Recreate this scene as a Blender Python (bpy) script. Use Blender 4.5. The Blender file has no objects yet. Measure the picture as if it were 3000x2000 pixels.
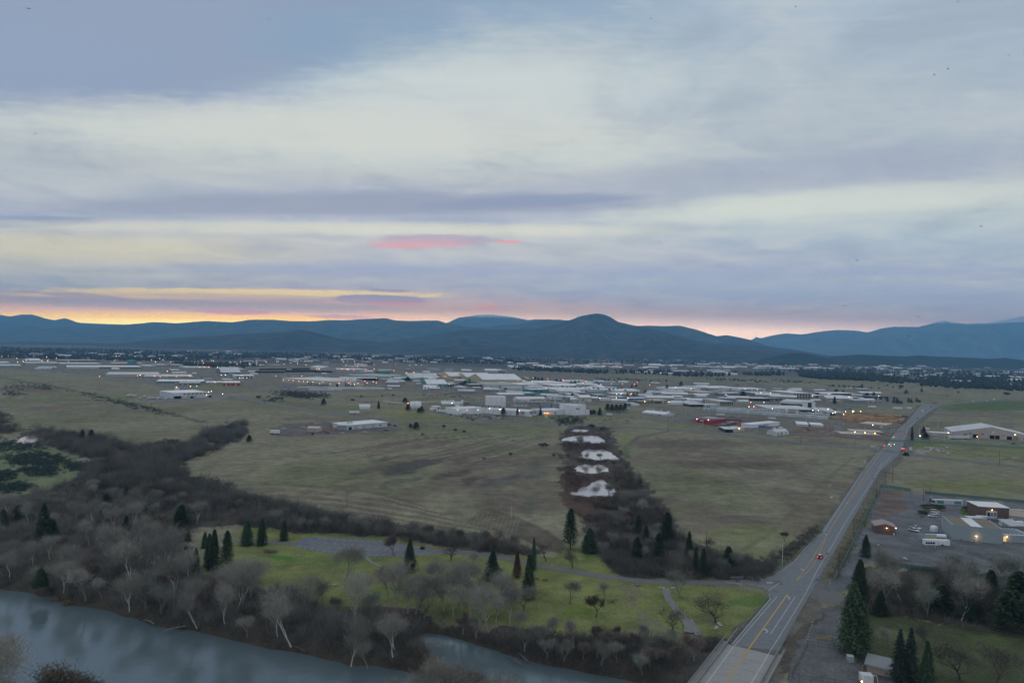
import bpy, math, random
import numpy as np
from mathutils import Vector, Matrix
R = math.radians
sc = bpy.context.scene
col = sc.collection
# ------------------------------------------------------------------ camera
CAMZ = 100.0
F = 2000.0                      # focal length in photograph pixels (3000 wide)
ROLL, PITCH = R(1.3), R(0.43)
_r = Vector((math.cos(ROLL),0, math.sin(ROLL)))
_f0 = Vector((0, math.cos(PITCH), math.sin(PITCH)))
_f = (_f0 - _f0.dot(_r) * _r).normalized()
_u = _r.cross(_f)
cam_d = bpy.data.cameras.new('camera')
cam = bpy.data.objects.new('camera', cam_d)
col.objects.link(cam)
cam.matrix_world = Matrix(((_r.x, _u.x, -_f.x, 0),(_r.y, _u.y, -_f.y, 0),(_r.z, _u.z, -_f.z, CAMZ),(0,0,0,1)))
cam_d.sensor_width = 36
cam_d.lens = 24.0
cam_d.clip_start = 1.0
cam_d.clip_end = 90000
sc.camera = cam
def ray(px, py):
 return (_f + _r * ((px - 1500) / F) - _u * ((py - 1000) / F))
def G(px, py, z=0.0):
 """ground point (on the plane z) that the photograph shows at px, py"""
 d = ray(px, py)
 t = (z - CAMZ) / min(d.z, -1e-4)
 return Vector((d.x * t, d.y * t, z))
def uv(x, y, z=0.0):
 dx, dy, dz = x, y, z - CAMZ
 cx = dx * _r.x + dy * _r.y + dz * _r.z
 cy = dx * _u.x + dy * _u.y + dz * _u.z
 cz = dx * _f.x + dy * _f.y + dz * _f.z
 cz = np.maximum(cz, 1e-3) if isinstance(cz, np.ndarray) else max(cz, 1e-3)
 return 1500 + F * cx / cz, 1000 - F * cy / cz
def lin(c):
 return tuple(((v / 255) / 12.92 if v / 255 <= 0.04045 else ((v / 255 + 0.055) / 1.055) ** 2.4) for v in c)
# ------------------------------------------------------------------ world (dusk sky, cloud deck, afterglow)
EXPO = 0.10
sc.view_settings.view_transform = 'Standard'
sc.view_settings.look = 'None'
sc.view_settings.exposure = EXPO
sc.view_settings.gamma = 1.0
sc.view_settings.use_curve_mapping = False
SUN_AZ, SUN_EL = -22.0,2.0     # the sun is going down behind the left hills
world = bpy.data.worlds.new('World')
sc.world = world
world.use_nodes = True
WT = world.node_tree
WT.nodes.clear()
class NT:
 def __init__(s, tree):
  s.t = tree
 def n(s, typ, **kw):
  nd = s.t.nodes.new(typ)
  for k, v in kw.items():
   setattr(nd, k, v)
  return nd
 def L(s, a, b):
  s.t.links.new(a, b)
 def put(s, sock, v):
  if isinstance(v, bpy.types.NodeSocket):
   s.t.links.new(v, sock)
  else:
   sock.default_value = v
 def m(s, op, a, b=0.0, c=0.0, clamp=False):
  nd = s.n('ShaderNodeMath', operation=op, use_clamp=clamp)
  s.put(nd.inputs[0], a)
  s.put(nd.inputs[1], b)
  s.put(nd.inputs[2], c)
  return nd.outputs[0]
 def comb(s, x, y, z=0.0):
  nd = s.n('ShaderNodeCombineXYZ')
  for i, v in enumerate((x, y, z)):
   s.put(nd.inputs[i], v)
  return nd.outputs[0]
 def noise(s, vec, scale, detail=3.0, rough=0.55, dist=0.0):
  nd = s.n('ShaderNodeTexNoise')
  s.put(nd.inputs['Vector'], vec)
  nd.inputs['Scale'].default_value = scale
  nd.inputs['Detail'].default_value = detail
  nd.inputs['Roughness'].default_value = rough
  nd.inputs['Distortion'].default_value = dist
  return nd.outputs['Fac']
 def ramp(s, fac, stops, interp='LINEAR'):
  nd = s.n('ShaderNodeValToRGB')
  s.put(nd.inputs[0], fac)
  cr = nd.color_ramp
  cr.interpolation = interp
  while len(cr.elements) > 1:
   cr.elements.remove(cr.elements[-1])
  for i, (p, c) in enumerate(stops):
   e = cr.elements[0] if i == 0 else cr.elements.new(p)
   e.position = p
   e.color = (c[0], c[1], c[2],1) if len(c) > 1 else (c[0], c[0], c[0],1)
  return nd.outputs[0]
 def mix(s, fac, a, b, mode='MIX'):
  nd = s.n('ShaderNodeMix', data_type='RGBA', blend_type=mode)
  s.put(nd.inputs[0], fac)
  s.put(nd.inputs[6], a if isinstance(a, bpy.types.NodeSocket) else (*a, 1))
  s.put(nd.inputs[7], b if isinstance(b, bpy.types.NodeSocket) else (*b, 1))
  return nd.outputs[2]
 def smooth(s, v, a, b):
  nd = s.n('ShaderNodeMapRange', interpolation_type='SMOOTHSTEP', clamp=True)
  s.put(nd.inputs[0], v)
  nd.inputs[1].default_value = a
  nd.inputs[2].default_value = b
  nd.inputs[3].default_value = 0
  nd.inputs[4].default_value = 1
  return nd.outputs[0]
def azel(px, py):
 d = ray(px, py).normalized()
 return d.x / d.y * 57.2958, d.z / d.y * 57.2958
W = NT(WT)
tc = W.n('ShaderNodeTexCoord')
sep = W.n('ShaderNodeSeparateXYZ')
W.L(tc.outputs['Generated'], sep.inputs[0])
dx, dy, dz = sep.outputs[0], sep.outputs[1], sep.outputs[2]
# bearings as seen on a wall due north (tangents x 57.3); the sky behind is plain overcast
dyc = W.m('MAXIMUM', dy, 0.2)
AZ = W.m('MULTIPLY', W.m('DIVIDE', dx, dyc),57.2958)
EL = W.m('MULTIPLY', W.m('DIVIDE', dz, dyc),57.2958)
# cloud deck seen in perspective: a plane overhead, so streaks close up towards the horizon
den = W.m('ADD', W.m('MAXIMUM', dz, 0.0),0.10)
PV = W.comb(W.m('DIVIDE', dx, den), W.m('DIVIDE', dy, den),0.0)
# slanted angular coordinates (the deck rises to the right)
ELs = W.m('SUBTRACT', EL, W.m('MULTIPLY', AZ, 0.045))
SV = W.comb(W.m('MULTIPLY', AZ, 0.05), W.m('MULTIPLY', ELs, 0.42),3.7)
nWarp = W.noise(SV, 1.0,3,0.55)
nFine = W.noise(PV, 2.2,5,0.6,0.6)
warp = W.m('MULTIPLY', W.m('SUBTRACT', nWarp, 0.5),2.2)
ELw = W.m('ADD', EL, warp)
nS2 = W.noise(W.comb(W.m('MULTIPLY', AZ, 0.16), W.m('MULTIPLY', ELs, 1.5),0.3),1.0,4,0.6)
EF = W.m('DIVIDE', ELw, 45.0)
def col_ramp(xc, stops):
 out = []
 for py, c in stops:
  e = azel(xc, py)[1]
  out.append((max(0.0, e / 45.0), lin(c)))
 out.sort(key=lambda t: t[0])
 out.append((0.85, lin((186,194,204))))
 out.append((1.0, lin((190,197,206))))
 return W.ramp(EF, out)
rl = col_ramp(150,[(0,(128,150,186)),(150,(134,155,190)),(290,(146,164,196)),(350,(186,200,205)),(450,(180,188,192)),
     (545,(172,180,190)),(640,(158,166,188)),(680,(178,180,182)),(730,(200,198,176)),(775,(188,188,178)),
     (815,(178,178,182)),(850,(176,174,180)),(900,(206,176,166)),(925,(236,186,156)),(965,(250,200,140))])
rm = col_ramp(1200,[(0,(134,158,186)),(120,(150,172,190)),(220,(190,206,212)),(370,(202,209,208)),(450,(186,200,204)),
      (520,(176,182,190)),(590,(150,160,188)),(640,(160,168,192)),(665,(186,194,196)),(720,(180,184,190)),
      (790,(166,172,192)),(850,(172,170,186)),(895,(220,178,172)),(920,(238,190,156)),(985,(250,204,140))])
rr = col_ramp(2400,[(0,(163,180,198)),(250,(172,185,196)),(430,(170,182,194)),(530,(164,174,190)),(580,(190,200,200)),
      (640,(178,192,198)),(710,(160,176,194)),(770,(164,172,192)),(850,(162,170,192)),(905,(182,172,186)),
      (940,(214,190,182)),(975,(228,200,180)),(1015,(220,190,176))])
t1 = W.smooth(AZ, azel(250,500)[0], azel(1150,500)[0])
t2 = W.smooth(AZ, azel(1400,500)[0], azel(2350,500)[0])
sky = W.mix(t2, W.mix(t1, rl, rm), rr)
# broad soft variation and fine wisps
sky = W.mix(W.m('MULTIPLY', W.smooth(nFine, 0.52,0.30),0.42), sky, lin((142,152,172)))
sky = W.mix(W.m('MULTIPLY', W.smooth(nFine, 0.44,0.70),0.30), sky, lin((212,212,206)))
sky = W.mix(W.m('MULTIPLY', W.smooth(nS2,0.50,0.75),0.22), sky, lin((146,156,184)))
sky = W.mix(W.m('MULTIPLY', W.smooth(nS2,0.46,0.25),0.22), sky, lin((205,208,204)))
def feat(px, py, rx, ry, c, k=1.0, rise=0.0, soft=0.5, rag=0.6, seed=0.0, flat=False, fs=1.0):
 """one cloud of the deck at a fixed bearing: half-width rx, half-height ry (photo pixels)"""
 global sky
 a0, e0 = azel(px, py)
 sx = 180 / math.pi / F
 A = W.m('SUBTRACT', AZ, a0)
 E = W.m('SUBTRACT', W.m('SUBTRACT', EL, e0), W.m('MULTIPLY', A, rise))
 nz = W.noise(W.comb(W.m('MULTIPLY', AZ, 0.35 * fs), W.m('MULTIPLY', EL, 1.6 * fs), seed),1.0,5,0.62)
 dA = W.m('DIVIDE', A, rx * sx)
 dE = W.m('DIVIDE', E, ry * sx)
 if flat:      # sharper lower edge
  dE = W.m('MAXIMUM', dE, W.m('MULTIPLY', dE, -1.8))
 d = W.m('ADD', W.m('MULTIPLY', dA, dA), W.m('MULTIPLY', dE, dE))
 d = W.m('ADD', W.m('POWER', d, 0.5), W.m('MULTIPLY', W.m('SUBTRACT', nz, 0.5), rag * 2))
 mk = W.m('MULTIPLY', W.smooth(d, 1.0 + soft * 0.5,1.0 - soft * 0.5), k)
 sky = W.mix(mk, sky, c if isinstance(c, bpy.types.NodeSocket) else lin(c))
feat(60,-40,1180,350,(136,151,178),0.92, rise=0.0, soft=0.45, rag=0.22, seed=1)
feat(-50,140,950,190,(142,155,180),0.8, rise=0.03, soft=0.4, rag=0.25, seed=41)
feat(-100,190,600,120,(146,160,192),0.35, soft=0.9, rag=0.5, seed=9)
feat(1050,120,330,90,(128,156,184),0.5, soft=1.0, rag=0.5, seed=2)
feat(900,385,950,75,(208,212,205),0.75, rise=-0.02, soft=1.2, rag=0.7, seed=3)
feat(1420,250,420,130,(200,207,207),0.6, rise=0.15, soft=1.2, rag=0.7, seed=12)
feat(2200,520,900,55,(160,168,188),0.6, rise=0.13, soft=1.0, rag=0.6, seed=4)
feat(2500,590,760,38,(204,212,206),0.75, rise=0.10, soft=1.1, rag=0.4, seed=5)
feat(1000,606,860,40,(144,151,173),0.85, rise=0.028, soft=0.7, rag=0.35, seed=6, flat=True)
feat(1560,594,300,22,(132,142,172),0.7, rise=0.07, soft=0.7, rag=0.4, seed=7, flat=True)
feat(40,655,250,22,(136,144,174),0.9, rise=0.04, soft=0.4, rag=0.25, seed=8, flat=True)
feat(900,668,1000,18,(208,210,196),0.65, rise=0.012, soft=1.2, rag=0.4, seed=10)
feat(0,725,700,38,(208,202,172),0.6, soft=1.2, rag=0.5, seed=11)
feat(1000,790,620,16,(150,160,194),0.55, rise=0.02, soft=1.0, rag=0.5, seed=13)
feat(2250,795,700,16,(152,164,196),0.55, rise=0.03, soft=1.0, rag=0.5, seed=14)
feat(2300,855,900,30,(156,168,196),0.5, rise=0.0, soft=1.2, rag=0.4, seed=15)
feat(1290,701,170,15,(168,154,180),0.75, rise=0.0, soft=0.6, rag=0.7, seed=16, fs=2.5)
feat(1230,714,150,13,(206,156,166),0.62, rise=0.02, soft=0.7, rag=0.9, seed=17, fs=4)
feat(1180,722,90,6,(216,150,158),0.6, rise=0.02, soft=0.7, rag=0.7, seed=47, fs=5)
feat(1490,708,40,4,(226,140,150),0.7, soft=0.7, rag=0.3, seed=18, fs=3)
# afterglow: yellow slot, orange rim along the hills
feat(720,858,560,12,(255,228,150),1.0, rise=0.01, soft=0.7, rag=0.6, seed=19, fs=1.6)
feat(300,868,300,6,(255,222,150),0.9, rise=0.0, soft=0.8, rag=0.5, seed=20, fs=2)
feat(760,868,330,6,(214,196,168),0.75, rise=0.0, soft=0.6, rag=0.6, seed=21, fs=2.5)
feat(250,868,130,9,(172,160,172),0.9, rise=-0.05, soft=0.4, rag=0.5, seed=22, fs=2.5)
feat(1110,877,140,14,(158,148,176),0.97, rise=0.0, soft=0.25, rag=0.25, seed=23, fs=2)
feat(1150,889,95,4,(240,130,150),0.8, rise=0.03, soft=0.5, rag=0.3, seed=24, fs=3)
feat(1140,851,60,4.5,(160,152,172),0.9, soft=0.4, rag=0.25, seed=25, fs=2)
feat(600,934,1150,56,(252,190,146),0.85, soft=1.3, rag=0.25, seed=26)
feat(620,895,560,16,(190,172,176),0.7, soft=0.8, rag=0.5, seed=46, fs=1.5)
feat(680,942,800,22,(255,204,84),1.0, rise=0.0, soft=0.7, rag=0.3, seed=27, fs=1.5)
feat(700,952,600,12,(255,236,130),0.9, rise=0.0, soft=0.9, rag=0.2, seed=28)
feat(690,914,110,7,(214,140,150),0.8, soft=0.6, rag=0.6, seed=29, fs=3)
feat(1000,928,90,6,(190,140,158),0.8, soft=0.6, rag=0.6, seed=30, fs=3)
feat(1430,900,40,9,(240,160,150),0.7, soft=0.8, rag=0.6, seed=31, fs=4)
feat(2000,955,700,34,(240,208,184),0.8, soft=1.3, rag=0.3, seed=32)
feat(2700,950,900,24,(206,176,186),0.5, soft=1.3, rag=0.3, seed=33)
front = W.smooth(dy, 0.02,0.25)
sky = W.mix(front, lin((176,182,192)), sky)
sky = W.mix(1.0, sky, (1.05,1.0,0.935), 'MULTIPLY')
lowt = W.smooth(EL, 22.0,2.0)
sky = W.mix(lowt, sky, (1.06,1.0,0.90), 'MULTIPLY')
nish = W.n('ShaderNodeTexSky', sky_type='NISHITA', sun_disc=False)
nish.sun_elevation = R(SUN_EL)
nish.sun_rotation = R(SUN_AZ)
nish.altitude = 400
nish.air_density = 1.0
nish.dust_density = 1.0
bgN = W.n('ShaderNodeBackground')
W.L(nish.outputs[0], bgN.inputs[0])
bgN.inputs[1].default_value = 0.05
bgC = W.n('ShaderNodeBackground')
W.L(sky, bgC.inputs[0])
low = W.smooth(EL, 20.0,1.0)
low2 = W.smooth(EL, 3.2,1.2)
W.L(W.m('ADD', W.m('ADD', W.m('MULTIPLY', low, 0.48), W.m('MULTIPLY', low2,2.3)),1.12), bgC.inputs[1])
below = W.smooth(EL, -1.5,0.0)
mxs = W.n('ShaderNodeMixShader')
mxs.inputs[0].default_value = 0.97           # cloud cover over the clear sky
W.L(bgN.outputs[0], mxs.inputs[1])
W.L(bgC.outputs[0], mxs.inputs[2])
wo = W.n('ShaderNodeOutputWorld')
W.L(mxs.outputs[0], wo.inputs[0])
world.cycles.sampling_method = 'MANUAL'
world.cycles.sample_map_resolution = 512
sun_d = bpy.data.lights.new('sun', 'SUN')
sun_d.energy = 0.15
sun_d.angle = R(12)
sun_d.color = (1.0,0.75,0.55)
sun = bpy.data.objects.new('sun', sun_d)
col.objects.link(sun)
_sd = Vector((math.sin(R(SUN_AZ)) * math.cos(R(8)), math.cos(R(SUN_AZ)) * math.cos(R(8)), math.sin(R(8))))
sun.rotation_euler = _sd.to_track_quat('Z', 'Y').to_euler()
cy = sc.cycles
cy.max_bounces = 4
cy.diffuse_bounces = 2
cy.glossy_bounces = 2
cy.transmission_bounces = 2
cy.transparent_max_bounces = 8
cy.volume_bounces = 1
cy.caustics_reflective = False
cy.caustics_refractive = False
cy.sample_clamp_indirect = 3.0
cy.use_denoising = True
cy.denoiser = 'OPENIMAGEDENOISE'
cy.denoising_input_passes = 'RGB_ALBEDO_NORMAL'
cy.denoising_prefilter = 'ACCURATE'
cy.use_adaptive_sampling = False
# ------------------------------------------------------------------ haze
HAZE_DENS = 5.8e-5
def finish(o, name, label=None, cat=None, group=None, kind=None, parent=None):
 if parent is not None:
  o.parent = parent
 if label:
  o['label'] = label
 if cat:
  o['category'] = cat
 if group:
  o['group'] = group
 if kind:
  o['kind'] = kind
 return o
def make_haze():
 x0, x1, y0, y1, z0, z1 = -24500,24500,-1500,23500,-14,1350
 v = [(x, y, z) for x in (x0, x1) for y in (y0, y1) for z in (z0, z1)]
 f = [(0,1,3,2),(4,6,7,5),(0,4,5,1),(2,3,7,6),(0,2,6,4),(1,5,7,3)]
 me = bpy.data.meshes.new('haze')
 me.from_pydata(v, [], f)
 m = bpy.data.materials.new('haze')
 m.use_nodes = True
 m.node_tree.nodes.clear()
 t = NT(m.node_tree)
 pv = t.n('ShaderNodeVolumePrincipled')
 pv.inputs['Color'].default_value = (0.22,0.58,1.0,1)
 pv.inputs['Density'].default_value = HAZE_DENS
 pv.inputs['Anisotropy'].default_value = 0.0
 out = t.n('ShaderNodeOutputMaterial')
 t.L(pv.outputs[0], out.inputs['Volume'])
 me.materials.append(m)
 o = bpy.data.objects.new('haze', me)
 col.objects.link(o)
 finish(o, 'haze', kind='stuff')
make_haze()
# ------------------------------------------------------------------ materials
_mats = {}
def mat(key, color, rough=0.8, var=0.15, scale=1.0, metal=0.0, spec=0.3, bump=0.0, emis=None, estr=0.0, objvar=0.0, stripe=None, rust=0.0):
 if key in _mats:
  return _mats[key]
 m = bpy.data.materials.new(key)
 m.use_nodes = True
 t = NT(m.node_tree)
 b = m.node_tree.nodes['Principled BSDF']
 b.inputs['Roughness'].default_value = rough
 b.inputs['Metallic'].default_value = metal
 b.inputs['Specular IOR Level'].default_value = spec
 tcn = t.n('ShaderNodeTexCoord')
 n1 = t.noise(tcn.outputs['Object'], scale, 4,0.6)
 c = t.mix(n1, tuple(v * (1 - var) for v in color), tuple(min(1, v * (1 + var)) for v in color))
 if stripe:          # ribbed cladding: (axis, period, depth)
  sp = t.n('ShaderNodeSeparateXYZ')
  t.L(tcn.outputs['Object'], sp.inputs[0])
  w = t.m('SINE', t.m('MULTIPLY', sp.outputs[stripe[0]],6.2832 / stripe[1]))
  c = t.mix(t.m('MULTIPLY', t.smooth(w, 0.2,0.9), stripe[2]), c, tuple(v * 0.5 for v in color))
 if rust:
  n3 = t.noise(tcn.outputs['Object'], scale * 0.35,5,0.7)
  c = t.mix(t.m('MULTIPLY', t.smooth(n3,0.5,0.7), rust), c, tuple(v * k for v, k in zip(color, (0.62,0.58,0.52))))
 if objvar:
  oi = t.n('ShaderNodeObjectInfo')
  hs = t.n('ShaderNodeHueSaturation')
  t.L(c, hs.inputs['Color'])
  t.L(t.m('ADD', t.m('MULTIPLY', oi.outputs['Random'], objvar * 2),1 - objvar), hs.inputs['Value'])
  t.L(t.m('ADD', t.m('MULTIPLY', oi.outputs['Random'], objvar * 0.12),0.5 - objvar * 0.06), hs.inputs['Hue'])
  c = hs.outputs[0]
 t.L(c, b.inputs['Base Color'])
 if bump:
  bn = t.n('ShaderNodeBump')
  bn.inputs['Strength'].default_value = bump
  bn.inputs['Distance'].default_value = 0.3
  t.L(t.noise(tcn.outputs['Object'], scale * 3,3), bn.inputs['Height'])
  t.L(bn.outputs[0], b.inputs['Normal'])
 if emis:
  b.inputs['Emission Color'].default_value = (*emis, 1)
  b.inputs['Emission Strength'].default_value = estr
  if estr > 3:
   m.cycles.emission_sampling = 'NONE'
 _mats[key] = m
 return m
# ------------------------------------------------------------------ mesh builder
class MB:
 def __init__(s):
  s.v, s.f, s.mi = [],[],[]
 def add(s, vs, fs, mi=0):
  b = len(s.v)
  s.v.extend(vs)
  s.f.extend([tuple(b + i for i in f) for f in fs])
  s.mi.extend([mi] * len(fs))
 def box(s, x0, x1, y0, y1, z0, z1, mi=0, top=True, bottom=True):
  vs = [(x0, y0, z0),(x1, y0, z0),(x1, y1, z0),(x0, y1, z0),(x0, y0, z1),(x1, y0, z1),(x1, y1, z1),(x0, y1, z1)]
  fs = [(0,1,5,4),(1,2,6,5),(2,3,7,6),(3,0,4,7)]
  if top:
   fs.append((4,5,6,7))
  if bottom:
   fs.append((3,2,1,0))
  s.add(vs, fs, mi)
 def tube(s, pts, rads, n=6, mi=0, cap=True):
  pts = [Vector(p) for p in pts]
  if not hasattr(rads, '__len__'):
   rads = [rads] * len(pts)
  rings = []
  ref = None
  for i, p in enumerate(pts):
   d = (pts[min(i + 1, len(pts) - 1)] - pts[max(i - 1,0)])
   if d.length < 1e-9:
    d = Vector((0,0,1))
   d.normalize()
   if ref is None or abs(ref.dot(d)) > 0.95:
    ref = Vector((1,0,0)) if abs(d.x) < 0.8 else Vector((0,1,0))
   a = d.cross(ref).normalized()
   b = d.cross(a)
   ref = -b.cross(d) if False else ref
   rings.append([tuple(p + (a * math.cos(6.2832 * k / n) + b * math.sin(6.2832 * k / n)) * rads[i]) for k in range(n)])
  vs = [q for r_ in rings for q in r_]
  fs = []
  for i in range(len(pts) - 1):
   for k in range(n):
    k2 = (k + 1) % n
    fs.append((i * n + k, i * n + k2,(i + 1) * n + k2,(i + 1) * n + k))
  if cap:
   fs.append(tuple(range(n))[::-1])
   fs.append(tuple((len(pts) - 1) * n + k for k in range(n)))
  s.add(vs, fs, mi)
 def build(s, name, mats, parent=None, smooth=False, loc=None):
  me = bpy.data.meshes.new(name)
  me.from_pydata([tuple(p) for p in s.v],[], s.f)
  if not isinstance(mats, (list, tuple)):
   mats = [mats]
  for m in mats:
   me.materials.append(m)
  if len(mats) > 1:
   me.polygons.foreach_set('material_index', s.mi)
  if smooth:
   me.polygons.foreach_set('use_smooth', [True] * len(s.f))
  me.update()
  o = bpy.data.objects.new(name, me)
  col.objects.link(o)
  if parent is not None:
   o.parent = parent
  if loc is not None:
   o.location = loc
  return o
def empty(name, loc, rz=0.0, label=None, cat=None, group=None):
 o = bpy.data.objects.new(name, None)
 o.empty_display_size = 1
 col.objects.link(o)
 o.location = loc
 o.rotation_euler = (0,0, rz)
 return finish(o, name, label, cat, group)
def dup(root, loc, rz=0.0, scale=None, label=None, group=None):
 r = root.copy()
 col.objects.link(r)
 r.location = loc
 r.rotation_euler = (0,0, rz)
 if scale is not None:
  r.scale = scale if hasattr(scale, '__len__') else (scale,) * 3
 if label:
  r['label'] = label
 if group:
  r['group'] = group
 for ch in list(root.children):
  c = ch.copy()
  col.objects.link(c)
  c.parent = r
  for g in ch.children:
   d = g.copy()
   col.objects.link(d)
   d.parent = c
 return r
# ------------------------------------------------------------------ value noise in the world
def _h(ix, iy, seed):
 n = (ix.astype(np.int64) * 374761393 + iy.astype(np.int64) * 668265263 + seed * 974711) & 0x7fffffff
 n = ((n ^ (n >> 13)) * 1274126177) & 0x7fffffff
 return ((n ^ (n >> 16)) & 0xffff) / 65535.0
def vn(x, y, s, seed=0):
 x = np.asarray(x, float) / s
 y = np.asarray(y, float) / s
 ix, iy = np.floor(x), np.floor(y)
 fx, fy = x - ix, y - iy
 fx = fx * fx * (3 - 2 * fx)
 fy = fy * fy * (3 - 2 * fy)
 a, b = _h(ix, iy, seed), _h(ix + 1, iy, seed)
 c, d = _h(ix, iy + 1, seed), _h(ix + 1, iy + 1, seed)
 return (a * (1 - fx) + b * fx) * (1 - fy) + (c * (1 - fx) + d * fx) * fy
def fbm(x, y, s, seed=0, o=4):
 t, a, w = 0,1.0,0
 for i in range(o):
  t = t + vn(x, y, s / 2 ** i, seed + i * 17) * a
  w += a
  a *= 0.55
 return t / w
def inpoly(x, y, poly):
 r = np.zeros(np.shape(x), bool)
 n = len(poly)
 for i in range(n):
  x0, y0 = poly[i]
  x1, y1 = poly[(i + 1) % n]
  if y0 == y1:
   continue
  c = ((y0 > y) != (y1 > y)) & (x < (x1 - x0) * (y - y0) / (y1 - y0) + x0)
  r ^= c
 return r
def sdist(x, y, poly):
 """signed distance, negative inside"""
 d = np.full(np.shape(x),1e9)
 n = len(poly)
 for i in range(n):
  x0, y0 = poly[i]
  x1, y1 = poly[(i + 1) % n]
  ex, ey = x1 - x0, y1 - y0
  L = ex * ex + ey * ey + 1e-9
  t = np.clip(((x - x0) * ex + (y - y0) * ey) / L, 0,1)
  d = np.minimum(d, np.hypot(x - x0 - t * ex, y - y0 - t * ey))
 return np.where(inpoly(x, y, poly),-d, d)
def sstep(v, a, b):
 t = np.clip((v - a) / (b - a),0,1)
 return t * t * (3 - 2 * t)
# ------------------------------------------------------------------ water outlines (photo pixels -> ground)
WLR = -5.0      # river level
WLP = -1.2      # pond level
river_px = [(-700,1620),(-300,1700),(0,1735),(60,1745),(130,1757),(200,1780),(270,1792),(340,1812),(420,1832),(480,1850),(560,1862),(640,1878),
   (720,1896),(800,1915),(870,1927),(960,1945),(1010,1964),(1100,1962),(1150,1972),(1230,2000),(1290,2040),(1500,2070),(1620,2060),
   (1540,2010),(1470,1985),(1400,1965),(1330,1945),(1280,1915),(1262,1885),(1255,1864),(1290,1868),(1330,1880),(1400,1903),(1480,1926),
   (1540,1945),(1600,1960),(1700,1978),(1800,2000),(1950,2040),(2150,2090),(2350,2160),(2700,2300)]
river = [tuple(G(a, b, WLR)[:2]) for a, b in river_px] + [(150,90),(60,70),(-60,110),(-95,165),(-170,195),(-420,260),(-700,330)]
side_channel = [tuple(G(a, b, WLR)[:2]) for a, b in [(955,1822),(990,1830),(1012,1826),(1008,1802),(975,1796)]]
ponds_px = [[(1650,1290),(1665,1282),(1690,1278),(1730,1276),(1750,1279),(1762,1290),(1766,1296),(1740,1297),(1700,1296)],
   [(1704,1338),(1716,1333),(1711,1326),(1722,1317),(1748,1320),(1762,1317),(1784,1326),(1790,1334),(1806,1342),(1804,1347),(1776,1345),(1752,1348),(1728,1342)],
   [(1686,1382),(1696,1374),(1694,1368),(1718,1361),(1736,1366),(1752,1361),(1772,1370),(1768,1377),(1777,1384),(1750,1383),(1730,1388),(1708,1383)],
   [(1678,1446),(1690,1438),(1702,1440),(1712,1426),(1731,1424),(1738,1412),(1760,1406),(1776,1412),(1781,1424),(1789,1430),(1798,1450),(1770,1453),(1744,1448),(1720,1454)],
   [(1676,1264),(1690,1257),(1722,1258),(1718,1264)]]
lponds_px = [[(60,1292),(66,1282),(90,1276),(115,1282),(122,1288),(90,1296),(72,1298)],
    [(565,1300),(600,1292),(640,1292),(662,1298),(640,1301),(590,1299)],
    [(232,1345),(250,1340),(256,1346),(240,1350)],[(-30,1150),(0,1151),(8,1154),(-30,1156)],[(-30,1160),(0,1160),(16,1162),(-30,1165)]]
ponds = [[tuple(G(a, b, WLP)[:2]) for a, b in p] for p in ponds_px + lponds_px]
# ground that drops away: (photo x, y, radius m, depth m)
dips = [(G(2250,1990),16,4.5),(G(1940,1850),26,1.8),(G(2050,1800),20,1.5),(G(2360,1960),10,1.6)]
swells = [(G(1150,1400),110,4.0),(G(700,1350),90,3.0),(G(1900,1400),100,1.5)]
def H(x, y):
 x = np.asarray(x, float)
 y = np.asarray(y, float)
 z = 0.35 * (fbm(x, y, 60,5,3) - 0.5)
 z = z * sstep(y, 700,380)
 for c, r, h in swells:
  z = z + h * np.exp(-((x - c.x) ** 2 + (y - c.y) ** 2) / (2 * (r * 0.6) ** 2)) * 0.6
 for c, r, h in dips:
  z = z - h * np.exp(-((x - c.x) ** 2 + (y - c.y) ** 2) / (2 * (r * 0.5) ** 2))
 z = z - roadmask(x, y) * z
 near = y < 520
 if np.any(near):
  xs, ys = x[near] if x.shape else x, y[near] if y.shape else y
  sd = np.minimum(sdist(xs, ys, river), sdist(xs, ys, side_channel) + 1.0)
  sd = sd + (fbm(xs, ys, 9,3,2) - 0.5) * 3
  k = sstep(sd, 13,-1.5)
  zz = (z[near] if z.shape else z) * (1 - k) + (-6.6) * k
  if z.shape:
   z[near] = zz
  else:
   z = zz
 for p in ponds:
  cx = sum(a for a, b in p) / len(p)
  cyy = sum(b for a, b in p) / len(p)
  rr_ = max(math.hypot(a - cx, b - cyy) for a, b in p) + 20
  nb = (x - cx) ** 2 + (y - cyy) ** 2 < rr_ * rr_
  if np.any(nb):
   xs, ys = x[nb] if x.shape else x, y[nb] if y.shape else y
   sd = sdist(xs, ys, p) + (fbm(xs, ys, 8,31,3) - 0.5) * 9
   k = sstep(sd, 8,-1.0)
   zz = (z[nb] if z.shape else z) * (1 - k) - 2.4 * k
   if z.shape:
    z[nb] = zz
   else:
    z = zz
 return z
ROADLINES = []      # (points, halfwidth) : the ground is level along these
def roadmask(x, y):
 m = np.zeros(np.shape(x))
 for pts, hw in ROADLINES:
  d = np.full(np.shape(x),1e9)
  for i in range(len(pts) - 1):
   x0, y0 = pts[i]
   x1, y1 = pts[i + 1]
   ex, ey = x1 - x0, y1 - y0
   t = np.clip(((x - x0) * ex + (y - y0) * ey) / (ex * ex + ey * ey + 1e-9),0,1)
   d = np.minimum(d, np.hypot(x - x0 - t * ex, y - y0 - t * ey))
  m = np.maximum(m, sstep(d, hw * 2.2 + 4, hw + 1.5))
 return m
def road(px, w):
 ROADLINES.append(([tuple(G(a, b)[:2]) for a, b in px], w / 2))
MAIN_L = [(2036,2010),(2068,1984),(2140,1890),(2262,1747),(2300,1700),(2398,1568),(2527,1380),(2569,1326),(2596,1304),(2626,1261),(2661,1231),(2696,1189),(2706,1181)]
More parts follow.
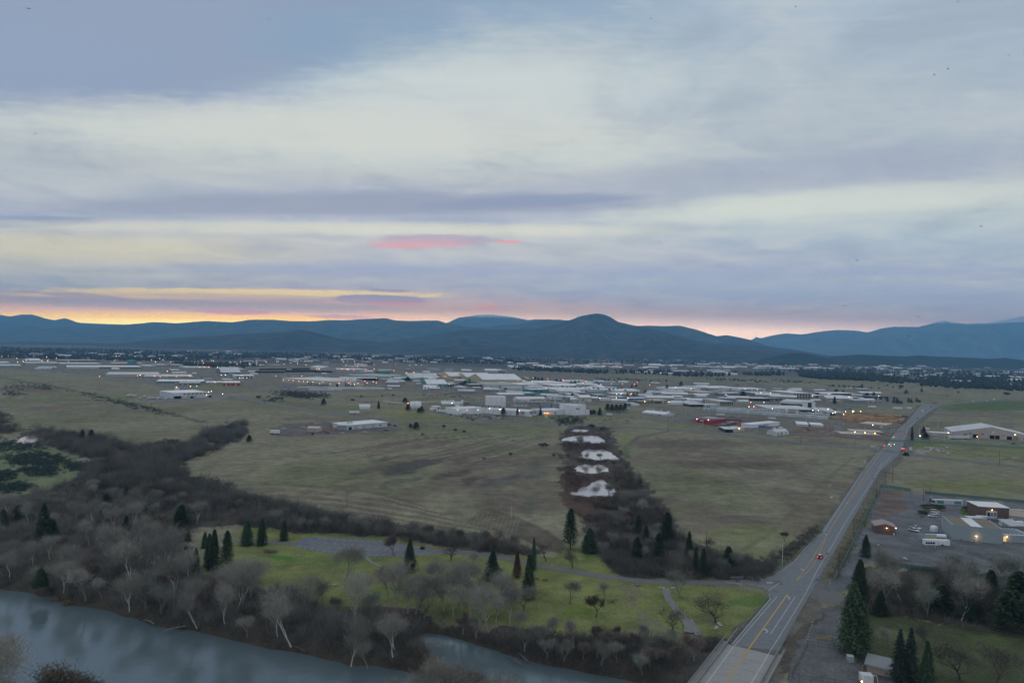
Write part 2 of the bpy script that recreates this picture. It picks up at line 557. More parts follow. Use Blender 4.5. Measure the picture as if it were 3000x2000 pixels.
MAIN_R = [(2236,2010),(2250,1994),(2284,1906),(2372,1742),(2400,1690),(2452,1601),(2578,1380),(2632,1333),(2652,1294),(2663,1256),(2693,1228),(2732,1199),(2760,1187)]
MAIN_C = [((a + c) / 2,(b + d) / 2) for (a, b),(c, d) in zip(MAIN_L, MAIN_R)]
PARK = [(2290,1706),(2171,1704),(1993,1708),(1835,1698),(1696,1677),(1578,1655),(1479,1633),(1352,1617),(1253,1611)]
WEST = [(2630,1325),(2530,1312),(2400,1301),(2250,1285),(2058,1263),(1946,1256),(1755,1247),(1627,1243),(1500,1240),(1228,1234),(1101,1224),(973,1213),(846,1192),
  (750,1174),(631,1151),(510,1132),(383,1113),(255,1094),(143,1079),(60,1070)]
EAST = [(2640,1327),(2672,1330),(2720,1337),(3000,1368),(3300,1402)]
FARE = [(2730,1188),(2811,1181),(2900,1173),(3000,1165),(3300,1146)]
FARW = [(2715,1188),(2640,1186),(2560,1181),(2470,1180),(2380,1179)]
road(MAIN_C, 22)
road(PARK, 6)
road([(2262,1747),(2250,1725),(2230,1712),(2280,1690),(2330,1640)],14)
for r_, w_ in ((WEST, 7.5),(EAST, 8),(FARE, 9),(FARW, 8)):
 road(r_, w_)
road([(862,1590),(950,1595),(1100,1605),(1250,1612)],24)
road([(640,1584),(760,1586),(870,1592)],6)
def hz(x, y):
 return float(H(np.array([x]), np.array([y]))[0])
def P(px, py, dz=0.0):
 """terrain point under a photo pixel"""
 z = 0.0
 for _ in range(4):
  p = G(px, py, z)
  z = hz(p.x, p.y)
 p = G(px, py, z)
 p.z = z + dz
 return p
# ------------------------------------------------------------------ terrain sheet
def make_ground():
 ts = np.concatenate([np.linspace(-6,-1.3,14, endpoint=False), np.linspace(-1.3,-0.86,20, endpoint=False), np.linspace(-0.86,0.86,760), np.linspace(0.87,1.3,20), np.linspace(1.6,6,14)])
 ys = np.concatenate([np.linspace(-300,110,24, endpoint=False),1 / np.linspace(1 / 110,1 / 1500,560), np.geomspace(1530,27500,80)])
 Y, T = np.meshgrid(ys, ts, indexing='ij')
 X = T * np.maximum(np.abs(Y),150)
 X = np.clip(X, -29500,29500)
 Z = H(X.ravel(), Y.ravel()).reshape(X.shape)
 ny, nx = X.shape
 me = bpy.data.meshes.new('ground')
 me.vertices.add(ny * nx)
 co = np.stack([X, Y, Z],-1).reshape(-1,3)
 me.vertices.foreach_set('co', co.ravel())
 nf = (ny - 1) * (nx - 1)
 i = np.arange(ny - 1)[:, None] * nx + np.arange(nx - 1)[None, :]
 q = np.stack([i, i + 1, i + nx + 1, i + nx],-1).reshape(-1)
 me.loops.add(nf * 4)
 me.polygons.add(nf)
 me.loops.foreach_set('vertex_index', q.astype(np.int32))
 me.polygons.foreach_set('loop_start', np.arange(0, nf * 4,4, dtype=np.int32))
 me.polygons.foreach_set('loop_total', np.full(nf, 4, dtype=np.int32))
 me.polygons.foreach_set('use_smooth', np.ones(nf, bool))
 me.update(calc_edges=True)
 # what grows or lies where (material colour, not light)
 x, y = co[:, 0], co[:, 1]
 u, v = uv(x, np.maximum(y, 1.0))
 u = np.where(y < 20,1500 + x * 10, u)
 v = np.where(y < 20,3000.0, v)
 n1 = fbm(x, y, 40,1)
 n2 = fbm(x, y, 220,2)
 n3 = fbm(x, y, 7,4)
 jx = (fbm(x, y, 14,21) - 0.5)
 jy = (fbm(x, y, 14,22) - 0.5)
 C = np.zeros((len(x),3))
 dry, brown, green = np.array((0.212,0.206,0.142)), np.array((0.142,0.116,0.096)), np.array((0.130,0.152,0.074))
 C[:] = dry
 k = sstep(n1 * 0.6 + n2 * 0.4,0.50,0.68)[:, None]
 C = C * (1 - 0.7 * k) + brown * 0.7 * k
 k = sstep(fbm(x, y, 130,9),0.5,0.7)[:, None]
 C = C * (1 - 0.5 * k) + green * 0.5 * k
 C *= (0.84 + 0.32 * n3)[:, None]
 up, vp = u + jx * 60 * (v - 1000) / 400, v + jy * 26 * (v - 1000) / 400
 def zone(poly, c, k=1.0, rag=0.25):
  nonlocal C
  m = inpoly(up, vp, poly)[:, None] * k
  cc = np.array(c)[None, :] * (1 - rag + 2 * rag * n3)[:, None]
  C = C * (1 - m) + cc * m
 def blot(px, py, rx, ry, c, k=1.0, rise=0.0):
  nonlocal C
  d = np.hypot((up - px) / rx, (vp - py - (u - px) * rise) / ry) + (n1 - 0.5) * 0.9
  m = (sstep(d, 1.15,0.6) * k)[:, None]
  cc = np.array(c)[None, :] * (0.85 + 0.3 * n3)[:, None]
  C = C * (1 - m) + cc * m
 lawn = (0.118,0.172,0.050)
 moss = (0.175,0.200,0.075)
 soil = (0.070,0.058,0.046)
 # far valley floor: orchards, fields
 far = sstep(y, 2300,3400)[:, None]
 nf_ = fbm(x, y, 900,40)
 fc = np.array((0.085,0.085,0.075)) * (0.7 + 0.6 * nf_)[:, None]
 C = C * (1 - far) + fc * far
 k = (sstep(fbm(x, y * 0.5,700,44),0.55,0.62) * sstep(y, 2300,3000))[:, None] * 0.7
 C = C * (1 - k) + np.array((0.17,0.15,0.11)) * k
 # industrial hard standing
 for pl in [[(60,1040),(420,1045),(760,1070),(1100,1060),(1480,1078),(1900,1110),(2400,1135),(2660,1165),(2640,1190),(2560,1190),(2250,1190),(2050,1188),(1760,1180),
    (1500,1168),(1120,1145),(900,1148),(560,1148),(330,1104),(60,1080),(-200,1082),(-200,1040)],
    [(1255,1200),(1330,1190),(1420,1170),(1660,1175),(1740,1200),(1735,1220),(1640,1226),(1500,1236),(1400,1232),(1290,1222)],
    [(2020,1205),(2100,1188),(2400,1200),(2660,1220),(2640,1250),(2560,1290),(2430,1280),(2240,1272),(2060,1262),(1990,1240),(1900,1230),(1880,1212)]]:
  zone(pl, (0.165,0.155,0.140),0.75)
 zone([(2020,1232),(2080,1216),(2250,1222),(2270,1262),(2140,1258),(2040,1250)],(0.14,0.12,0.11))
 zone([(2300,1262),(2360,1250),(2440,1250),(2450,1262),(2400,1276),(2310,1274)],(0.16,0.115,0.09))
 # yard strips round the far-left sheds
 zone([(790,1255),(850,1240),(1130,1236),(1170,1260),(1000,1272),(800,1275)],(0.135,0.125,0.12))
 zone([(930,1256),(985,1250),(990,1268),(930,1268)],(0.17,0.10,0.075),0.8)
 zone([(430,1162),(560,1158),(700,1158),(720,1168),(600,1176),(430,1176)],(0.20,0.20,0.19))
 # greener bits
 blot(330,1165,60,8, lawn, 0.8,0.1)
 blot(640,1135,90,6, moss, 0.7)
 blot(690,1168,70,5, lawn, 0.6)
 blot(1230,1222,160,9, moss, 0.9,0.08)
 blot(1190,1205,60,4,(0.25,0.24,0.04),0.5)
 blot(1640,1222,90,4, lawn, 0.9)
 blot(2900,1190,190,16,(0.085,0.135,0.055),0.95,-0.03)
 blot(2950,1330,220,20, moss, 0.6)
 blot(2850,1420,180,22, moss, 0.7)
 blot(2700,1300,60,9, lawn, 0.8)
 blot(1930,1112,200,4, moss, 0.5)
 blot(2450,1118,160,6, moss, 0.6)
 # mown hill: dark and pale swathes
 for a, b, c, d, cc, kk in [(1210,1370,95,20,(0.07,0.07,0.07), .9),(1290,1345,60,14, brown * .75, .85),(1080,1385,80,12, brown * .8, .75),(1330,1395,70,16, brown * .7, .9),(1150,1345,60,9,(0.09,0.085,0.08), .7),(1390,1410,50,10,(0.08,0.075,0.07), .8),(1180,1420,80,8,(0.1,0.09,0.085), .7),(1500,1400,40,12,(0.08,0.08,0.075), .7),
        (1420,1360,70,22, brown, .6),(1120,1310,100,9, brown, .4),(1450,1420,90,20,(0.11,0.11,0.105), .6),(1250,1435,120,14, brown, .4),
        (1560,1380,60,40,(0.10,0.10,0.10), .5),(1000,1440,120,9, brown, .4),(1550,1480,40,30,(0.10,0.115,0.09), .5)]:
  blot(a, b, c, d, cc, kk, -0.25)
 for a, b, c, d, cc, kk in [(2000,1300,200,14, brown * .85, .7),(2150,1360,230,16, brown * .8, .7),(2250,1400,150,10,(0.14,0.12,0.11), .5),(1950,1500,90,20, moss, .4),
        (2200,1560,150,35, moss, .55),(2130,1620,160,20,(0.16,0.19,0.06), .6),(2000,1250,200,6, moss, .5),(1830,1300,20,30, moss, .7),
        (300,1200,260,10, brown, .4),(500,1270,200,10, brown, .3),(90,1140,110,10,(0.15,0.10,0.08), .7),(2700,1250,120,9, brown, .5),(2800,1215,220,8, brown, .4)]:
  blot(a, b, c, d, cc, kk)
 def line(px, hw, c, k):
  nonlocal C
  pts = [tuple(G(a, b)[:2]) for a, b in px]
  d = np.full(len(x),1e9)
  for (x0, y0),(x1, y1) in zip(pts[:-1], pts[1:]):
   ex, ey = x1 - x0, y1 - y0
   t = np.clip(((x - x0) * ex + (y - y0) * ey) / (ex * ex + ey * ey + 1e-9),0,1)
   d = np.minimum(d, np.hypot(x - x0 - t * ex, y - y0 - t * ey))
  m = (sstep(d, hw * 1.3, hw * .6) * k * (0.5 + n3))[:, None]
  C = C * (1 - m) + np.array(c) * m
 dk, pl = (0.10,0.085,0.07),(0.28,0.25,0.19)
 for k in range(9):      # furrows and wheel tracks
  o = k * 13
  line([(1420 - k * 6,1490 + o * .4),(1520,1520 + o * .5),(1600,1555 + o * .5),(1650,1590 + o * .3)],1.3, dk, .8)
  line([(900 + k * 60,1330 + k * 3),(1010 + k * 60,1310 + k * 2),(1160 + k * 55,1288),(1300 + k * 45,1276)],1.8, dk if k % 2 else pl, .7)
  line([(620 + k * 20,1420 + k * 8),(850 + k * 25,1425 + k * 10),(1100 + k * 25,1450 + k * 12),(1250 + k * 25,1490 + k * 10)],1.4, pl if k % 2 else dk, .55)
 line([(560,1395),(800,1370),(1000,1320),(1150,1280),(1330,1262),(1500,1262)],1.6, pl, .6)
 line([(1228,1240),(1330,1262),(1500,1290),(1560,1300)],1.4, dk, .6)
 line([(1960,1262),(1870,1280),(1830,1310),(1838,1340)],3,(0.11,0.12,0.075), .8)
 line([(2240,1640),(2100,1640),(1960,1600),(1900,1500),(1860,1420)],1.5, pl, .4)
 line([(2130,1640),(2260,1560),(2400,1420),(2500,1340)],1.6,(0.13,0.14,0.08), .5)
 line([(0,1110),(300,1160),(560,1195),(750,1215),(1000,1235)],3, pl, .35)
 line([(200,1130),(420,1160),(600,1190)],3, dk, .3)
 line([(2680,1290),(2850,1330),(3000,1352),(3200,1370)],2, dk, .6)
 line([(2650,1235),(2800,1238),(3100,1262)],3, dk, .5)
 line([(1040,1160),(1300,1168),(1480,1185)],5, dk, .5)
 line([(1270,1135),(1500,1158),(1700,1182)],7, dk, .5)
 for a, b, c, d in [(2500,1335,3,1),(2700,1322,30,4),(2430,1420,14,2),(2365,1388,8,1.5),(2280,1378,6,1.2),(2960,1340,60,1.2),(2900,1345,26, .9),(2860,1450,10,1.5)]:
  blot(a, b, c, d, (0.30,0.30,0.31), .8)
 # left wet meadow
 zone([(-200,1290),(30,1300),(140,1310),(220,1345),(270,1372),(270,1420),(180,1440),(60,1460),(-200,1480)],(0.15,0.18,0.10))
 # railway-like dark ditch line at left
 for (a0, b0, a1, b1) in [(0,1105,240,1148),(240,1148,420,1190),(420,1190,600,1237)]:
  for s_ in np.linspace(0,1,26):
   blot(a0 + (a1 - a0) * s_, b0 + (b1 - b0) * s_, 10,2.2 + s_, (0.09,0.075,0.06),0.55)
 # woodland floors
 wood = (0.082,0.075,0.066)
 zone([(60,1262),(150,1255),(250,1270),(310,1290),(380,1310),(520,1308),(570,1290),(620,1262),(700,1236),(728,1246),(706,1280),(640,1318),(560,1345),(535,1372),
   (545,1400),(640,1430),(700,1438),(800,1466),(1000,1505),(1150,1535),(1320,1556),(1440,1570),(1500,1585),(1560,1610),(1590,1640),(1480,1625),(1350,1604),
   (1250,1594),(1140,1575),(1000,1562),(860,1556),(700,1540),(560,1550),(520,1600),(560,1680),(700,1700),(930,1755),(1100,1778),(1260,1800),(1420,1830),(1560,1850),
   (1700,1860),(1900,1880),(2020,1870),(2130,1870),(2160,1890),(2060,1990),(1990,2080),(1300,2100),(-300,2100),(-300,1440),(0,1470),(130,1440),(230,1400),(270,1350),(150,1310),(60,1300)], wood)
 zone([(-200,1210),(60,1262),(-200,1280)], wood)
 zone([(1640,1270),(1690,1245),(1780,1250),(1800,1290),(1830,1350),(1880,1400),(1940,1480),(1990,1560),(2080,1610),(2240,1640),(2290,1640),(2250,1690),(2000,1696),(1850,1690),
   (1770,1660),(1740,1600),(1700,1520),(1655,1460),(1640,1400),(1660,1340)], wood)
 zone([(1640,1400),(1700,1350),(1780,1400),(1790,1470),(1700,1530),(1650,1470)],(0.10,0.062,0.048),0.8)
 # park
 park = [(690,1545),(880,1558),(1000,1570),(1150,1580),(1260,1600),(1480,1628),(1600,1640),(1640,1600),(1700,1600),(1760,1610),(1790,1680),(1900,1700),(2160,1712),(2250,1745),(2220,1790),
   (2150,1880),(2080,1850),(2000,1830),(1950,1810),(1900,1770),(1880,1780),(1880,1830),(1700,1850),(1560,1845),(1420,1820),(1260,1790),(1100,1770),(930,1750),(720,1700),(640,1650),(660,1600)]
 zone(park, moss)
 blot(830,1632,90,18,(0.075,0.17,0.03),1.0)
 blot(740,1560,50,12, lawn, 0.9)
 blot(1000,1640,150,14, lawn, 0.6)
 blot(1110,1730,80,14, lawn, 0.7)
 blot(1700,1800,70,14,(0.13,0.20,0.04),0.8)
 blot(1740,1640,60,12,(0.11,0.17,0.05),0.8)
 blot(1250,1660,120,12,(0.19,0.18,0.10),0.6)
 blot(2190,1760,70,22,(0.10,0.15,0.045),0.9)
 blot(2080,1800,60,20,(0.12,0.12,0.07),0.7)
 blot(790,1614,30,8,(0.075,0.06,0.04),1.0)
 blot(1080,1745,22,5,(0.09,0.09,0.05),0.7)
 blot(1870,1730,34,45,(0.15,0.14,0.10),0.6)
 # along the road
 zone([(2120,1905),(2240,1760),(2262,1745),(2290,1700),(2230,1690),(2300,1630),(2396,1540),(2520,1370),(2560,1325),(2600,1290),(2650,1236),(2690,1185),(2780,1180),(2745,1200),
   (2700,1240),(2680,1300),(2660,1335),(2600,1390),(2560,1430),(2480,1600),(2430,1680),(2400,1760),(2330,1930),(2290,2000),(2100,2060)],(0.125,0.12,0.11),0.8)
 zone([(2480,1560),(2570,1420),(2600,1400),(2580,1440),(2500,1580),(2440,1700),(2420,1690)],(0.16,0.15,0.10),0.9)
 zone([(2290,1640),(2390,1530),(2400,1545),(2330,1640),(2270,1700)],(0.10,0.12,0.06),0.7)
 # plant yard
 zone([(2586,1430),(2672,1440),(2712,1446),(3000,1475),(3400,1510),(3400,1760),(3000,1700),(2760,1672),(2600,1655),(2540,1640),(2520,1700),(2470,1740),(2400,1735),(2440,1690)],(0.142,0.150,0.162))
 zone([(2590,1436),(2655,1442),(2640,1500),(2620,1510),(2560,1506)],(0.155,0.115,0.10),0.9)
 zone([(2700,1480),(2765,1480),(2765,1498),(2712,1515),(2690,1515)],(0.08,0.085,0.045))
 zone([(2815,1490),(2866,1490),(2862,1520),(2815,1516)],(0.085,0.15,0.03))
 for a, b, c, d in [(2700,1600,160,8),(2850,1625,150,9),(2650,1640,60,8),(2900,1660,90,9),(2560,1600,30,14),(2760,1640,90,5)]:
  blot(a, b, c, d, (0.105,0.108,0.108),0.7)
 # lower right
 zone([(2480,1700),(2600,1658),(2760,1676),(3000,1706),(3400,1760),(3400,1900),(3000,1880),(2850,1850),(2700,1820),(2540,1800),(2480,1790)],(0.062,0.058,0.042))
 zone([(2380,1790),(2480,1765),(2500,1840),(2480,1900),(2560,1920),(2660,1960),(2660,2100),(2300,2100),(2320,1950),(2360,1860)],(0.125,0.130,0.136))
 zone([(2500,1800),(2560,1800),(2850,1850),(3400,1900),(3400,2100),(2680,2100),(2600,1940),(2500,1900)],(0.068,0.082,0.042))
 blot(2620,1850,70,22,(0.12,0.14,0.07),0.7)
 blot(2880,1880,120,18,(0.095,0.12,0.05),0.7)
 zone([(2330,1850),(2390,1800),(2370,1870),(2330,1960),(2290,1970)],(0.085,0.072,0.06),0.8)
 # river bed and muddy banks
 zb = sstep(co[:, 2],-2.2,-4.6)[:, None]
 C = C * (1 - zb) + np.array((0.075,0.064,0.048)) * zb
 ca = me.color_attributes.new('soilcol', 'FLOAT_COLOR', 'POINT')
 rgba = np.ones((len(x),4))
 rgba[:, :3] = C
 ca.data.foreach_set('color', rgba.ravel())
 m = bpy.data.materials.new('ground')
 m.use_nodes = True
 t = NT(m.node_tree)
 b = m.node_tree.nodes['Principled BSDF']
 at = t.n('ShaderNodeAttribute', attribute_name='soilcol')
 g = t.n('ShaderNodeNewGeometry')
 na = t.noise(g.outputs['Position'],0.9,5,0.7)
 nb = t.noise(g.outputs['Position'],0.11,4,0.6)
 nc = t.noise(g.outputs['Position'],0.02,4,0.6)
 fac = t.m('ADD', t.m('ADD', t.m('MULTIPLY', na, 0.75), t.m('MULTIPLY', nb, 0.55)), t.m('MULTIPLY', nc, 0.35))
 hs = t.n('ShaderNodeHueSaturation')
 t.L(at.outputs['Color'], hs.inputs['Color'])
 t.L(t.m('MAXIMUM', t.m('ADD', t.m('MULTIPLY', fac, 2.1),-0.75),0.25), hs.inputs['Value'])
 t.L(hs.outputs[0], b.inputs['Base Color'])
 b.inputs['Roughness'].default_value = 0.95
 b.inputs['Specular IOR Level'].default_value = 0.1
 bn = t.n('ShaderNodeBump')
 bn.inputs['Strength'].default_value = 0.6
 bn.inputs['Distance'].default_value = 0.5
 t.L(t.noise(g.outputs['Position'],0.6,4,0.7), bn.inputs['Height'])
 t.L(bn.outputs[0], b.inputs['Normal'])
 me.materials.append(m)
 o = bpy.data.objects.new('ground', me)
 col.objects.link(o)
 finish(o, 'ground', kind='structure')
make_ground()
# ------------------------------------------------------------------ water
def water(name, polys, z, color, rough, bump, scale, mid, met=0.0):
 m = bpy.data.materials.new(mid)
 m.use_nodes = True
 t = NT(m.node_tree)
 b = m.node_tree.nodes['Principled BSDF']
 b.inputs['Base Color'].default_value = (*color, 1)
 b.inputs['Roughness'].default_value = rough
 b.inputs['IOR'].default_value = 1.33
 b.inputs['Metallic'].default_value = met
 b.inputs['Specular IOR Level'].default_value = 0.5
 g = t.n('ShaderNodeNewGeometry')
 mp = t.n('ShaderNodeMapping')
 mp.inputs['Rotation'].default_value = (0,0, R(25))
 mp.inputs['Scale'].default_value = (0.45,1.0,1)
 t.L(g.outputs['Position'], mp.inputs[0])
 bn = t.n('ShaderNodeBump')
 bn.inputs['Strength'].default_value = bump
 bn.inputs['Distance'].default_value = 0.4
 big = t.noise(mp.outputs[0], scale * 0.08,3,0.5)
 t.L(t.m('ADD', t.noise(mp.outputs[0], scale, 4,0.6), t.m('MULTIPLY', big, 0.8)), bn.inputs['Height'])
 t.L(bn.outputs[0], b.inputs['Normal'])
 import bmesh
 bm = bmesh.new()
 for p in polys:
  vs = [bm.verts.new((a, c, z)) for a, c in p]
  f = bm.faces.new(vs)
 bm.normal_update()
 for f in bm.faces:
  if f.normal.z < 0:
   f.normal_flip()
 bmesh.ops.triangulate(bm, faces=bm.faces[:])
 me = bpy.data.meshes.new(name)
 bm.to_mesh(me)
 bm.free()
 me.materials.append(m)
 o = bpy.data.objects.new(name, me)
 col.objects.link(o)
 finish(o, name, kind='structure')
 return o
def grow(poly, d):
 cx = sum(a for a, b in poly) / len(poly)
 cyy = sum(b for a, b in poly) / len(poly)
 out = []
 for a, b in poly:
  L = math.hypot(a - cx, b - cyy) + 1e-6
  out.append((a + (a - cx) / L * d, b + (b - cyy) / L * d))
 return out
water('river_water', [[(-900,60),(260,60),(260,240),(60,250),(-20,262),(-260,420),(-900,560)]], WLR, (0.14,0.19,0.21),0.09,0.22,0.5, 'river_water', 0.27)
for p in ponds:
 water('pond_water', [grow(p, 4)], WLP, (0.50,0.48,0.50),0.03,0.06,0.8, 'pond_water', 0.28)
# ------------------------------------------------------------------ hills
def hill_mat(name, c1, c2, snow=0.0, snow_z=900, scale=0.004, dark=0.5):
 m = bpy.data.materials.new(name)
 m.use_nodes = True
 t = NT(m.node_tree)
 b = m.node_tree.nodes['Principled BSDF']
 g = t.n('ShaderNodeNewGeometry')
 n1 = t.noise(g.outputs['Position'], scale, 6,0.7)
 n2 = t.noise(g.outputs['Position'], scale * 6,4,0.7)
 c = t.mix(t.smooth(n1,0.42,0.6), c1, c2)
 c = t.mix(t.m('MULTIPLY', t.smooth(n2,0.45,0.65), dark), c, tuple(v * 0.45 for v in c1))
 if snow:
  sp = t.n('ShaderNodeSeparateXYZ')
  t.L(g.outputs['Position'], sp.inputs[0])
  zz = t.m('ADD', sp.outputs[2], t.m('MULTIPLY', t.m('SUBTRACT', n2,0.5),260))
  c = t.mix(t.m('MULTIPLY', t.smooth(zz, snow_z, snow_z + 60), snow), c, (0.8,0.82,0.85))
 t.L(c, b.inputs['Base Color'])
 b.inputs['Roughness'].default_value = 0.95
 b.inputs['Specular IOR Level'].default_value = 0.05
 return m
def ridge(prof, D, depth, mtl, seed, rough=0.05, back=None, bumps=0.25, nu=520):
 """a range whose crest has the outline prof (photo pixels) at distance D; slopes front and back"""
 px = np.array([p[0] for p in prof], float)
 py = np.array([p[1] for p in prof], float)
 us = np.linspace(px[0], px[-1], nu)
 pyi = np.interp(us, px, py)
 # smooth the polyline a little
 kk = np.array([1,2,3,2,1.0])
 kk /= kk.sum()
 pyi = np.convolve(np.pad(pyi, 2, mode='edge'), kk, mode='valid')
 tan = np.zeros(nu)
 top = np.zeros(nu)
 for i in range(nu):
  d = ray(us[i], pyi[i])
  tan[i] = d.x / d.y
  top[i] = CAMZ + d.z / d.y * D
 fj = np.linspace(-1,0,34)
 bj = np.linspace(0,1,9)[1:]
 vs = np.concatenate([fj, bj])
 rows = []
 for s_ in vs:
  if s_ <= 0:
   yy = D + s_ * depth
   shape = (1 + s_) ** 1.35
  else:
   yy = D + s_ * depth * 0.8
   shape = (1 - s_) ** 1.2
  X = tan * D + tan * (yy - D)
  X0 = tan * D
  relief = (fbm(X, np.full(nu, yy) * 0.6, depth * 0.30, seed, 5) - 0.5)
  env = shape * (1 - shape) * 4
  Hh = np.maximum(top, 5)
  z = Hh * shape + Hh * relief * bumps * 2.2 * env
  z = z + (fbm(X, np.full(nu, yy),160, seed + 5,3) - 0.5) * D * rough * 0.012
  z = np.where(s_ <= -0.999,-2.0, z)
  z = np.where(s_ >= 0.999,-2.0, z)
  rows.append(np.stack([X, np.full(nu, yy), np.maximum(z, -2.0)],-1))
 co = np.concatenate(rows)
 nv = len(vs)
 i = np.arange(nv - 1)[:, None] * nu + np.arange(nu - 1)[None, :]
 q = np.stack([i, i + 1, i + nu + 1, i + nu],-1).reshape(-1,4)
 me = bpy.data.meshes.new('hills')
 me.from_pydata(co.tolist(),[], q.tolist())
 me.polygons.foreach_set('use_smooth', np.ones(len(q), bool))
 me.materials.append(mtl)
 o = bpy.data.objects.new('hills', me)
 col.objects.link(o)
 finish(o, 'hills', kind='structure')
 return o
HM = hill_mat('forested_hills', (0.060,0.082,0.082),(0.12,0.13,0.125))  # ridge colours lighten with distance, haze layering put into the base colour
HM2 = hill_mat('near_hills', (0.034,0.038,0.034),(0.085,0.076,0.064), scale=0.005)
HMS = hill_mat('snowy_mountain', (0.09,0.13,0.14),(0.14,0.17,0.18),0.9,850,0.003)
HMR = hill_mat('hazed_far_range', (0.13,0.18,0.19),(0.20,0.24,0.25),0.9,1020,0.002)  # forested range painted pale blue, its colour carries part of the distance haze
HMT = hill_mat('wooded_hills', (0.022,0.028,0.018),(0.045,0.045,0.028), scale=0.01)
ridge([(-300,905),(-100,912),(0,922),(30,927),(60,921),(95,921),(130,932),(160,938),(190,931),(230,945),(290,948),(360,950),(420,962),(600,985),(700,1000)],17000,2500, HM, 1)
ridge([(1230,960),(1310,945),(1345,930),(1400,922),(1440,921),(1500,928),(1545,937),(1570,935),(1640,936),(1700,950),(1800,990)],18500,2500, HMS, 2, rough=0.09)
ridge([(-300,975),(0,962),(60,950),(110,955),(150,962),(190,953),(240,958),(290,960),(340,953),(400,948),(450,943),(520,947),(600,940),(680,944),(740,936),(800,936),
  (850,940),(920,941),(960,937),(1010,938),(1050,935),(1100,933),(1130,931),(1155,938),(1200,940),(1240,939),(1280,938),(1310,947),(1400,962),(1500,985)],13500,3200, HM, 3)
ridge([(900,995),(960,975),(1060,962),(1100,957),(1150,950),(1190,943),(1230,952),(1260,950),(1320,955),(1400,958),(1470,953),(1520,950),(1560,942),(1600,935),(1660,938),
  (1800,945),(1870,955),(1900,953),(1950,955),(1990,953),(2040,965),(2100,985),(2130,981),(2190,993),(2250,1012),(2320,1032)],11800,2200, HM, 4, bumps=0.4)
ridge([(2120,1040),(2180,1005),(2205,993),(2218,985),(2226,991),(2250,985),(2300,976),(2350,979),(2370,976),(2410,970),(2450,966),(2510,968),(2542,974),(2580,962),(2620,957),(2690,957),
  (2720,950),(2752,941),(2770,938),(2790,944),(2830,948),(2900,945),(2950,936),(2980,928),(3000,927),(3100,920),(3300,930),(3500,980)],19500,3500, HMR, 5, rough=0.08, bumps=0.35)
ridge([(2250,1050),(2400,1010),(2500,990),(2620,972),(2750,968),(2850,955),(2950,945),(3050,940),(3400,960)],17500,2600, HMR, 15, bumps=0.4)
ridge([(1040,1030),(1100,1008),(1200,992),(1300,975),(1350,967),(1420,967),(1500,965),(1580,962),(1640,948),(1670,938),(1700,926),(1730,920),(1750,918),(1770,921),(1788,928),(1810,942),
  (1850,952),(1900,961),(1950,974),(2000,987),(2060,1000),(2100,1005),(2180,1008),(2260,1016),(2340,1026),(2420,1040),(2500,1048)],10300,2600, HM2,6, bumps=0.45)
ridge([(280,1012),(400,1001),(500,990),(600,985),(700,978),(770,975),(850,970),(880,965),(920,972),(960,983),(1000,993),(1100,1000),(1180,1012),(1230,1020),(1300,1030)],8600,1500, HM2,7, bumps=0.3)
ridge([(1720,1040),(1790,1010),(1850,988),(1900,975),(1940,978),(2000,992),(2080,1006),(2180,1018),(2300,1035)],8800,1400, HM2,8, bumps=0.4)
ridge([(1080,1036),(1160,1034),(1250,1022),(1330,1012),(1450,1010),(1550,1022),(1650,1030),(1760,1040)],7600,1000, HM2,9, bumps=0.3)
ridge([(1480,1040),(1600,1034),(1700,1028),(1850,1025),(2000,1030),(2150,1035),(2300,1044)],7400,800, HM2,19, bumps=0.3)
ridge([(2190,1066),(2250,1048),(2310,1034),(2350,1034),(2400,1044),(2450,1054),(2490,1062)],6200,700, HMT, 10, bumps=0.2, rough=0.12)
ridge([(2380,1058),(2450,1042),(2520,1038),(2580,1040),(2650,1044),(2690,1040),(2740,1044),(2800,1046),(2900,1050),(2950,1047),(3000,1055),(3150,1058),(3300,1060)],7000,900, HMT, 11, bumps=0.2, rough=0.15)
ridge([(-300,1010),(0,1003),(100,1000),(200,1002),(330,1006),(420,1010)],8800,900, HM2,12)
# ------------------------------------------------------------------ roads, markings, paths
ASPH = mat('asphalt', (0.165,0.185,0.205),0.8,0.30,0.5, bump=0.2, rust=0.45)
ASPH2 = mat('old_asphalt', (0.150,0.155,0.160),0.9,0.2,0.3, rust=0.5)
CONC = mat('concrete', (0.30,0.31,0.31),0.85,0.14,0.6, rust=0.35)
CONCD = mat('weathered_concrete', (0.24,0.245,0.24),0.9,0.2,0.5, rust=0.5)
WHITEP = mat('white_marking', (0.46,0.47,0.48),0.7,0.25,0.8)
YELP = mat('yellow_marking', (0.46,0.30,0.11),0.7,0.2,2.0)
BLUEP = mat('blue_marking', (0.05,0.16,0.42),0.7,0.2,2.0)
STEEL = mat('galvanised_steel', (0.38,0.42,0.45),0.5,0.12,2.0, metal=0.3)
WOODP = mat('pole_wood', (0.085,0.070,0.055),0.9,0.25,3.0)
DARKM = mat('dark_metal', (0.03,0.032,0.035),0.6,0.2)
def lift(d):
 return 0.05 + d * 4e-5
def resample(pts, n):
 p = np.array([tuple(q)[:2] for q in pts])
 s = np.concatenate([[0], np.cumsum(np.hypot(*(p[1:] - p[:-1]).T))])
 t = np.linspace(0, s[-1], n)
 return np.stack([np.interp(t, s, p[:, 0]), np.interp(t, s, p[:, 1])],-1)
def smoothline(pts, it=2):
 p = [np.array(tuple(q)[:2]) for q in pts]
 for _ in range(it):
  q = [p[0]]
  for a, b in zip(p[:-1], p[1:]):
   q += [a * 0.75 + b * 0.25, a * 0.25 + b * 0.75]
  q.append(p[-1])
  p = q
 return p
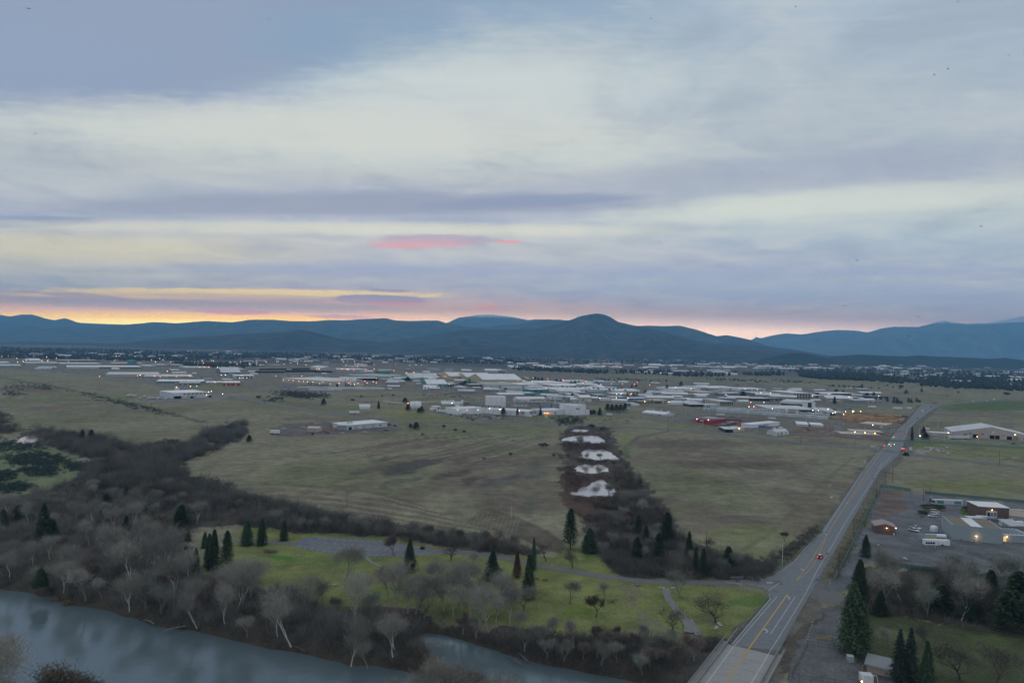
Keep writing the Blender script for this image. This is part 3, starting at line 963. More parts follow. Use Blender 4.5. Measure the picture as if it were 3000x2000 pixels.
def strip_mb(mb, line, w, dz=0.05, step=8.0, follow=True, mi=0):
 p = np.array([tuple(q)[:2] for q in line])
 L = float(np.sum(np.hypot(*(p[1:] - p[:-1]).T)))
 n = max(2, int(L / step) + 1)
 q = resample(p, n)
 t = np.gradient(q, axis=0)
 t /= np.hypot(t[:, 0], t[:, 1])[:, None] + 1e-9
 nn = np.stack([-t[:, 1], t[:, 0]],-1)
 ww = np.asarray(w) if hasattr(w, '__len__') else w
 a, b = q + nn * ww / 2, q - nn * ww / 2
 za = H(a[:, 0], a[:, 1]) if follow else np.zeros(n)
 zb = H(b[:, 0], b[:, 1]) if follow else np.zeros(n)
 z = np.maximum(za, zb)
 dd = np.hypot(q[:, 0], q[:, 1])
 z = z + dz + dd * 1.5e-4
 vs = []
 for i in range(n):
  vs += [(a[i, 0], a[i, 1], z[i]),(b[i, 0], b[i, 1], z[i])]
 mb.add(vs, [(2 * i + 1,2 * i + 3,2 * i + 2,2 * i) for i in range(n - 1)], mi)
def poly_mb(mb, px, dz, mi=0, flat=None):
 pts = [P(a, b) for a, b in px]
 z = (max(p.z for p in pts) if flat is None else flat) + dz + pts[0].length * 4e-5
 mb.add([(p.x, p.y, z) for p in pts],[tuple(range(len(pts)))], mi)
def ribbon_mb(mb, Lpx, Rpx, n, dz, mi=0):
 a = resample([G(*p) for p in Lpx], n)
 b = resample([G(*p) for p in Rpx], n)
 vs = []
 for i in range(n):
  d = math.hypot(a[i][0], a[i][1])
  vs += [(a[i][0], a[i][1], dz + d * 4e-5),(b[i][0], b[i][1], dz + d * 4e-5)]
 mb.add(vs, [(2 * i, 2 * i + 1,2 * i + 3,2 * i + 2) for i in range(n - 1)], mi)
def S(o, name=None):
 return finish(o, name or o.name, kind='structure')
# main road sheet (asphalt) from the bridge end to the junction
mb = MB()
aL = resample([G(*p) for p in MAIN_L[2:]],90)
aR = resample([G(*p) for p in MAIN_R[2:]],90)
vs = []
for i in range(90):
 d = math.hypot(*aL[i])
 vs += [(aL[i][0], aL[i][1],0.05 + d * 4e-5),(aR[i][0], aR[i][1],0.05 + d * 4e-5)]
mb.add(vs, [(2 * i, 2 * i + 1,2 * i + 3,2 * i + 2) for i in range(89)])
S(mb.build('main_road', ASPH))
mb = MB()
strip_mb(mb, smoothline([G(*p) for p in PARK]),5.6,0.035,5)
S(mb.build('park_road', ASPH2))
mb = MB()
mb.add([(*G(a, b)[:2],0.055) for a, b in [(2262,1747),(2252,1733),(2232,1722),(2200,1716),(2160,1712),(2160,1700),(2240,1693),(2275,1681),(2321,1650),(2380,1590),(2420,1640),(2330,1750)]],
  [tuple(range(12))[::-1]])
S(mb.build('junction_pavement', ASPH))
mb = MB()
mb.add([(*G(a, b)[:2],0.05) for a, b in [(2372,1742),(2385,1716),(2420,1730),(2478,1748),(2470,1768),(2400,1760),(2375,1752)]],[tuple(range(7))[::-1]])
S(mb.build('driveway', ASPH2))
for nm, ln, w in (('side_street', WEST, 17),('side_street', EAST, 12),('far_road', FARE, 15),('side_street', FARW, 14)):
 mb = MB()
 strip_mb(mb, smoothline([G(*p) for p in ln]), w, 0.06,12)
 S(mb.build(nm, ASPH2))
# more far streets of the industrial estate (thin tracks)
for nm, ln, w in (('side_street', [(1627,1243),(1620,1232),(1600,1226),(1700,1222),(1780,1214),(1875,1205),(1960,1200),(2060,1198)],7),
     ('cul_de_sac', [(1960,1236),(1975,1226),(2040,1217),(2120,1214),(2200,1222),(2300,1232),(2420,1246),(2470,1250),(2440,1270),(2420,1275),(2300,1270),(2200,1250),(2080,1246),(1965,1240)],10),
     ('side_street', [(2640,1262),(2600,1268),(2560,1262)],8),
     ('side_street', [(2672,1275),(2760,1280),(2900,1290),(3100,1303)],9),
     ('dirt_track', [(300,1146),(340,1150),(420,1152),(520,1155)],5),
     ('side_street', [(1480,1126),(1600,1130),(1700,1150),(1850,1155),(2000,1158),(2150,1160)],9),
     ('side_street', [(1310,1150),(1440,1160),(1600,1168),(1700,1180),(1900,1192)],8)):
 mb = MB()
 strip_mb(mb, smoothline([G(*p) for p in ln]), w, 0.09,12)
 S(mb.build(nm, ASPH2 if nm != 'dirt_track' else mat('track_soil', (0.18,0.165,0.13),0.9)))
mb = MB()
strip_mb(mb, smoothline([P(*p)[:2] for p in [(1950,1722),(1954,1745),(1966,1765),(1985,1790),(2010,1815),(2035,1840),(2050,1862)]]),[2.6] * 1 + [2.6] if False else 3.0,0.05,2.5)
strip_mb(mb, smoothline([P(*p)[:2] for p in [(2010,1812),(2025,1835),(2022,1856)]]),4.5,0.07,2.5)
S(mb.build('gravel_path', mat('path_gravel', (0.21,0.215,0.22),0.95,0.2,1.0, rust=0.5)))
mb = MB()
strip_mb(mb, smoothline([P(*p)[:2] for p in [(1073,1630),(1085,1645),(1110,1657),(1130,1666)]]),1.5,0.05,3)
S(mb.build('footpath', mat('path_gravel', (0.2,0.2,0.2))))
# car park
mb = MB()
cp = [(862,1590),(866,1585),(890,1576),(921,1573),(1000,1576),(1095,1582),(1135,1586),(1253,1604),(1352,1614),(1352,1622),(1257,1624),(1180,1629),(1095,1629),(1036,1627),(945,1617),(890,1607),(862,1598)]
poly_mb(mb, cp[::-1],0.045, flat=0.0)
S(mb.build('parking_lot', mat('lot_asphalt', (0.15,0.165,0.185),0.85,0.2,0.25, rust=0.5)))
mb = MB()
strip_mb(mb, [G(*p) for p in [(862,1594),(800,1588),(740,1585),(690,1583),(640,1580)]],5,0.04,5)
S(mb.build('park_road', ASPH2))
mk = MB()
rng = random.Random(4)
for a, b in [((930,1574.5),(1130,1586)),((1220,1600),(1250,1604))]:
 A, B = G(*a), G(*b)
 n = int((B - A).length / 3.0)
 for i in range(n):
  p = A.lerp(B, i / n)
  q = G(*(a[0] + (b[0] - a[0]) * i / n + 9, a[1] + (b[1] - a[1]) * i / n + 4.5))
  strip_mb(mk, [p, q],0.2,0.10,3, False)
for a, b in [((872,1603),(945,1617)),((945,1617),(1036,1627)),((1036,1627),(1180,1629)),((1180,1629),(1257,1624))]:
 A, B = G(*a), G(*b)
 n = int((B - A).length / 3.2)
 for i in range(n):
  p = A.lerp(B, i / n)
  q = G(a[0] + (b[0] - a[0]) * i / n + 9, a[1] + (b[1] - a[1]) * i / n - 5)
  strip_mb(mk, [p, q],0.2,0.10,3, False)
for k in range(9):
 a = (950 + k * 26,1588 + k * 1.9)
 strip_mb(mk, [G(*a), G(a[0] + 9, a[1] + 4)],0.2,0.10,3, False)
 a = (960 + k * 28,1606 + k * 1.0)
 strip_mb(mk, [G(*a), G(a[0] + 9, a[1] - 4)],0.2,0.10,3, False)
S(mk.build('parking_markings', WHITEP))
mk = MB()
for a, b in [((886,1580),(900,1584)),((925,1575),(940,1579))]:
 A, B = G(*a), G(*b)
 mk.add([(A.x, A.y, .12),(B.x, A.y, .12),(B.x, B.y, .12),(A.x, B.y, .12)],[(3,2,1,0)])
S(mk.build('disabled_bay_markings', BLUEP))
mk = MB()
strip_mb(mk, [G(*p) for p in [(862,1590),(866,1585),(890,1576),(921,1573)]],0.35,0.14,2, False)
strip_mb(mk, [G(*p) for p in [(1230,1599),(1300,1606),(1352,1613)]],0.35,0.14,2, False)
S(mk.build('yellow_kerb', mat('kerb_yellow', (0.42,0.27,0.07))))
# painted lines of the main road
mw = MB()
for ln, w in [([(2140,1905),(2276,1747)], .3),([(2408,1566),(2527,1381)], .3),([(2534,1370),(2572,1326)], .35),([(2242,1929),(2252,1914),(2355,1748),(2393,1673),(2436,1601),(2472,1538),(2535,1439),(2572,1381),(2612,1333)], .3),
    ([(2329,1748),(2258,1856)], .32),([(2274,1680),(2321,1650),(2360,1606),(2398,1568)], .3),([(2251,1730),(2282,1708)], .4),
    ([(2601,1304),(2629,1261),(2663,1231),(2697,1191)], .35),([(2640,1296),(2660,1256),(2688,1228),(2728,1199)], .35),([(2587,1352),(2573,1372)], .4),([(2254,1738),(2262,1745),(2258,1752),(2145,1886)], .35)]:
 strip_mb(mw, [G(*p) for p in ln], w * .72,0.075,6, False)
S(mw.build('white_lane_lines', WHITEP))
my = MB()
for ln, w in [([(2175,1924),(2195,1898),(2307.6,1740)], .55),([(2333,1700),(2377,1641),(2416,1578),(2448,1526),(2495,1455),(2515,1423),(2543,1380),(2590,1312)], .3),
    ([(2334,1701),(2362,1678),(2380,1660),(2392,1640),(2418,1580)], .28),([(2495,1457),(2520,1430),(2551,1384)], .28),([(2607,1302),(2640,1258),(2655,1242),(2690,1208)], .3),([(2616,1302),(2640,1270),(2648,1250),(2655,1242)], .3)]:
 strip_mb(my, [G(*p) for p in ln], w, 0.078,4, False)
S(my.build('yellow_centre_lines', YELP))
def arrow(px, py, s=1.0, flip=1):
 o = G(px, py)
 d = (G(px + 25, py - 40) - o).normalized()
 r = Vector((d.y, -d.x, 0)) * flip
 mb = MB()
 pts = [(0.15,-1.8),(0.15,0.2),(-0.5,1.0),(-0.2,1.4),(-1.6,1.5),(-1.3,0.2),(-0.9,0.6),(-0.2,0.0),(-0.2,-1.8)]
 v = [(o.x + r.x * a * s + d.x * b * s, o.y + r.y * a * s + d.y * b * s, 0.085 + o.length * 4e-5) for a, b in pts]
 mb.add(v, [tuple(range(len(v)))[::-1] if flip > 0 else tuple(range(len(v)))])
 S(mb.build('turn_arrow', WHITEP))
arrow(2314,1751,1.1)
arrow(2248,1848,1.2)
arrow(2354,1669,0.9)
arrow(2422,1566,0.9)
arrow(2484,1474,1.0)
mb = MB()
for i in range(4):
 a = (2247 + i * 4.5,1704)
 strip_mb(mb, [G(*a), G(a[0] + 1, a[1] + 5)],0.35,0.085,3, False)
S(mb.build('crossing_marking', WHITEP))
# ------------------------------------------------------------------ bridge
O_ = G(2212,1905)
DIR = (G(2543,1380) - G(2195,1898)).normalized()
NRM = Vector((DIR.y, -DIR.x, 0))
def BR(s, t, z):
 p = O_ + DIR * s + NRM * t
 return (p.x, p.y, z)
def lat(px, py):
 return (G(px, py) - O_).dot(NRM)
tL, tR = lat(2149,1893) - 2.3, lat(2252,1914) + 2.4
def brbox(mb, s0, s1, t0, t1, z0, z1, mi=0):
 vs = [BR(s, t, z) for z in (z0, z1) for s, t in ((s0, t0),(s0, t1),(s1, t1),(s1, t0))]
 mb.add(vs, [(0,1,2,3),(7,6,5,4),(0,4,5,1),(1,5,6,2),(2,6,7,3),(3,7,4,0)], mi)
bridge = empty('road_bridge', O_, 0, 'long concrete road bridge with pale deck, kerbs and steel railings over the river', 'bridge')
bridge.location = (0,0,0)
mb = MB()
brbox(mb, -120,0, tL - 1.9, tR + 1.9,-0.9,0.03)
mb.build('deck', CONC, bridge)
mb = MB()
brbox(mb, -120,1.5, tL - 1.9, tL - 0.2,0.032,0.25)
brbox(mb, -120,1.5, tR + 0.2, tR + 1.9,0.032,0.25)
mb.build('sidewalk', CONCD, bridge)
for t0 in (tL - 0.2, tR - 0.15):
 mb = MB()
 brbox(mb, -120,14, t0, t0 + 0.35,0.04,0.85)
 mb.build('kerb_parapet', CONCD, bridge)
for t0 in (tL - 1.8, tR + 1.8):
 mb = MB()
 for z_ in (0.65,1.0,1.3):
  mb.tube([BR(-120, t0, z_), BR(4, t0, z_)],0.045,5)
 s = -120
 while s < 4:
  mb.tube([BR(s, t0,0.2), BR(s, t0,1.35)],0.05,4)
  s += 1.6
 mb.build('railing', STEEL, bridge)
for s0 in (-0.6,-38,-76):
 mb = MB()
 brbox(mb, s0 - 1.0, s0 + 0.6, tL - 1.0, tR + 1.0,-2.4,-0.92)
 for tt in (tL, tL * 0.5 + tR * 0.5, tR):
  brbox(mb, s0 - 0.6, s0 + 0.3, tt - 0.6, tt + 0.6,-8.5,-2.38)
 mb.build('pier', CONCD, bridge)
mb = MB()
for tt in np.linspace(tL - 0.8, tR + 0.8,6):
 brbox(mb, -120,-0.3, tt - 0.25, tt + 0.25,-1.9,-0.92)
mb.build('girders', CONCD, bridge)
for i in range(9):
 tt = -1.2 + 0.0 * i
mb = MB()
for tt in (lat(2149,1893), lat(2252,1914)):
 vs = [BR(-120, tt - 0.15, .045), BR(-120, tt + 0.15, .045), BR(0, tt + 0.15, .045), BR(0, tt - 0.15, .045)]
 mb.add(vs, [(0,1,2,3)])
mb.build('edge_line', WHITEP, bridge)
mb = MB()
tc_ = lat(2195,1898)
for o_ in (-0.22,0.22):
 vs = [BR(-120, tc_ + o_ - 0.11, .045), BR(-120, tc_ + o_ + 0.11, .045), BR(-0, tc_ + o_ + 0.11, .045), BR(-0, tc_ + o_ - 0.11, .045)]
 mb.add(vs, [(0,1,2,3)])
mb.build('centre_line', YELP, bridge)
mb = MB()
for k in range(-14,0):
 vs = [BR(k * 8.0, tL, .034), BR(k * 8.0, tR, .034), BR(k * 8.0 + 0.12, tR, .034), BR(k * 8.0 + 0.12, tL, .034)]
 mb.add(vs, [(0,1,2,3)])
mb.build('deck_joint', mat('joint_dark', (0.12,0.12,0.12)), bridge)
def guardrail(px, label, z0=0.0):
 pts = resample([G(*p) for p in px], max(3, int(len(px) * 6)))
 r = empty('guardrail', (pts[0][0], pts[0][1], z0),0, label, 'guardrail')
 o = Vector((pts[0][0], pts[0][1], z0))
 mb = MB()
 for i in range(len(pts) - 1):
  a, b = Vector((*pts[i], z0)) - o, Vector((*pts[i + 1], z0)) - o
  mb.add([(a.x, a.y, .45),(b.x, b.y, .45),(b.x, b.y, .78),(a.x, a.y, .78),(a.x + .06, a.y + .06, .45),(b.x + .06, b.y + .06, .45),(b.x + .06, b.y + .06, .78),(a.x + .06, a.y + .06, .78)],
    [(0,1,2,3),(7,6,5,4),(3,2,6,7),(0,4,5,1)])
 mb.build('rail', STEEL, r)
 for q in resample(pts, max(3, int(sum(np.hypot(*(pts[1:] - pts[:-1]).T)) / 3.5))):
  mb = MB()
  mb.box(q[0] - o.x - .07, q[0] - o.x + .07, q[1] - o.y - .07, q[1] - o.y + .07,-.3, .72)
  mb.build('post', WOODP, r)
guardrail([(2286,1892),(2305,1862),(2340,1803),(2360,1768),(2380,1754),(2396,1752)], 'steel guardrail on the right side of the road above the bare bank')
guardrail([(2138,1884),(2175,1838),(2230,1774),(2252,1746),(2240,1728),(2222,1718),(2185,1714)], 'curved steel guardrail between road junction and park lawn')
# ------------------------------------------------------------------ plants
rt = random.Random(11)
def bare_tree_meshes(name, h=12.0, spread=0.5, trunk_h=0.25, seed=0, depth=5, twigs=1700, upright=0.5, lean=0.0, tw=0.035, limbs=5, twig_len=1.3):
 """returns (trunk MB, crown MB) of a leafless tree of height h"""
 rg = random.Random(seed)
 tr, cr = MB(), MB()
 tips = []
 def branch(p, d, L, r, lev):
  n = 3
  pts, rads = [p],[r]
  q = p.copy()
  dd = d.copy()
  for i in range(n):
   dd = (dd + Vector((rg.gauss(0, .16), rg.gauss(0, .16), rg.gauss(0.05 * upright, .10)))).normalized()
   q = q + dd * (L / n)
   pts.append(q.copy())
   rads.append(r * (1 - 0.45 * (i + 1) / n))
  (tr if lev <= 1 else cr).tube(pts, rads, 5 if lev <= 1 else 3, cap=False)
  if lev == depth - 2:
   for i in range(1, n + 1):
    tips.append((pts[i], dd))
  if lev >= depth - 1:
   for i in range(1, n + 1):
    tips.append((pts[i], dd))
   return
  nb = rg.randint(2,3) + (limbs - 3 if lev == 0 else 0)
  for k in range(nb):
   t = rg.uniform(0.45,1.0) if k else 1.0
   i = min(n - 1, int(t * n))
   bp = pts[i].lerp(pts[i + 1], t * n - i) if i < n else pts[-1]
   ang = rg.uniform(0,6.28)
   out = Vector((math.cos(ang), math.sin(ang), rg.uniform(-0.1,0.5) + upright * 0.6))
   nd = (dd * (0.5 + upright * 0.6) + out.normalized() * (0.35 + spread * 0.55)).normalized()
   branch(bp, nd, L * rg.uniform(0.62,0.85), rads[i] * rg.uniform(0.5,0.72), lev + 1)
 base_r = h * 0.018 + 0.04
 d0 = Vector((lean, lean * 0.4,1)).normalized()
 branch(Vector((0,0,-0.3)), d0, h * trunk_h + 0.3, base_r, 0)
 # rescale to height
 zs = max(v[2] for v in tr.v + cr.v)
 k = h * 0.9 / zs
 tr.v = [(v[0] * k, v[1] * k, v[2] * k) for v in tr.v]
 cr.v = [(v[0] * k, v[1] * k, v[2] * k) for v in cr.v]
 tips = [(p * k, d) for p, d in tips]
 for i in range(twigs):
  p, d = rg.choice(tips)
  p = p + Vector((rg.gauss(0, .8), rg.gauss(0, .8), rg.gauss(0, .8))) * (h / 14)
  dr = (d * 0.7 + Vector((rg.gauss(0, .7), rg.gauss(0, .7), rg.gauss(0.25, .5)))).normalized()
  L = twig_len * rg.uniform(0.5,1.3) * h / 12
  s_ = dr.cross(Vector((rg.gauss(0,1), rg.gauss(0,1), rg.gauss(0,1)))).normalized() * tw
  m_ = p + dr * L * 0.5 + Vector((rg.gauss(0, .08), rg.gauss(0, .08), rg.gauss(0, .08)))
  e = p + dr * L
  cr.add([tuple(p - s_), tuple(p + s_), tuple(m_ + s_ * .7), tuple(e), tuple(m_ - s_ * .7)],[(0,1,2,3,4)])
 return tr, cr
BARK = mat('grey_bark', (0.18,0.172,0.16),0.9,0.3,2.0, objvar=0.25)
BARKW = mat('pale_bark', (0.42,0.41,0.39),0.9,0.3,2.0, objvar=0.2)
BARKD = mat('dark_bark', (0.07,0.064,0.058),0.9,0.3,2.0, objvar=0.2)
TWIG = mat('twigs', (0.255,0.246,0.218),0.9,0.25,0.6, objvar=0.28)
TWIGR = mat('reddish_twigs', (0.175,0.14,0.125),0.9,0.25,0.6, objvar=0.25)
TWIGG = mat('lichen_twigs', (0.20,0.215,0.185),0.9,0.25,0.6, objvar=0.25)
TWIGD = mat('dark_twigs', (0.085,0.076,0.072),0.9,0.3,0.6, objvar=0.25)
LEAFB = mat('withered_leaves', (0.060,0.042,0.030),0.9,0.4,0.8, objvar=0.2)
def make_tree(kind, bark, twig, label, cat='bare tree', group=None, **kw):
 tr, cr = bare_tree_meshes(kind, **kw)
 r = empty('bare_tree', (0,0,-500),0, label, cat, group)
 tr.build('trunk', bark, r)
 cr.build('crown', twig, r)
 return r
NEARG = 'bare trees of the riverside woodland'
cotton = [make_tree('c', BARKW, TWIG, 'x', h=18, spread=0.30, trunk_h=0.42, seed=s, depth=6, twigs=1900, upright=0.75, tw=.026, twig_len=1.6, lean=l) for s, l in ((1, .02),(2, .12),(3,-.06),(4, .0))]
round_ = [make_tree('r', BARK, TWIG if s % 2 else TWIGG, 'x', h=11, spread=0.62, trunk_h=0.22, seed=s, depth=6, twigs=1900, upright=0.55, tw=.025, twig_len=1.7) for s in (11,12,13,14)]
redd = [make_tree('q', BARK, TWIGR, 'x', h=8, spread=0.60, trunk_h=0.15, seed=s, depth=5, twigs=3600, upright=0.6, tw=.028) for s in (21,22)]
oak = [make_tree('o', BARKD, TWIGD, 'x', h=10, spread=0.85, trunk_h=0.25, seed=s, depth=6, twigs=1200, upright=0.3, tw=.028, limbs=6) for s in (31,32,33)]
used = set()
def place(proto, h, h0, p, label, group=None, rz=None, sx=1.0):
 s = h / h0
 r = dup(proto, p, rt.uniform(0,6.28) if rz is None else rz, (s * sx, s * sx, s), label, group)
 return r
def hpx(top, base_pt):
 """height in metres of something at base_pt whose tip is at image row `top`"""
 x, y = base_pt.x, base_pt.y
 z = base_pt.z
 lo, hi = 0.0,90.0
 for _ in range(30):
  md = (lo + hi) / 2
  if uv(x, y, z + md)[1] > top:
   lo = md
  else:
   hi = md
 return lo
# single leafless trees that stand apart: (x, base y, top y, kind, label)
for bx, by, ty, kd, lb in [
 (1133,1724,1650, oak[0], 'spreading leafless tree with curved forked trunk on the lawn below the parking lot'),
 (1012,1700,1601, round_[0], 'round-crowned leafless tree standing on the lawn left of the forked tree'),
 (975,1688,1596, cotton[1], 'leaning willow-like bare tree on the lawn near the parking lot edge'),
 (1165,1790,1625, cotton[0], 'tall bare tree at the lawn edge just left of the dark cypress'),
 (1195,1795,1672, cotton[2], 'slim bare tree at the lawn edge below the dark cypress'),
 (1242,1807,1690, round_[1], 'bare tree with twisted stem at the brush edge right of the dark cypress'),
 (1300,1790,1660, cotton[3], 'bare tree in front of the picnic tables, nearer the river'),
 (1337,1778,1633, cotton[0], 'tall grey bare tree between picnic tables and the river brush'),
 (1380,1663,1610, round_[2], 'small slender bare tree beside the park road bend'),
 (1321,1641,1566, oak[1], 'rust-coloured half bare tree overhanging the right end of the parking lot'),
 (1384,1772,1706, round_[3], 'thin grey bare tree just below the dark deodar'),
 (1155,1625,1566, redd[0], 'bare tree on the near kerb of the parking lot beside the cypress'),
 (761,1708,1640, round_[1], 'lone broken-topped bare tree on the left lawn'),
 (728,1736,1690, cotton[2], 'small forked pale bare tree at the lower left lawn edge'),
 (1431,1850,1690, cotton[1], 'tall white-stemmed bare tree rising from brush near the side channel'),
 (1475,1775,1696, cotton[3], 'slim white birch-like tree left of the tall park cypress'),
 (1490,1762,1688, cotton[0], 'second slim white-stemmed tree close to the tall park cypress'),
 (1600,1643,1578, oak[2], 'dark gnarled oak beside the park road right of the twin cypresses'),
 (1677,1665,1601, oak[0], 'dark gnarled oak on the green verge below the tall pine'),
 (1669,1769,1704, round_[0], 'small round bare tree alone in the middle of the right lawn'),
 (1778,1757,1702, round_[2], 'small bare tree on the right lawn near the park road'),
 (1993,1752,1664, round_[1], 'rounded bare tree right of the boulders beside the park road'),
 (2096,1822,1722, oak[1], 'wide spreading bare oak on the grass left of the main road'),
 (1973,1852,1765, oak[2], 'black gnarled oak beside the gravel path'),
 (2033,1935,1850, redd[1], 'dark bare tree low beside the bridge approach'),
 (2080,1617,1572, oak[0], 'lichen covered bare tree at the field edge with a pale trunk'),
 (2298,1585,1556, redd[0], 'small bare shrub tree beside the white pole at the road'),
 (2812,1990,1862, oak[1], 'broad bare tree on the lower right meadow, nearest the dark cedars'),
 (2915,2015,1886, oak[2], 'broad bare tree at the bottom right corner of the meadow'),
 (2606,1905,1842, round_[0], 'thin bare tree right of the giant sequoia-like conifer'),
 (2713,1890,1822, oak[0], 'forked bare tree on the meadow behind the dark cedars'),
 (1564,1223,1196, oak[1], 'bare tree in front of the white plant wall'),
 (1530,1219,1203, round_[2], 'small bare tree against the white plant wall'),
 (1628,1217,1204, oak[0], 'small bare tree right of the lit plant entrance'),
 (2393,1170,1157, redd[1], 'rusty-leaved tree in front of the two storey beige building'),
 (1722,1352,1322, cotton[2], 'thin bare tree between the second and third pond, left'),
 (1762,1353,1326, round_[0], 'thin bare tree between the second and third pond, right'),
 (1700,1310,1284, round_[2], 'bare tree below the top large pond'),
 (1712,1394,1362, cotton[3], 'bare tree before the third pond, left'),
 (1752,1396,1366, round_[1], 'bare tree before the third pond, right'),
 (1745,1466,1418, cotton[0], 'bare tree before the lowest pond, middle'),
 (1786,1462,1412, round_[3], 'bare tree before the lowest pond, right'),
 (1155,1900,1780, cotton[2], 'pale-trunked cottonwood leaning over the river bank, left of the reed clump'),
]:
 p = P(bx, by)
 h = hpx(ty, p)
 h0 = {id(cotton[i]): 18 for i in range(4)} | {id(round_[i]): 11 for i in range(4)} | {id(redd[i]): 8 for i in range(2)} | {id(oak[i]): 10 for i in range(3)}
 place(kd, h, h0[id(kd)], p, lb)
# brown-leaved oak on the lawn
tr, cr = bare_tree_meshes('b', h=9, spread=0.7, trunk_h=0.3, seed=77, depth=5, twigs=2600, upright=0.35, tw=.12, twig_len=.35)
p = P(1746,1807)
bo = empty('leafy_oak', p, 0, 'dark oak still holding brown leaves in the middle of the right lawn', 'tree')
tr.build('trunk', BARKD, bo)
cr.build('crown', LEAFB, bo)
s_ = hpx(1738, p) / 9
bo.scale = (s_, s_, s_)
# woodland fill
WREG = [  # polygon, spacing weight, height range, group label
 ([(-60,1480),(100,1455),(230,1430),(520,1440),(700,1530),(560,1560),(520,1620),(560,1690),(700,1720),(900,1770),(1060,1800),(1255,1845),(1262,1862),(1250,1930),(1235,1990),(1150,1965),(1010,1955),
  (870,1915),(720,1885),(560,1848),(400,1805),(270,1778),(100,1735),(-60,1720)],112, 'bare tree crowded into the grey riverside woodland left of the park', NEARG),
 ([(700,1500),(860,1515),(1000,1540),(1150,1562),(1320,1580),(1450,1595),(1560,1622),(1480,1622),(1350,1602),(1250,1588),(1130,1574),(1000,1562),(870,1556),(700,1535)],34,
  'bare tree in the dark strip of woodland between mown hill and park', 'bare trees between hill and park'),
 ([(1680,1480),(1780,1480),(1900,1480),(1960,1540),(1990,1600),(2080,1640),(2220,1660),(2160,1690),(1990,1690),(1850,1686),(1780,1650),(1750,1580),(1690,1530)],34,
  'bare tree in the thicket below the ponds', 'bare trees below the ponds'),
 ([(2560,1700),(2700,1690),(2850,1720),(3050,1750),(3050,1860),(2850,1840),(2700,1810),(2560,1790)],26, 'bare tree in the dark wood right of the tall conifers', 'bare trees of the right-hand wood'),
 ([(1300,1850),(1420,1840),(1560,1860),(1700,1865),(1880,1870),(1990,1890),(2010,1960),(1900,1985),(1700,1955),(1500,1915),(1340,1870)],28, 'bare brushy tree on the near bank between park lawn and channel', 'bare trees by the channel'),
]
WREG += [([(1655,1300),(1700,1300),(1700,1350),(1690,1400),(1670,1440),(1650,1400)],7, 'small bare tree on the left bank of the ponds', 'bare trees left of the ponds'),
   ([(1800,1340),(1850,1380),(1880,1430),(1860,1470),(1800,1440),(1790,1390)],9, 'small bare tree on the right bank of the ponds', 'bare trees right of the ponds')]
WREG += [([(1040,1745),(1180,1770),(1280,1740),(1560,1730),(1560,1840),(1420,1835),(1260,1815),(1040,1785)],20, 'tall grey bare tree scattered over the lower park lawn', 'bare trees of the lower lawn')]
bare_count = 36
_regp = []
for poly, n, lb, gr in WREG:
 xs, ys = [a for a, b in poly],[b for a, b in poly]
 tries = 0
 got = []
 while len(got) < n and tries < 60000:
  tries += 1
  a, b = rt.uniform(min(xs), max(xs)), rt.uniform(min(ys), max(ys))
  if not inpoly(np.array([a]), np.array([b]), poly)[0]:
   continue
  v_ = b - 1000
  if rt.random() > (300 / max(v_, 300)) ** 1.0:
   continue
  p = P(a, b)
  if p.z < -4.3:
   continue
  if any((p.x - q.x) ** 2 + (p.y - q.y) ** 2 < 22 for q in got):
   continue
  got.append(p)
  riv = b > 1000 + 650
  if n == 28:
   pr, h0, h = rt.choice([(redd[0],8,5.0),(redd[1],8,6.0),(round_[0],11,7.5),(round_[1],11,6.5)])
  elif n == 112:
   pr, h0, h = rt.choice([(cotton[0],18,19),(cotton[1],18,18),(cotton[3],18,17),(cotton[2],18,16),(round_[0],11,11),(round_[1],11,11),(round_[2],11,9),(redd[0],8,8),(redd[1],8,8),(round_[3],11,12)])
   if b < 1640 or a < 250:
    h *= 0.8
  elif n == 20:
   pr, h0, h = rt.choice([(cotton[0],18,15),(cotton[2],18,13),(cotton[3],18,14),(round_[1],11,11)])
  elif n in (34,7,9):
   pr, h0, h = rt.choice([(oak[0],10,8),(oak[1],10,9),(round_[3],11,9),(redd[0],8,7),(round_[2],11,10),(oak[2],10,9)])
   if gr.endswith('ponds'):
    h *= 0.95
  else:
   pr, h0, h = rt.choice([(oak[0],10,13),(round_[1],11,16),(cotton[1],18,17),(round_[3],11,15)])
  place(pr, h * rt.uniform(.75,1.15), h0, p, lb, gr)
  bare_count += 1
# near-bank trees whose tops reach into the frame
for i, (px, d, h, z0) in enumerate([(15,190,22,-3),(-40,180,24,-3),(40,178,15,-3),(1290,190,11,-4),(1340,196,13,-4),(1400,192,12,-4),(1450,194,10,-4),(1500,190,12,-4),(1560,191,9,-4),
         (1250,197,10,-4),(1620,192,8,-3),(1700,190,8,-3),(1180,196,9,-4),(1220,192,11,-4),(1275,200,12,-4),(1310,201,12,-4),(1370,200,11,-4),(1420,199,10,-4),(1480,197,9,-4),(1530,196,9,-4),(1350,188,9,-4),(1590,193,8,-4)]):
 p = Vector(((px - 1500) / 2000 * d, d, z0))
 if px < 100:
  place(cotton[i % 3], h, 18, p, 'large pale bare tree at the bottom left corner on the near bank', 'bare trees on the near left bank')
 else:
  place(rt.choice([cotton[0], cotton[3], cotton[2]]), h * 1.1,18, p, 'bare tree on the near spit between river and channel', 'bare trees on the near spit')
 bare_count += 1
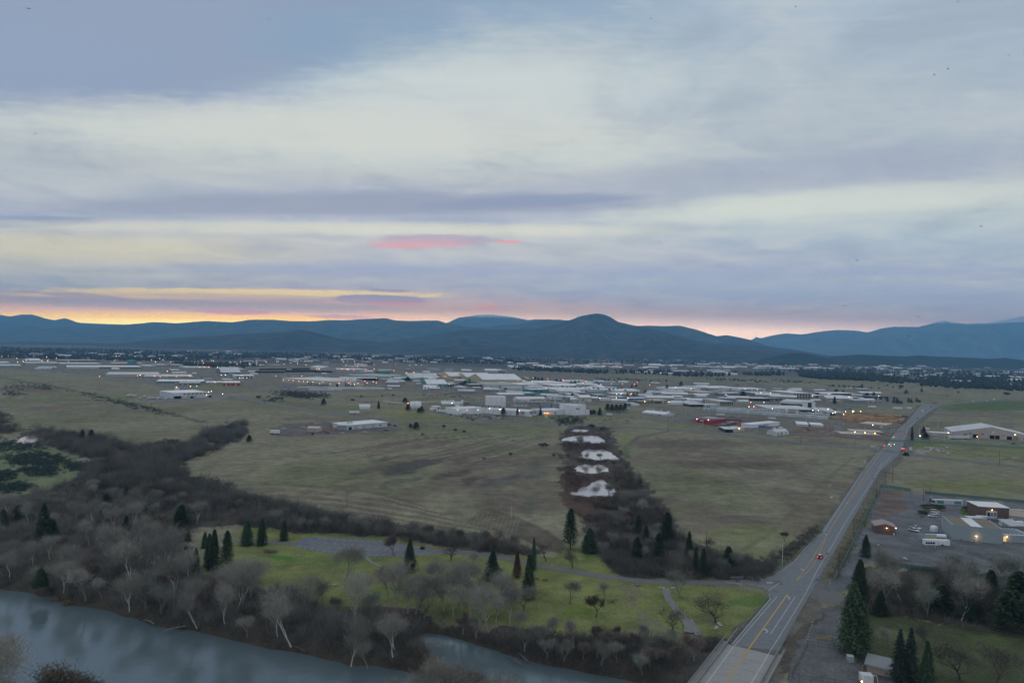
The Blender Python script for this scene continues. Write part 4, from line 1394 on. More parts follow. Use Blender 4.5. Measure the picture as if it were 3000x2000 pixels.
# three leafy brown crowns poking up at the bottom left
lm, lc = bare_tree_meshes('l', h=15, spread=0.6, trunk_h=0.25, seed=91, depth=5, twigs=5200, upright=0.5, tw=.07, twig_len=.55)
first = None
BRN = mat('russet_crown', (0.115,0.098,0.066),0.9,0.35,0.5, objvar=0.15)
for px, d, h, lb in [(215,186,18.0, 'russet-tinted tree at the bottom edge, tallest of the clump in the near river'),(300,184,16.0, 'russet-tinted tree right of the tallest one at the bottom edge'),
      (390,182,9.5, 'low brushy tree at the right end of the russet clump'),(150,182,11, 'low russet tree at the left end of the bottom edge clump')]:
 p = Vector(((px - 1500) / 2000 * d, d, -4.5))
 if first is None:
  first = empty('tree', p, 0.4, lb, 'tree', None)
  lm.build('trunk', BARK, first)
  lc.build('crown', BRN, first)
  first.scale = (h / 15,) * 3
 else:
  dup(first, p, rt.uniform(0,6), h / 15, lb)
for t_ in cotton + round_ + redd + oak:
 for ch in list(t_.children):
  bpy.data.objects.remove(ch)
 bpy.data.objects.remove(t_)
print('bare trees', bare_count)
# uncountable brush: twiggy clumps
def brush(name, polys, n, size, color, zoff=0.0, blades=34, key=None, tw=0.05, tall=1.0, wlim=-4.6, avoid=None, dens=None, jit=1.0, patch=0.0):
 rg = np.random.RandomState(len(name) * 7 + n)
 pts = []
 for poly, w in polys:
  k = 0
  xs, ys = [a for a, b in poly],[b for a, b in poly]
  want = int(n * w)
  while k < want:
   a = rg.uniform(min(xs), max(xs),4000)
   b = rg.uniform(min(ys), max(ys),4000)
   m = inpoly(a, b, poly)
   a, b = a[m][:want - k], b[m][:want - k]
   for q in zip(a, b):
    pts.append(q)
   k += len(a)
 pts = np.array(pts)
 pts = pts + rg.normal(0,1, pts.shape) * np.array([9,4]) * jit
 g = np.array([tuple(G(a, b)) for a, b in pts])
 x0_, y0_ = g[:, 0], g[:, 1]
 z = H(x0_, y0_)
 for _ in range(4):
  x, y = x0_ * (CAMZ - z) / CAMZ, y0_ * (CAMZ - z) / CAMZ
  z = H(x, y)
 ok = (z > wlim) & (fbm(x, y, 16,61,2) > patch)
 x, y, z = x[ok], y[ok], z[ok]
 N = len(x)
 sz = rg.uniform(0.6,1.4, N) * size
 vv, ff = [],[]
 th = rg.uniform(0,2 * np.pi, (N, blades))
 rr_ = np.sqrt(rg.uniform(0,1,(N, blades)))
 el = rg.uniform(0.15,1.0,(N, blades))
 ox, oy = np.cos(th) * rr_, np.sin(th) * rr_
 bx_ = x[:, None] + ox * sz[:, None] * 0.75
 by_ = y[:, None] + oy * sz[:, None] * 0.75
 bz_ = z[:, None] + zoff + rg.uniform(0, .55,(N, blades)) * sz[:, None] * tall * (1 - rr_ * .6)
 ln = sz[:, None] * rg.uniform(.35, .9,(N, blades))
 dx_ = ox * .55 + rg.normal(0, .4,(N, blades))
 dy_ = oy * .55 + rg.normal(0, .4,(N, blades))
 dz_ = (0.4 + el) * tall
 nl = np.sqrt(dx_ ** 2 + dy_ ** 2 + dz_ ** 2)
 ex, ey, ez = bx_ + dx_ / nl * ln, by_ + dy_ / nl * ln, bz_ + dz_ / nl * ln
 wx, wy = -np.sin(th) * tw, np.cos(th) * tw
 v = np.stack([np.stack([bx_ - wx, by_ - wy, bz_],-1), np.stack([bx_ + wx, by_ + wy, bz_],-1), np.stack([ex + wx * .4, ey + wy * .4, ez],-1), np.stack([ex - wx * .4, ey - wy * .4, ez],-1)],2).reshape(-1,3)
 nf = N * blades
 me = bpy.data.meshes.new(name)
 me.vertices.add(len(v))
 me.vertices.foreach_set('co', v.ravel())
 me.loops.add(nf * 4)
 me.polygons.add(nf)
 me.loops.foreach_set('vertex_index', np.arange(nf * 4, dtype=np.int32))
 me.polygons.foreach_set('loop_start', np.arange(0, nf * 4,4, dtype=np.int32))
 me.polygons.foreach_set('loop_total', np.full(nf, 4, dtype=np.int32))
 me.update(calc_edges=True)
 me.materials.append(color)
 o = bpy.data.objects.new(name, me)
 col.objects.link(o)
 finish(o, name, kind='stuff')
 return o
BR1 = mat('brush_brown', (0.125,0.119,0.104),0.95,0.55,0.15)
BR2 = mat('brush_red', (0.125,0.092,0.078),0.95,0.5,0.15)
BR3 = mat('shrub_green', (0.055,0.078,0.052),0.95,0.35,0.15)
BR4 = mat('shrub_bluegreen', (0.048,0.072,0.062),0.95,0.3,0.15)
REED = mat('dry_reeds', (0.24,0.185,0.105),0.95,0.3,0.5)
LIT = mat('leaf_litter', (0.10,0.08,0.06),0.95,0.4,0.5)
WOODPOLY = WREG[0][0]
brush('undergrowth', [(WOODPOLY, .50),(WREG[1][0], .14),(WREG[3][0], .10),(WREG[2][0], .12),(WREG[4][0], .14)],9000,2.6, BR1, blades=30, tw=.04, tall=1.1, patch=.36)
brush('bare_wood', [(WOODPOLY, .78),(WREG[1][0], .22)],420,5.0, mat('brush_ash', (0.185,0.178,0.160),0.95,0.5,0.12), blades=150, tw=.035, tall=1.5, zoff=1.0)
UPTH = [[(95,1262),(150,1255),(220,1262),(290,1285),(370,1305),(520,1310),(560,1345),(540,1400),(640,1440),(780,1480),(1000,1530),(1150,1560),(1000,1545),(800,1520),(700,1520),(500,1450),(250,1430),(260,1390),(290,1350),(200,1320),(100,1290)]]
brush('thicket', [(UPTH[0], .62),([(470,1330),(570,1292),(620,1262),(700,1236),(728,1248),(700,1285),(640,1318),(540,1348)], .16),([(-60,1210),(20,1215),(60,1262),(30,1275),(-60,1270)], .06),
     ([(150,1440),(250,1395),(540,1400),(700,1500),(560,1540),(300,1500)], .16)],3600,4.4, mat('brush_dark', (0.098,0.094,0.084),0.95,0.6,0.12), blades=60, tw=.06, tall=1.15, patch=.42)
brush('thicket', [(UPTH[0], .7),([(470,1330),(570,1292),(620,1262),(700,1236),(728,1248),(700,1285),(640,1318),(540,1348)], .3)],520,7.0, mat('brush_grey', (0.150,0.145,0.128),0.95,0.5,0.1), blades=200, tw=.045, tall=1.4, patch=.4)
brush('pondside_brush', [([(1640,1270),(1690,1245),(1780,1250),(1800,1290),(1770,1300),(1690,1300)], .12),([(1640,1300),(1690,1300),(1700,1350),(1660,1400),(1640,1380)], .14),([(1790,1330),(1840,1360),(1870,1410),(1850,1450),(1800,1400)], .14),
       ([(1670,1400),(1720,1395),(1680,1440),(1665,1450)], .06),([(1690,1350),(1780,1350),(1780,1362),(1700,1366)], .06),([(1700,1300),(1790,1300),(1780,1316),(1710,1316)], .08),([(1680,1460),(1800,1458),(1930,1500),(1960,1560),(1760,1600),(1700,1530)], .40)],
  2300,2.6, BR2, blades=34, tw=.05, wlim=-1.0, patch=.42)
brush('pond_thicket', [([(1780,1440),(1880,1430),(1960,1500),(1990,1570),(2080,1620),(2240,1650),(2280,1650),(2240,1690),(2000,1694),(1850,1688),(1780,1650),(1760,1560)],1)],1500,3.2, BR1, blades=50, tw=.045, tall=1.2, wlim=-1.0, patch=.36)
brush('meadow_shrubs', [([(-60,1290),(80,1296),(130,1310),(120,1322),(-60,1320)], .16),([(10,1340),(110,1325),(190,1338),(200,1352),(130,1366),(30,1356)], .26),([(60,1372),(150,1366),(180,1380),(140,1392),(70,1388)], .12),([(-40,1380),(40,1380),(50,1400),(-40,1410)], .1),
      ([(190,1360),(290,1356),(300,1376),(200,1374)], .14),([(-40,1420),(60,1415),(110,1425),(60,1440),(-40,1440)], .1),([(500,1398),(560,1402),(640,1412),(680,1424),(640,1436),(560,1424),(500,1412)], .12)],1900,2.0, BR4, blades=34, tw=.09, tall=.7)
brush('distant_shrubs', [([(800,1149),(840,1148),(960,1156),(968,1161),(880,1163),(830,1156)], .45),([(780,1168),(820,1164),(826,1170),(784,1172)], .06),([(40,1128),(110,1130),(112,1136),(0,1136)], .05),([(0,1152),(60,1150),(80,1154),(0,1156)], .05),
       ([(120,1132),(150,1130),(152,1138),(118,1138)], .04),([(240,1152),(420,1190),(500,1212),(500,1216),(410,1196),(240,1156)], .12),([(1300,1150),(1400,1160),(1300,1168),(1200,1160)], .02),([(460,1298),(520,1290),(530,1300),(470,1304)], .05),
       ([(1628,1228),(1700,1226),(1705,1240),(1640,1240)], .12)],1500,2.6, mat('shrub_slate', (0.062,0.072,0.066),0.95), blades=22, tw=.16, tall=.6)
brush('roadside_brush', [([(2230,1700),(2290,1650),(2310,1620),(2290,1612),(2210,1650),(2100,1680),(2100,1694)], .5),([(2300,1640),(2396,1552),(2390,1535),(2320,1600),(2290,1625)], .35),([(2060,1880),(2110,1865),(2100,1885),(2060,1915)], .15)],700,1.6, BR1, blades=34, tw=.035)
brush('verge_grass', [([(2470,1600),(2570,1435),(2584,1440),(2500,1590),(2450,1690),(2425,1700)], .6)],1500, .7, mat('verge_grass', (0.20,0.185,0.11),0.95), blades=14, tw=.05)
REEDS = [([(0,1718),(60,1724),(130,1738),(200,1752),(270,1768),(290,1782),(200,1776),(130,1756),(60,1744),(0,1734)], .42),([(700,1868),(760,1872),(770,1888),(720,1890),(700,1884)], .05),([(1040,1948),(1100,1930),(1160,1946),(1200,1966),(1130,1962),(1060,1962)], .10),
   ([(1262,1848),(1330,1862),(1420,1884),(1500,1906),(1500,1924),(1400,1902),(1330,1880),(1270,1864)], .18),([(1500,1916),(1600,1946),(1700,1964),(1800,1985),(1790,2000),(1700,1980),(1600,1962),(1500,1932)], .2),([(1244,1940),(1280,1946),(1260,1960)], .05)]
brush('dry_reeds', REEDS, 2600,1.3, REED, blades=16, tw=.06, tall=1.5, wlim=-5.4)
brush('pond_reeds', [([(1640,1296),(1700,1297),(1770,1297),(1790,1312),(1700,1314),(1660,1310)], .4),([(1680,1256),(1740,1250),(1800,1270),(1790,1290),(1765,1286),(1720,1272),(1660,1284)], .3),([(1730,1396),(1800,1398),(1820,1440),(1796,1440)], .3)],800,1.2,
  mat('faded_reeds', (0.15,0.12,0.085),0.95), blades=14, tw=.07, tall=1.3, wlim=-1.1)
# ------------------------------------------------------------------ conifers
def conifer_mb(h, r, seed, n=3000, leaf=0.55, shape=1.0, droop=0.35, gaps=0.15, bottom=0.06, layers=0, wob=0.12):
 rg = np.random.RandomState(seed)
 t = rg.uniform(0,1, n) ** 0.85
 if layers:
  L = np.round(t * layers) / layers
  t = np.clip(L + rg.normal(0, .012, n),0,1)
 zz = (bottom + (1 - bottom) * t) * h
 prof = (1 - t) ** shape
 prof = np.maximum(prof, 0.02)
 prof *= np.minimum(1,(t + 0.03) / 0.10) ** 0.4
 az = rg.uniform(0,2 * np.pi, n)
 lump = 1 + wob * np.sin(az * 3 + t * 9 + seed) + wob * np.sin(az * 7 + t * 23 + seed * 2) + rg.normal(0, gaps, n)
 rad = r * prof * lump * rg.uniform(0.35,1.0, n) ** 0.5
 x, y = rad * np.cos(az), rad * np.sin(az)
 z = zz - rad * droop * 0.5
 s = leaf * rg.uniform(.6,1.4, n)
 ox, oy, oz = np.cos(az), np.sin(az),-droop + rg.normal(0, .25, n)
 tx, ty = -np.sin(az), np.cos(az)
 w = s * 0.55
 a = np.stack([x - tx * w, y - ty * w, z],-1)
 b = np.stack([x + tx * w, y + ty * w, z + rg.normal(0, .1, n)],-1)
 c = np.stack([x + ox * s + tx * w * .2, y + oy * s + ty * w * .2, z + oz * s],-1)
 d = np.stack([x + ox * s * .5 - tx * w * .8, y + oy * s * .5 - ty * w * .8, z + oz * s * .5 + .15 * s],-1)
 v = np.stack([a, b, c, d],1).reshape(-1,3)
 return v
def fast_mesh(name, v, m, k=4):
 nf = len(v) // k
 me = bpy.data.meshes.new(name)
 me.vertices.add(len(v))
 me.vertices.foreach_set('co', np.asarray(v, float).ravel())
 me.loops.add(nf * k)
 me.polygons.add(nf)
 me.loops.foreach_set('vertex_index', np.arange(nf * k, dtype=np.int32))
 me.polygons.foreach_set('loop_start', np.arange(0, nf * k, k, dtype=np.int32))
 me.polygons.foreach_set('loop_total', np.full(nf, k, dtype=np.int32))
 me.update(calc_edges=True)
 me.materials.append(m)
 return me
GRN = mat('conifer_green', (0.045,0.074,0.036),0.9,0.55,0.5, objvar=0.35)
GRND = mat('deodar_green', (0.034,0.052,0.042),0.9,0.4,0.7, objvar=0.2)
GRNP = mat('pine_green', (0.046,0.072,0.034),0.9,0.4,0.7, objvar=0.2)
GRNR = mat('rusty_needles', (0.10,0.055,0.032),0.9,0.4,0.7)
CON = {}
for key, args in {'cedar': dict(h=20, r=3.6, seed=1, n=3400, leaf=.7, shape=.75, droop=.5, gaps=.24, wob=.18), 'cedar2': dict(h=20, r=3.6, seed=2, n=3400, leaf=.7, layers=13, shape=.85, droop=.4, wob=.24, gaps=.26),
     'pine': dict(h=20, r=3.8, seed=3, n=2600, leaf=.75, shape=.6, droop=.1, gaps=.3, bottom=.14, wob=.2), 'deodar': dict(h=20, r=5.0, seed=4, n=3800, leaf=.7, shape=.95, droop=.25, layers=13, gaps=.28, wob=.25),
     'giant': dict(h=28, r=6.4, seed=5, n=8000, leaf=.7, shape=.62, droop=.4, wob=.2, gaps=.22, bottom=.08), 'fir': dict(h=20, r=3.4, seed=6, n=3400, leaf=.6, shape=.9, droop=.3, layers=16, gaps=.25)}.items():
 CON[key] = (args['h'], args['r'], fast_mesh('crown', conifer_mb(**args), GRN if key not in ('pine', 'deodar') else (GRNP if key == 'pine' else GRND)))
_tm = MB()
_tm.tube([(0,0,-.5),(0,0,3),(0,0,10),(0,0,19)],[.34, .28, .18, .03],7)
trunk_me = _tm.build('trunk', BARKD).data
bpy.data.objects.remove(bpy.data.objects['trunk']) if 'trunk' in bpy.data.objects and bpy.data.objects['trunk'].parent is None else None
def conifer(kind, p, h, w, label, group=None, rust=False, cat='conifer', name='conifer_tree'):
 h0, r0, me = CON[kind]
 r = empty(name, p, rt.uniform(0,6.28), label, cat, group)
 sx = (w / 2) / r0
 c = bpy.data.objects.new('crown', me)
 col.objects.link(c)
 c.parent = r
 c.scale = (sx, sx, h / h0)
 if rust:
  c.material_slots[0].link = 'OBJECT'
  c.material_slots[0].material = GRNR
 t = bpy.data.objects.new('trunk', trunk_me)
 col.objects.link(t)
 t.parent = r
 t.scale = (max(.5, h / 20), max(.5, h / 20), h / 20)
 return r
def con_px(kind, bx, by, ty, wpx, label, **kw):
 p = P(bx, by)
 d = math.hypot(p.x, p.y)
 return conifer(kind, p, hpx(ty, p), wpx * p.y / F, label, **kw)
for row in [
 ('giant', 2505,1916,1704,92, 'giant dark conifer in front, tallest tree right of the road'),
 ('giant', 2518,1790,1637,56, 'tall dark conifer standing behind the giant one'),
 ('cedar2', 2537,1630,1566,30, 'medium dark conifer alone on the bare ground by the green fence'),
 ('pine', 2903,1792,1669,48, 'tall green pine in the right-hand wood below the plant yard'),
 ('pine', 2984,1805,1672,74, 'bushy pine at the right edge of the photo'),
 ('pine', 2760,1800,1712,60, 'dark pine in the middle of the right-hand wood'),
 ('pine', 2850,1815,1735,56, 'dark pine left of the tall green one in the right-hand wood'),
 ('pine', 2950,1850,1730,66, 'broad dark pine low at the right edge of the wood'),
 ('pine', 3030,1860,1700,70, 'dark pine half cut by the right edge of the photo'),
 ('cedar2', 2580,1800,1730,40, 'dark conifer right beside the giant conifer at the wood corner'),
 ('deodar', 2636,1995,1843,52, 'dark layered cedar right behind the ribbed-roof hut'),
 ('deodar', 2668,1995,1840,52, 'second dark layered cedar, immediately right of its twin by the hut'),
 ('fir', 2716,2015,1876,50, 'greener fir at the bottom right of the two layered cedars'),
 ('pine', 1671,1608,1489,40, 'tall loose pine at the field corner above the park road'),
 ('cedar2', 1728,1616,1546,46, 'broad conical cedar beside the brush below the ponds'),
 ('pine', 1954,1594,1500,44, 'tall bright green pine at the right side of the pond thicket'),
 ('cedar', 2019,1628,1556,24, 'slim pointed conifer at the field edge right of the pond thicket'),
 ('pine', 2134,1668,1600,36, 'small green pine in the roadside brush'),
 ('pine', 1892,1606,1538,24, 'faded green pine behind the pond thicket, left of the bright pine'),
 ('pine', 1870,1560,1508,24, 'thin pine rising at the back of the pond thicket'),
 ('pine', 1866,1646,1572,36, 'grey-green pine deep in the middle of the pond thicket'),
 ('pine', 1930,1640,1560,34, 'bushy green evergreen low inside the pond thicket'),
 ('pine', 2060,1692,1605,26, 'young pine in the brush near the park gate'),
 ('pine', 2038,1684,1601,20, 'thin young pine left of another near the park gate'),
 ('cedar', 1549,1752,1622,38, 'tall dark cypress in the middle of the park lawn'),
 ('cedar', 1563,1668,1573,18, 'slim tall cypress behind the big one, beside the park road'),
 ('fir', 1515,1690,1611,27, 'rust-brown conifer left of the tall park cypress'),
 ('deodar', 1443,1702,1611,54, 'dark bluish deodar among the picnic tables'),
 ('cedar', 1872,1422,1388,16, 'small pointed conifer right of the lowest pond'),
 ('cedar2', 1200,1674,1578,38, 'dark cypress in front of the right half of the parking lot'),
 ('cedar', 724,1596,1523,35, 'leftmost and widest of the three dark cypresses by the park road'),
 ('cedar', 767,1596,1518,31, 'middle of the three dark cypresses by the park road'),
 ('cedar', 832,1582,1523,25, 'rightmost and smallest of the three dark cypresses by the park road'),
 ('cedar2', 543,1678,1600,46, 'dark conifer at the left of the grove beside the left lawn'),
 ('cedar', 573,1677,1605,26, 'narrow dark conifer second from the left in the grove by the left lawn'),
 ('cedar', 626,1668,1550,36, 'tallest dark conifer of the grove by the left lawn'),
 ('cedar', 612,1660,1562,30, 'dark conifer just left of the tallest in the grove'),
 ('cedar', 600,1604,1557,20, 'small dark conifer behind the grove by the left lawn'),
 ('pine', 664,1680,1554,38, 'thin green pine at the right edge of the grove by the left lawn'),
 ('cedar', 550,1584,1552,20, 'small dark conifer above the grove at the woodland edge'),
 ('pine', 530,1548,1478,46, 'broad dark green evergreen at the woodland edge above the grove'),
 ('cedar', 368,1582,1509,26, 'narrow dark conifer in the middle of the left woodland'),
 ('cedar', 431,1542,1502,30, 'dark conifer right of the narrow one in the left woodland'),
 ('pine', 412,1540,1500,30, 'bushy dark conifer between two narrow ones in the left woodland'),
 ('cedar2', 127,1588,1474,48, 'large dark conifer in the far left woodland'),
 ('pine', 150,1590,1520,44, 'lower bushy conifer at the foot of the large one at far left'),
 ('pine', 55,1522,1478,36, 'rounded green evergreen near the far left edge'),
 ('cedar2', 8,1552,1492,42, 'dark conifer cut by the left edge of the photo'),
 ('cedar', 119,1718,1664,42, 'low dark conifer close to the river at far left'),
 ('pine', 106,1450,1420,20, 'small green conifer at the top of the left woodland'),
 ('cedar', 370,1452,1424,15, 'tiny pointed conifer near the blue-green shrubs'),
 ('pine', 312,1468,1445,24, 'small round evergreen in the left woodland top'),
 ('cedar', 241,1290,1258,17, 'bright green conifer among the dark thicket at upper left'),
 ('pine', 267,1292,1258,22, 'dark evergreen right of the bright green one at upper left'),
 ('pine', 730,1296,1274,17, 'small round evergreen alone on the mown hill'),
 ('pine', 948,1187,1167,15, 'lone round evergreen in the field left of the small white house'),
 ('cedar', 1109,1197,1173,9, 'pointed conifer right of the small white house'),
 ('pine', 1196,1204,1183,16, 'dark conifer left of the white storage tank'),
 ('pine', 1235,1210,1190,17, 'dark conifer right of the white storage tank'),
 ('pine', 1226,1210,1194,10, 'smaller conifer tucked behind the one right of the tank'),
 ('pine', 1187,1179,1165,16, 'dark round evergreen behind the white storage tank'),
 ('pine', 1219,1257,1236,20, 'round dark evergreen by the field road right of the long shed'),
 ('pine', 1203,1253,1240,11, 'small evergreen left of the round one by the field road'),
 ('cedar2', 1757,1216,1193,14, 'dark conical tree right of the big white block'),
 ('pine', 1740,1213,1200,16, 'rounded evergreen between white block and conical tree'),
 ('pine', 1730,1211,1201,14, 'low evergreen right beside the big white block'),
 ('cedar2', 1583,1216,1190,10, 'narrow dark conifer left of the lit plant entrance'),
 ('pine', 1516,1219,1196,10, 'loose conifer standing in front of the white plant wall'),
 ('pine', 1475,1217,1194,16, 'dark conifer over the parked cars before the plant'),
 ('cedar', 2445,1182,1160,10, 'pointed dark conifer above the blue mounds'),
 ('pine', 2177,1161,1146,19, 'round dark evergreen left of the white box building'),
 ('pine', 1995,1132,1117,12, 'pointed evergreen above the long white warehouse roofs'),
 ('pine', 1954,1142,1126,9, 'narrow evergreen left end of the long white warehouse'),
 ('cedar2', 1912,1180,1169,9, 'small conifer beside the tan shed in the estate'),
 ('cedar2', 2525,1140,1124,10, 'lone tall conifer on the far plain beyond the estate'),
 ('pine', 1194,1114,1106,20, 'dark tree by the far white dome'),
 ('pine', 1362,1128,1115,16, 'dark round tree beside the green-roofed sheds'),
 ('pine', 1194,1116,1104,18, 'dark round tree by the green hoppers'),
 ('cedar', 2672,1290,1248,9, 'dark narrow conifer at the right of the junction'),
 ('pine', 2706,1274,1250,14, 'bushy evergreen beside the junction lamp posts'),
 ('pine', 2712,1285,1268,20, 'low spreading evergreen below the junction lamp posts'),
 ('pine', 2655,1334,1325,16, 'low dark bush at the foot of the traffic pole'),
]:
 kw = {'rust': True} if row[0] == 'fir' and row[1] == 1515 else {}
 con_px(*row, **kw)
for i, x in enumerate((1780,1793,1806,1818,1831)):
 con_px('pine', x, 1207 - abs(i - 2),1184 - (i == 0) * 2 - (i == 4) * 3,16, 'dark evergreen in the dense five-tree windbreak right of the plant', group='windbreak row right of the plant')
for x, b, t_ in [(2618,1180,1166),(2627,1181,1163),(2632,1180,1168),(2662,1178,1164),(2670,1180,1166),(2686,1177,1164),(2694,1178,1170),(2600,1176,1160),(2640,1182,1172)]:
 con_px('cedar2', x, b, t_, 8, 'small dark fir in the loose row left of the far road fork', group='firs left of the far road fork')
for x, b in [(1568,1113),(1577,1115),(1588,1116),(1631,1118),(1643,1119),(1674,1124),(1685,1123),(1696,1123),(1648,1137),(1661,1142),(1674,1140),(1679,1140),(1686,1140),(1699,1142),(1712,1145),
    (1718,1145),(1726,1146),(1739,1144),(1753,1144),(1785,1146),(1797,1146),(1810,1144),(1821,1142),(1832,1149),(1851,1136),(1863,1134),(1731,1165),(1743,1165),(1677,1160),(1838,1160),(1856,1160),(1866,1160),(1533,1142),(1891,1152)]:
 con_px('pine', x, b, b - rt.uniform(8,11), rt.uniform(7,11), 'small rounded street tree among the long pale warehouse roofs', group='street trees of the industrial estate', cat='tree', name='street_tree')
for x, b in [(2620,1169),(2450,1150),(2470,1153),(2395,1163),(2560,1160),(2540,1158),(2320,1160),(2310,1164),(2290,1158),(2700,1150),(2655,1153)]:
 con_px('pine', x, b, b - rt.uniform(8,13), rt.uniform(7,12), 'dark tree beside the office buildings at the right end of the estate', group='trees at the right end of the estate', cat='tree', name='street_tree')
# field shrubs (round, leafless)
shr = MB()
tr_, shr = bare_tree_meshes('s', h=3, spread=.9, trunk_h=.1, seed=55, depth=4, twigs=900, upright=.4, tw=.06, twig_len=2.4)
shr.v += tr_.v if False else []
shr_me = shr.build('round_shrub', BR1).data
bpy.data.objects.remove(bpy.data.objects['round_shrub'])
for a, b, w in [(1300,1255,18),(1331,1264,15),(1359,1269,16),(760,1170,20),(1060,1164,10),(1120,1163,10),(1150,1160,10),(1240,1160,9),(1030,1176,14),(915,1276,14),(1238,1276,12),(1495,1336,18),(1420,1347,12),(1600,1312,26),(1585,1308,16),
    (1620,1338,16),(1820,1330,16),(2700,1128,20),(2945,1160,20),(2640,1140,22),(1350,1132,22),(1480,1143,12),(1730,1255,24),(1760,1262,18),(2810,1152,10),(197,1146,7),(2160,1130,8),(2215,1122,10)]:
 p = P(a, b)
 o = bpy.data.objects.new('round_shrub', shr_me)
 col.objects.link(o)
 s_ = w * p.y / F / 4.5
 o.location = p
 o.scale = (s_, s_, s_ * .9)
 o.rotation_euler = (0,0, rt.uniform(0,6))
 finish(o, 'round_shrub', 'leafless rounded shrub standing alone in the dry grass', 'shrub', 'lone shrubs in the dry fields')
# far woods: one mass of clumped crowns
def farwoods(name, polys, n, m, hmin, hmax, seed, sq=1.0):
 rg = np.random.RandomState(seed)
 V, Fc = [],[]
 for poly, w in polys:
  xs, ys = [a for a, b in poly],[b for a, b in poly]
  want = int(n * w)
  k = 0
  while k < want:
   a = rg.uniform(min(xs), max(xs),3000)
   b = rg.uniform(min(ys), max(ys),3000)
   mm = inpoly(a, b, poly)
   for q in zip(a[mm], b[mm]):
    if k >= want:
     break
    g = G(*q)
    if vn(np.array([g.x]), np.array([g.y]),160, seed)[0] < rg.uniform(.15, .6):
     k += 0.35
     continue
    k += 1
    h = rg.uniform(hmin, hmax)
    r = h * rg.uniform(.28, .5) * sq
    kind = rg.rand() < .3
    base = len(V)
    nn = 6
    prof = [(0.0, .5),(.35,1.0),(.75, .62),(1.0, .08)] if not kind else [(0.05, .7),(.3, .6),(.65, .32),(1.0, .03)]
    for zt, rt_ in prof:
     for j in range(nn):
      th = 6.283 * j / nn + rg.uniform(-.3, .3)
      rj = r * rt_ * rg.uniform(.7,1.25)
      V.append((g.x + rj * math.cos(th), g.y + rj * math.sin(th), h * zt * rg.uniform(.92,1.05)))
    for i in range(3):
     for j in range(nn):
      j2 = (j + 1) % nn
      Fc.append((base + i * nn + j, base + i * nn + j2, base + (i + 1) * nn + j2, base + (i + 1) * nn + j))
    Fc.append(tuple(base + 3 * nn + j for j in range(nn)))
 me = bpy.data.meshes.new(name)
 me.from_pydata(V, [], Fc)
 me.materials.append(m)
 o = bpy.data.objects.new(name, me)
 col.objects.link(o)
 finish(o, name, kind='stuff')
FW = mat('far_foliage', (0.036,0.040,0.030),0.95,0.5,0.01)
FW2 = mat('far_brown_foliage', (0.065,0.052,0.044),0.95,0.4,0.01)
farwoods('town_trees', [([(-80,1015),(200,1020),(500,1030),(700,1036),(700,1054),(460,1058),(250,1054),(0,1050),(-80,1045)], .34),([(700,1030),(1000,1036),(1200,1042),(1500,1048),(1500,1068),(1200,1062),(900,1050),(700,1050)], .30),
      ([(1500,1048),(1800,1052),(2100,1056),(2250,1062),(2250,1070),(1800,1066),(1500,1062)], .12),([(1800,1086),(2100,1092),(2300,1092),(2300,1100),(2050,1104),(1800,1096)], .05),([(1500,1078),(1780,1090),(1780,1096),(1500,1084)], .04),([(500,1066),(760,1070),(760,1078),(560,1076)], .03),
      ([(2250,1075),(2500,1078),(2700,1085),(3080,1090),(3080,1110),(2700,1105),(2480,1098),(2250,1092)], .12)],6500, FW, 8,17,3)
farwoods('grove_of_dark_trees', [([(2335,1092),(2460,1096),(2540,1100),(2640,1110),(2700,1120),(2640,1124),(2520,1116),(2420,1112),(2345,1104)], .45),([(2680,1108),(2800,1108),(3080,1112),(3080,1148),(2940,1146),(2820,1140),(2700,1132)], .55)],1300, FW, 10,20,4,1.1)
farwoods('plain_scrub', [([(2260,1112),(2330,1114),(2400,1122),(2380,1126),(2260,1118)], .2),([(2420,1128),(2520,1126),(2600,1130),(2640,1140),(2540,1138),(2430,1132)], .3),([(1740,1108),(1960,1112),(1960,1118),(1760,1114)], .2),([(2060,1108),(2220,1112),(2260,1120),(2080,1114)], .3)],420, FW2,2,5,5,1.6)
farwoods('hill_foot_trees', [([(1850,1040),(2150,1044),(2200,1052),(1850,1048)], .4),([(2230,1064),(2480,1064),(3080,1066),(3080,1070),(2300,1070)], .6)],1300, FW, 12,24,6,1.3)
# ------------------------------------------------------------------ buildings
TILES = {'T1': (0,1020,6.272), 'T2': (375,1020,6.272), 'T3': (750,1020,6.272), 'T4': (1125,1030,6.272), 'M1': (1500,1060,6.272),
   'M2': (1875,1080,6.272), 'M3': (2250,1040,5.408), 'M4': (2625,1000,3.92), 'C4': (2100,1380,2.529), 'C3': (1400,1380,2.529), 'C2': (700,1380,2.529),
   'P2': (750,880,3.136), 'PL': (2700,1440,7.84), 'PX': (0,0,1.0)}
WALLC = {
 'white': (0.74,0.77,0.80), 'pale': (0.56,0.60,0.63), 'grey': (0.30,0.32,0.34), 'slate': (0.16,0.18,0.21), 'dark': (0.05,0.055,0.065), 'cream': (0.50,0.46,0.38), 'tan': (0.36,0.30,0.24),
 'beige': (0.44,0.41,0.36), 'yellow': (0.52,0.44,0.27), 'brown': (0.16,0.115,0.09), 'red': (0.36,0.035,0.04), 'maroon': (0.20,0.045,0.06), 'teal': (0.09,0.26,0.29), 'blue': (0.07,0.20,0.36), 'green': (0.08,0.24,0.18),
 'sage': (0.34,0.40,0.38), 'pink': (0.50,0.44,0.43), 'adobe': (0.34,0.25,0.23), 'orange': (0.48,0.12,0.05), 'conc': (0.29,0.35,0.38), 'brick': (0.135,0.095,0.085), 'pinkroof': (0.34,0.25,0.24)}
def wallmat(c, ribs=True):
 return mat('wall_' + c, WALLC[c],0.75,0.10,0.15, stripe=(0,1.2,0.22) if ribs else None, rust=0.3)
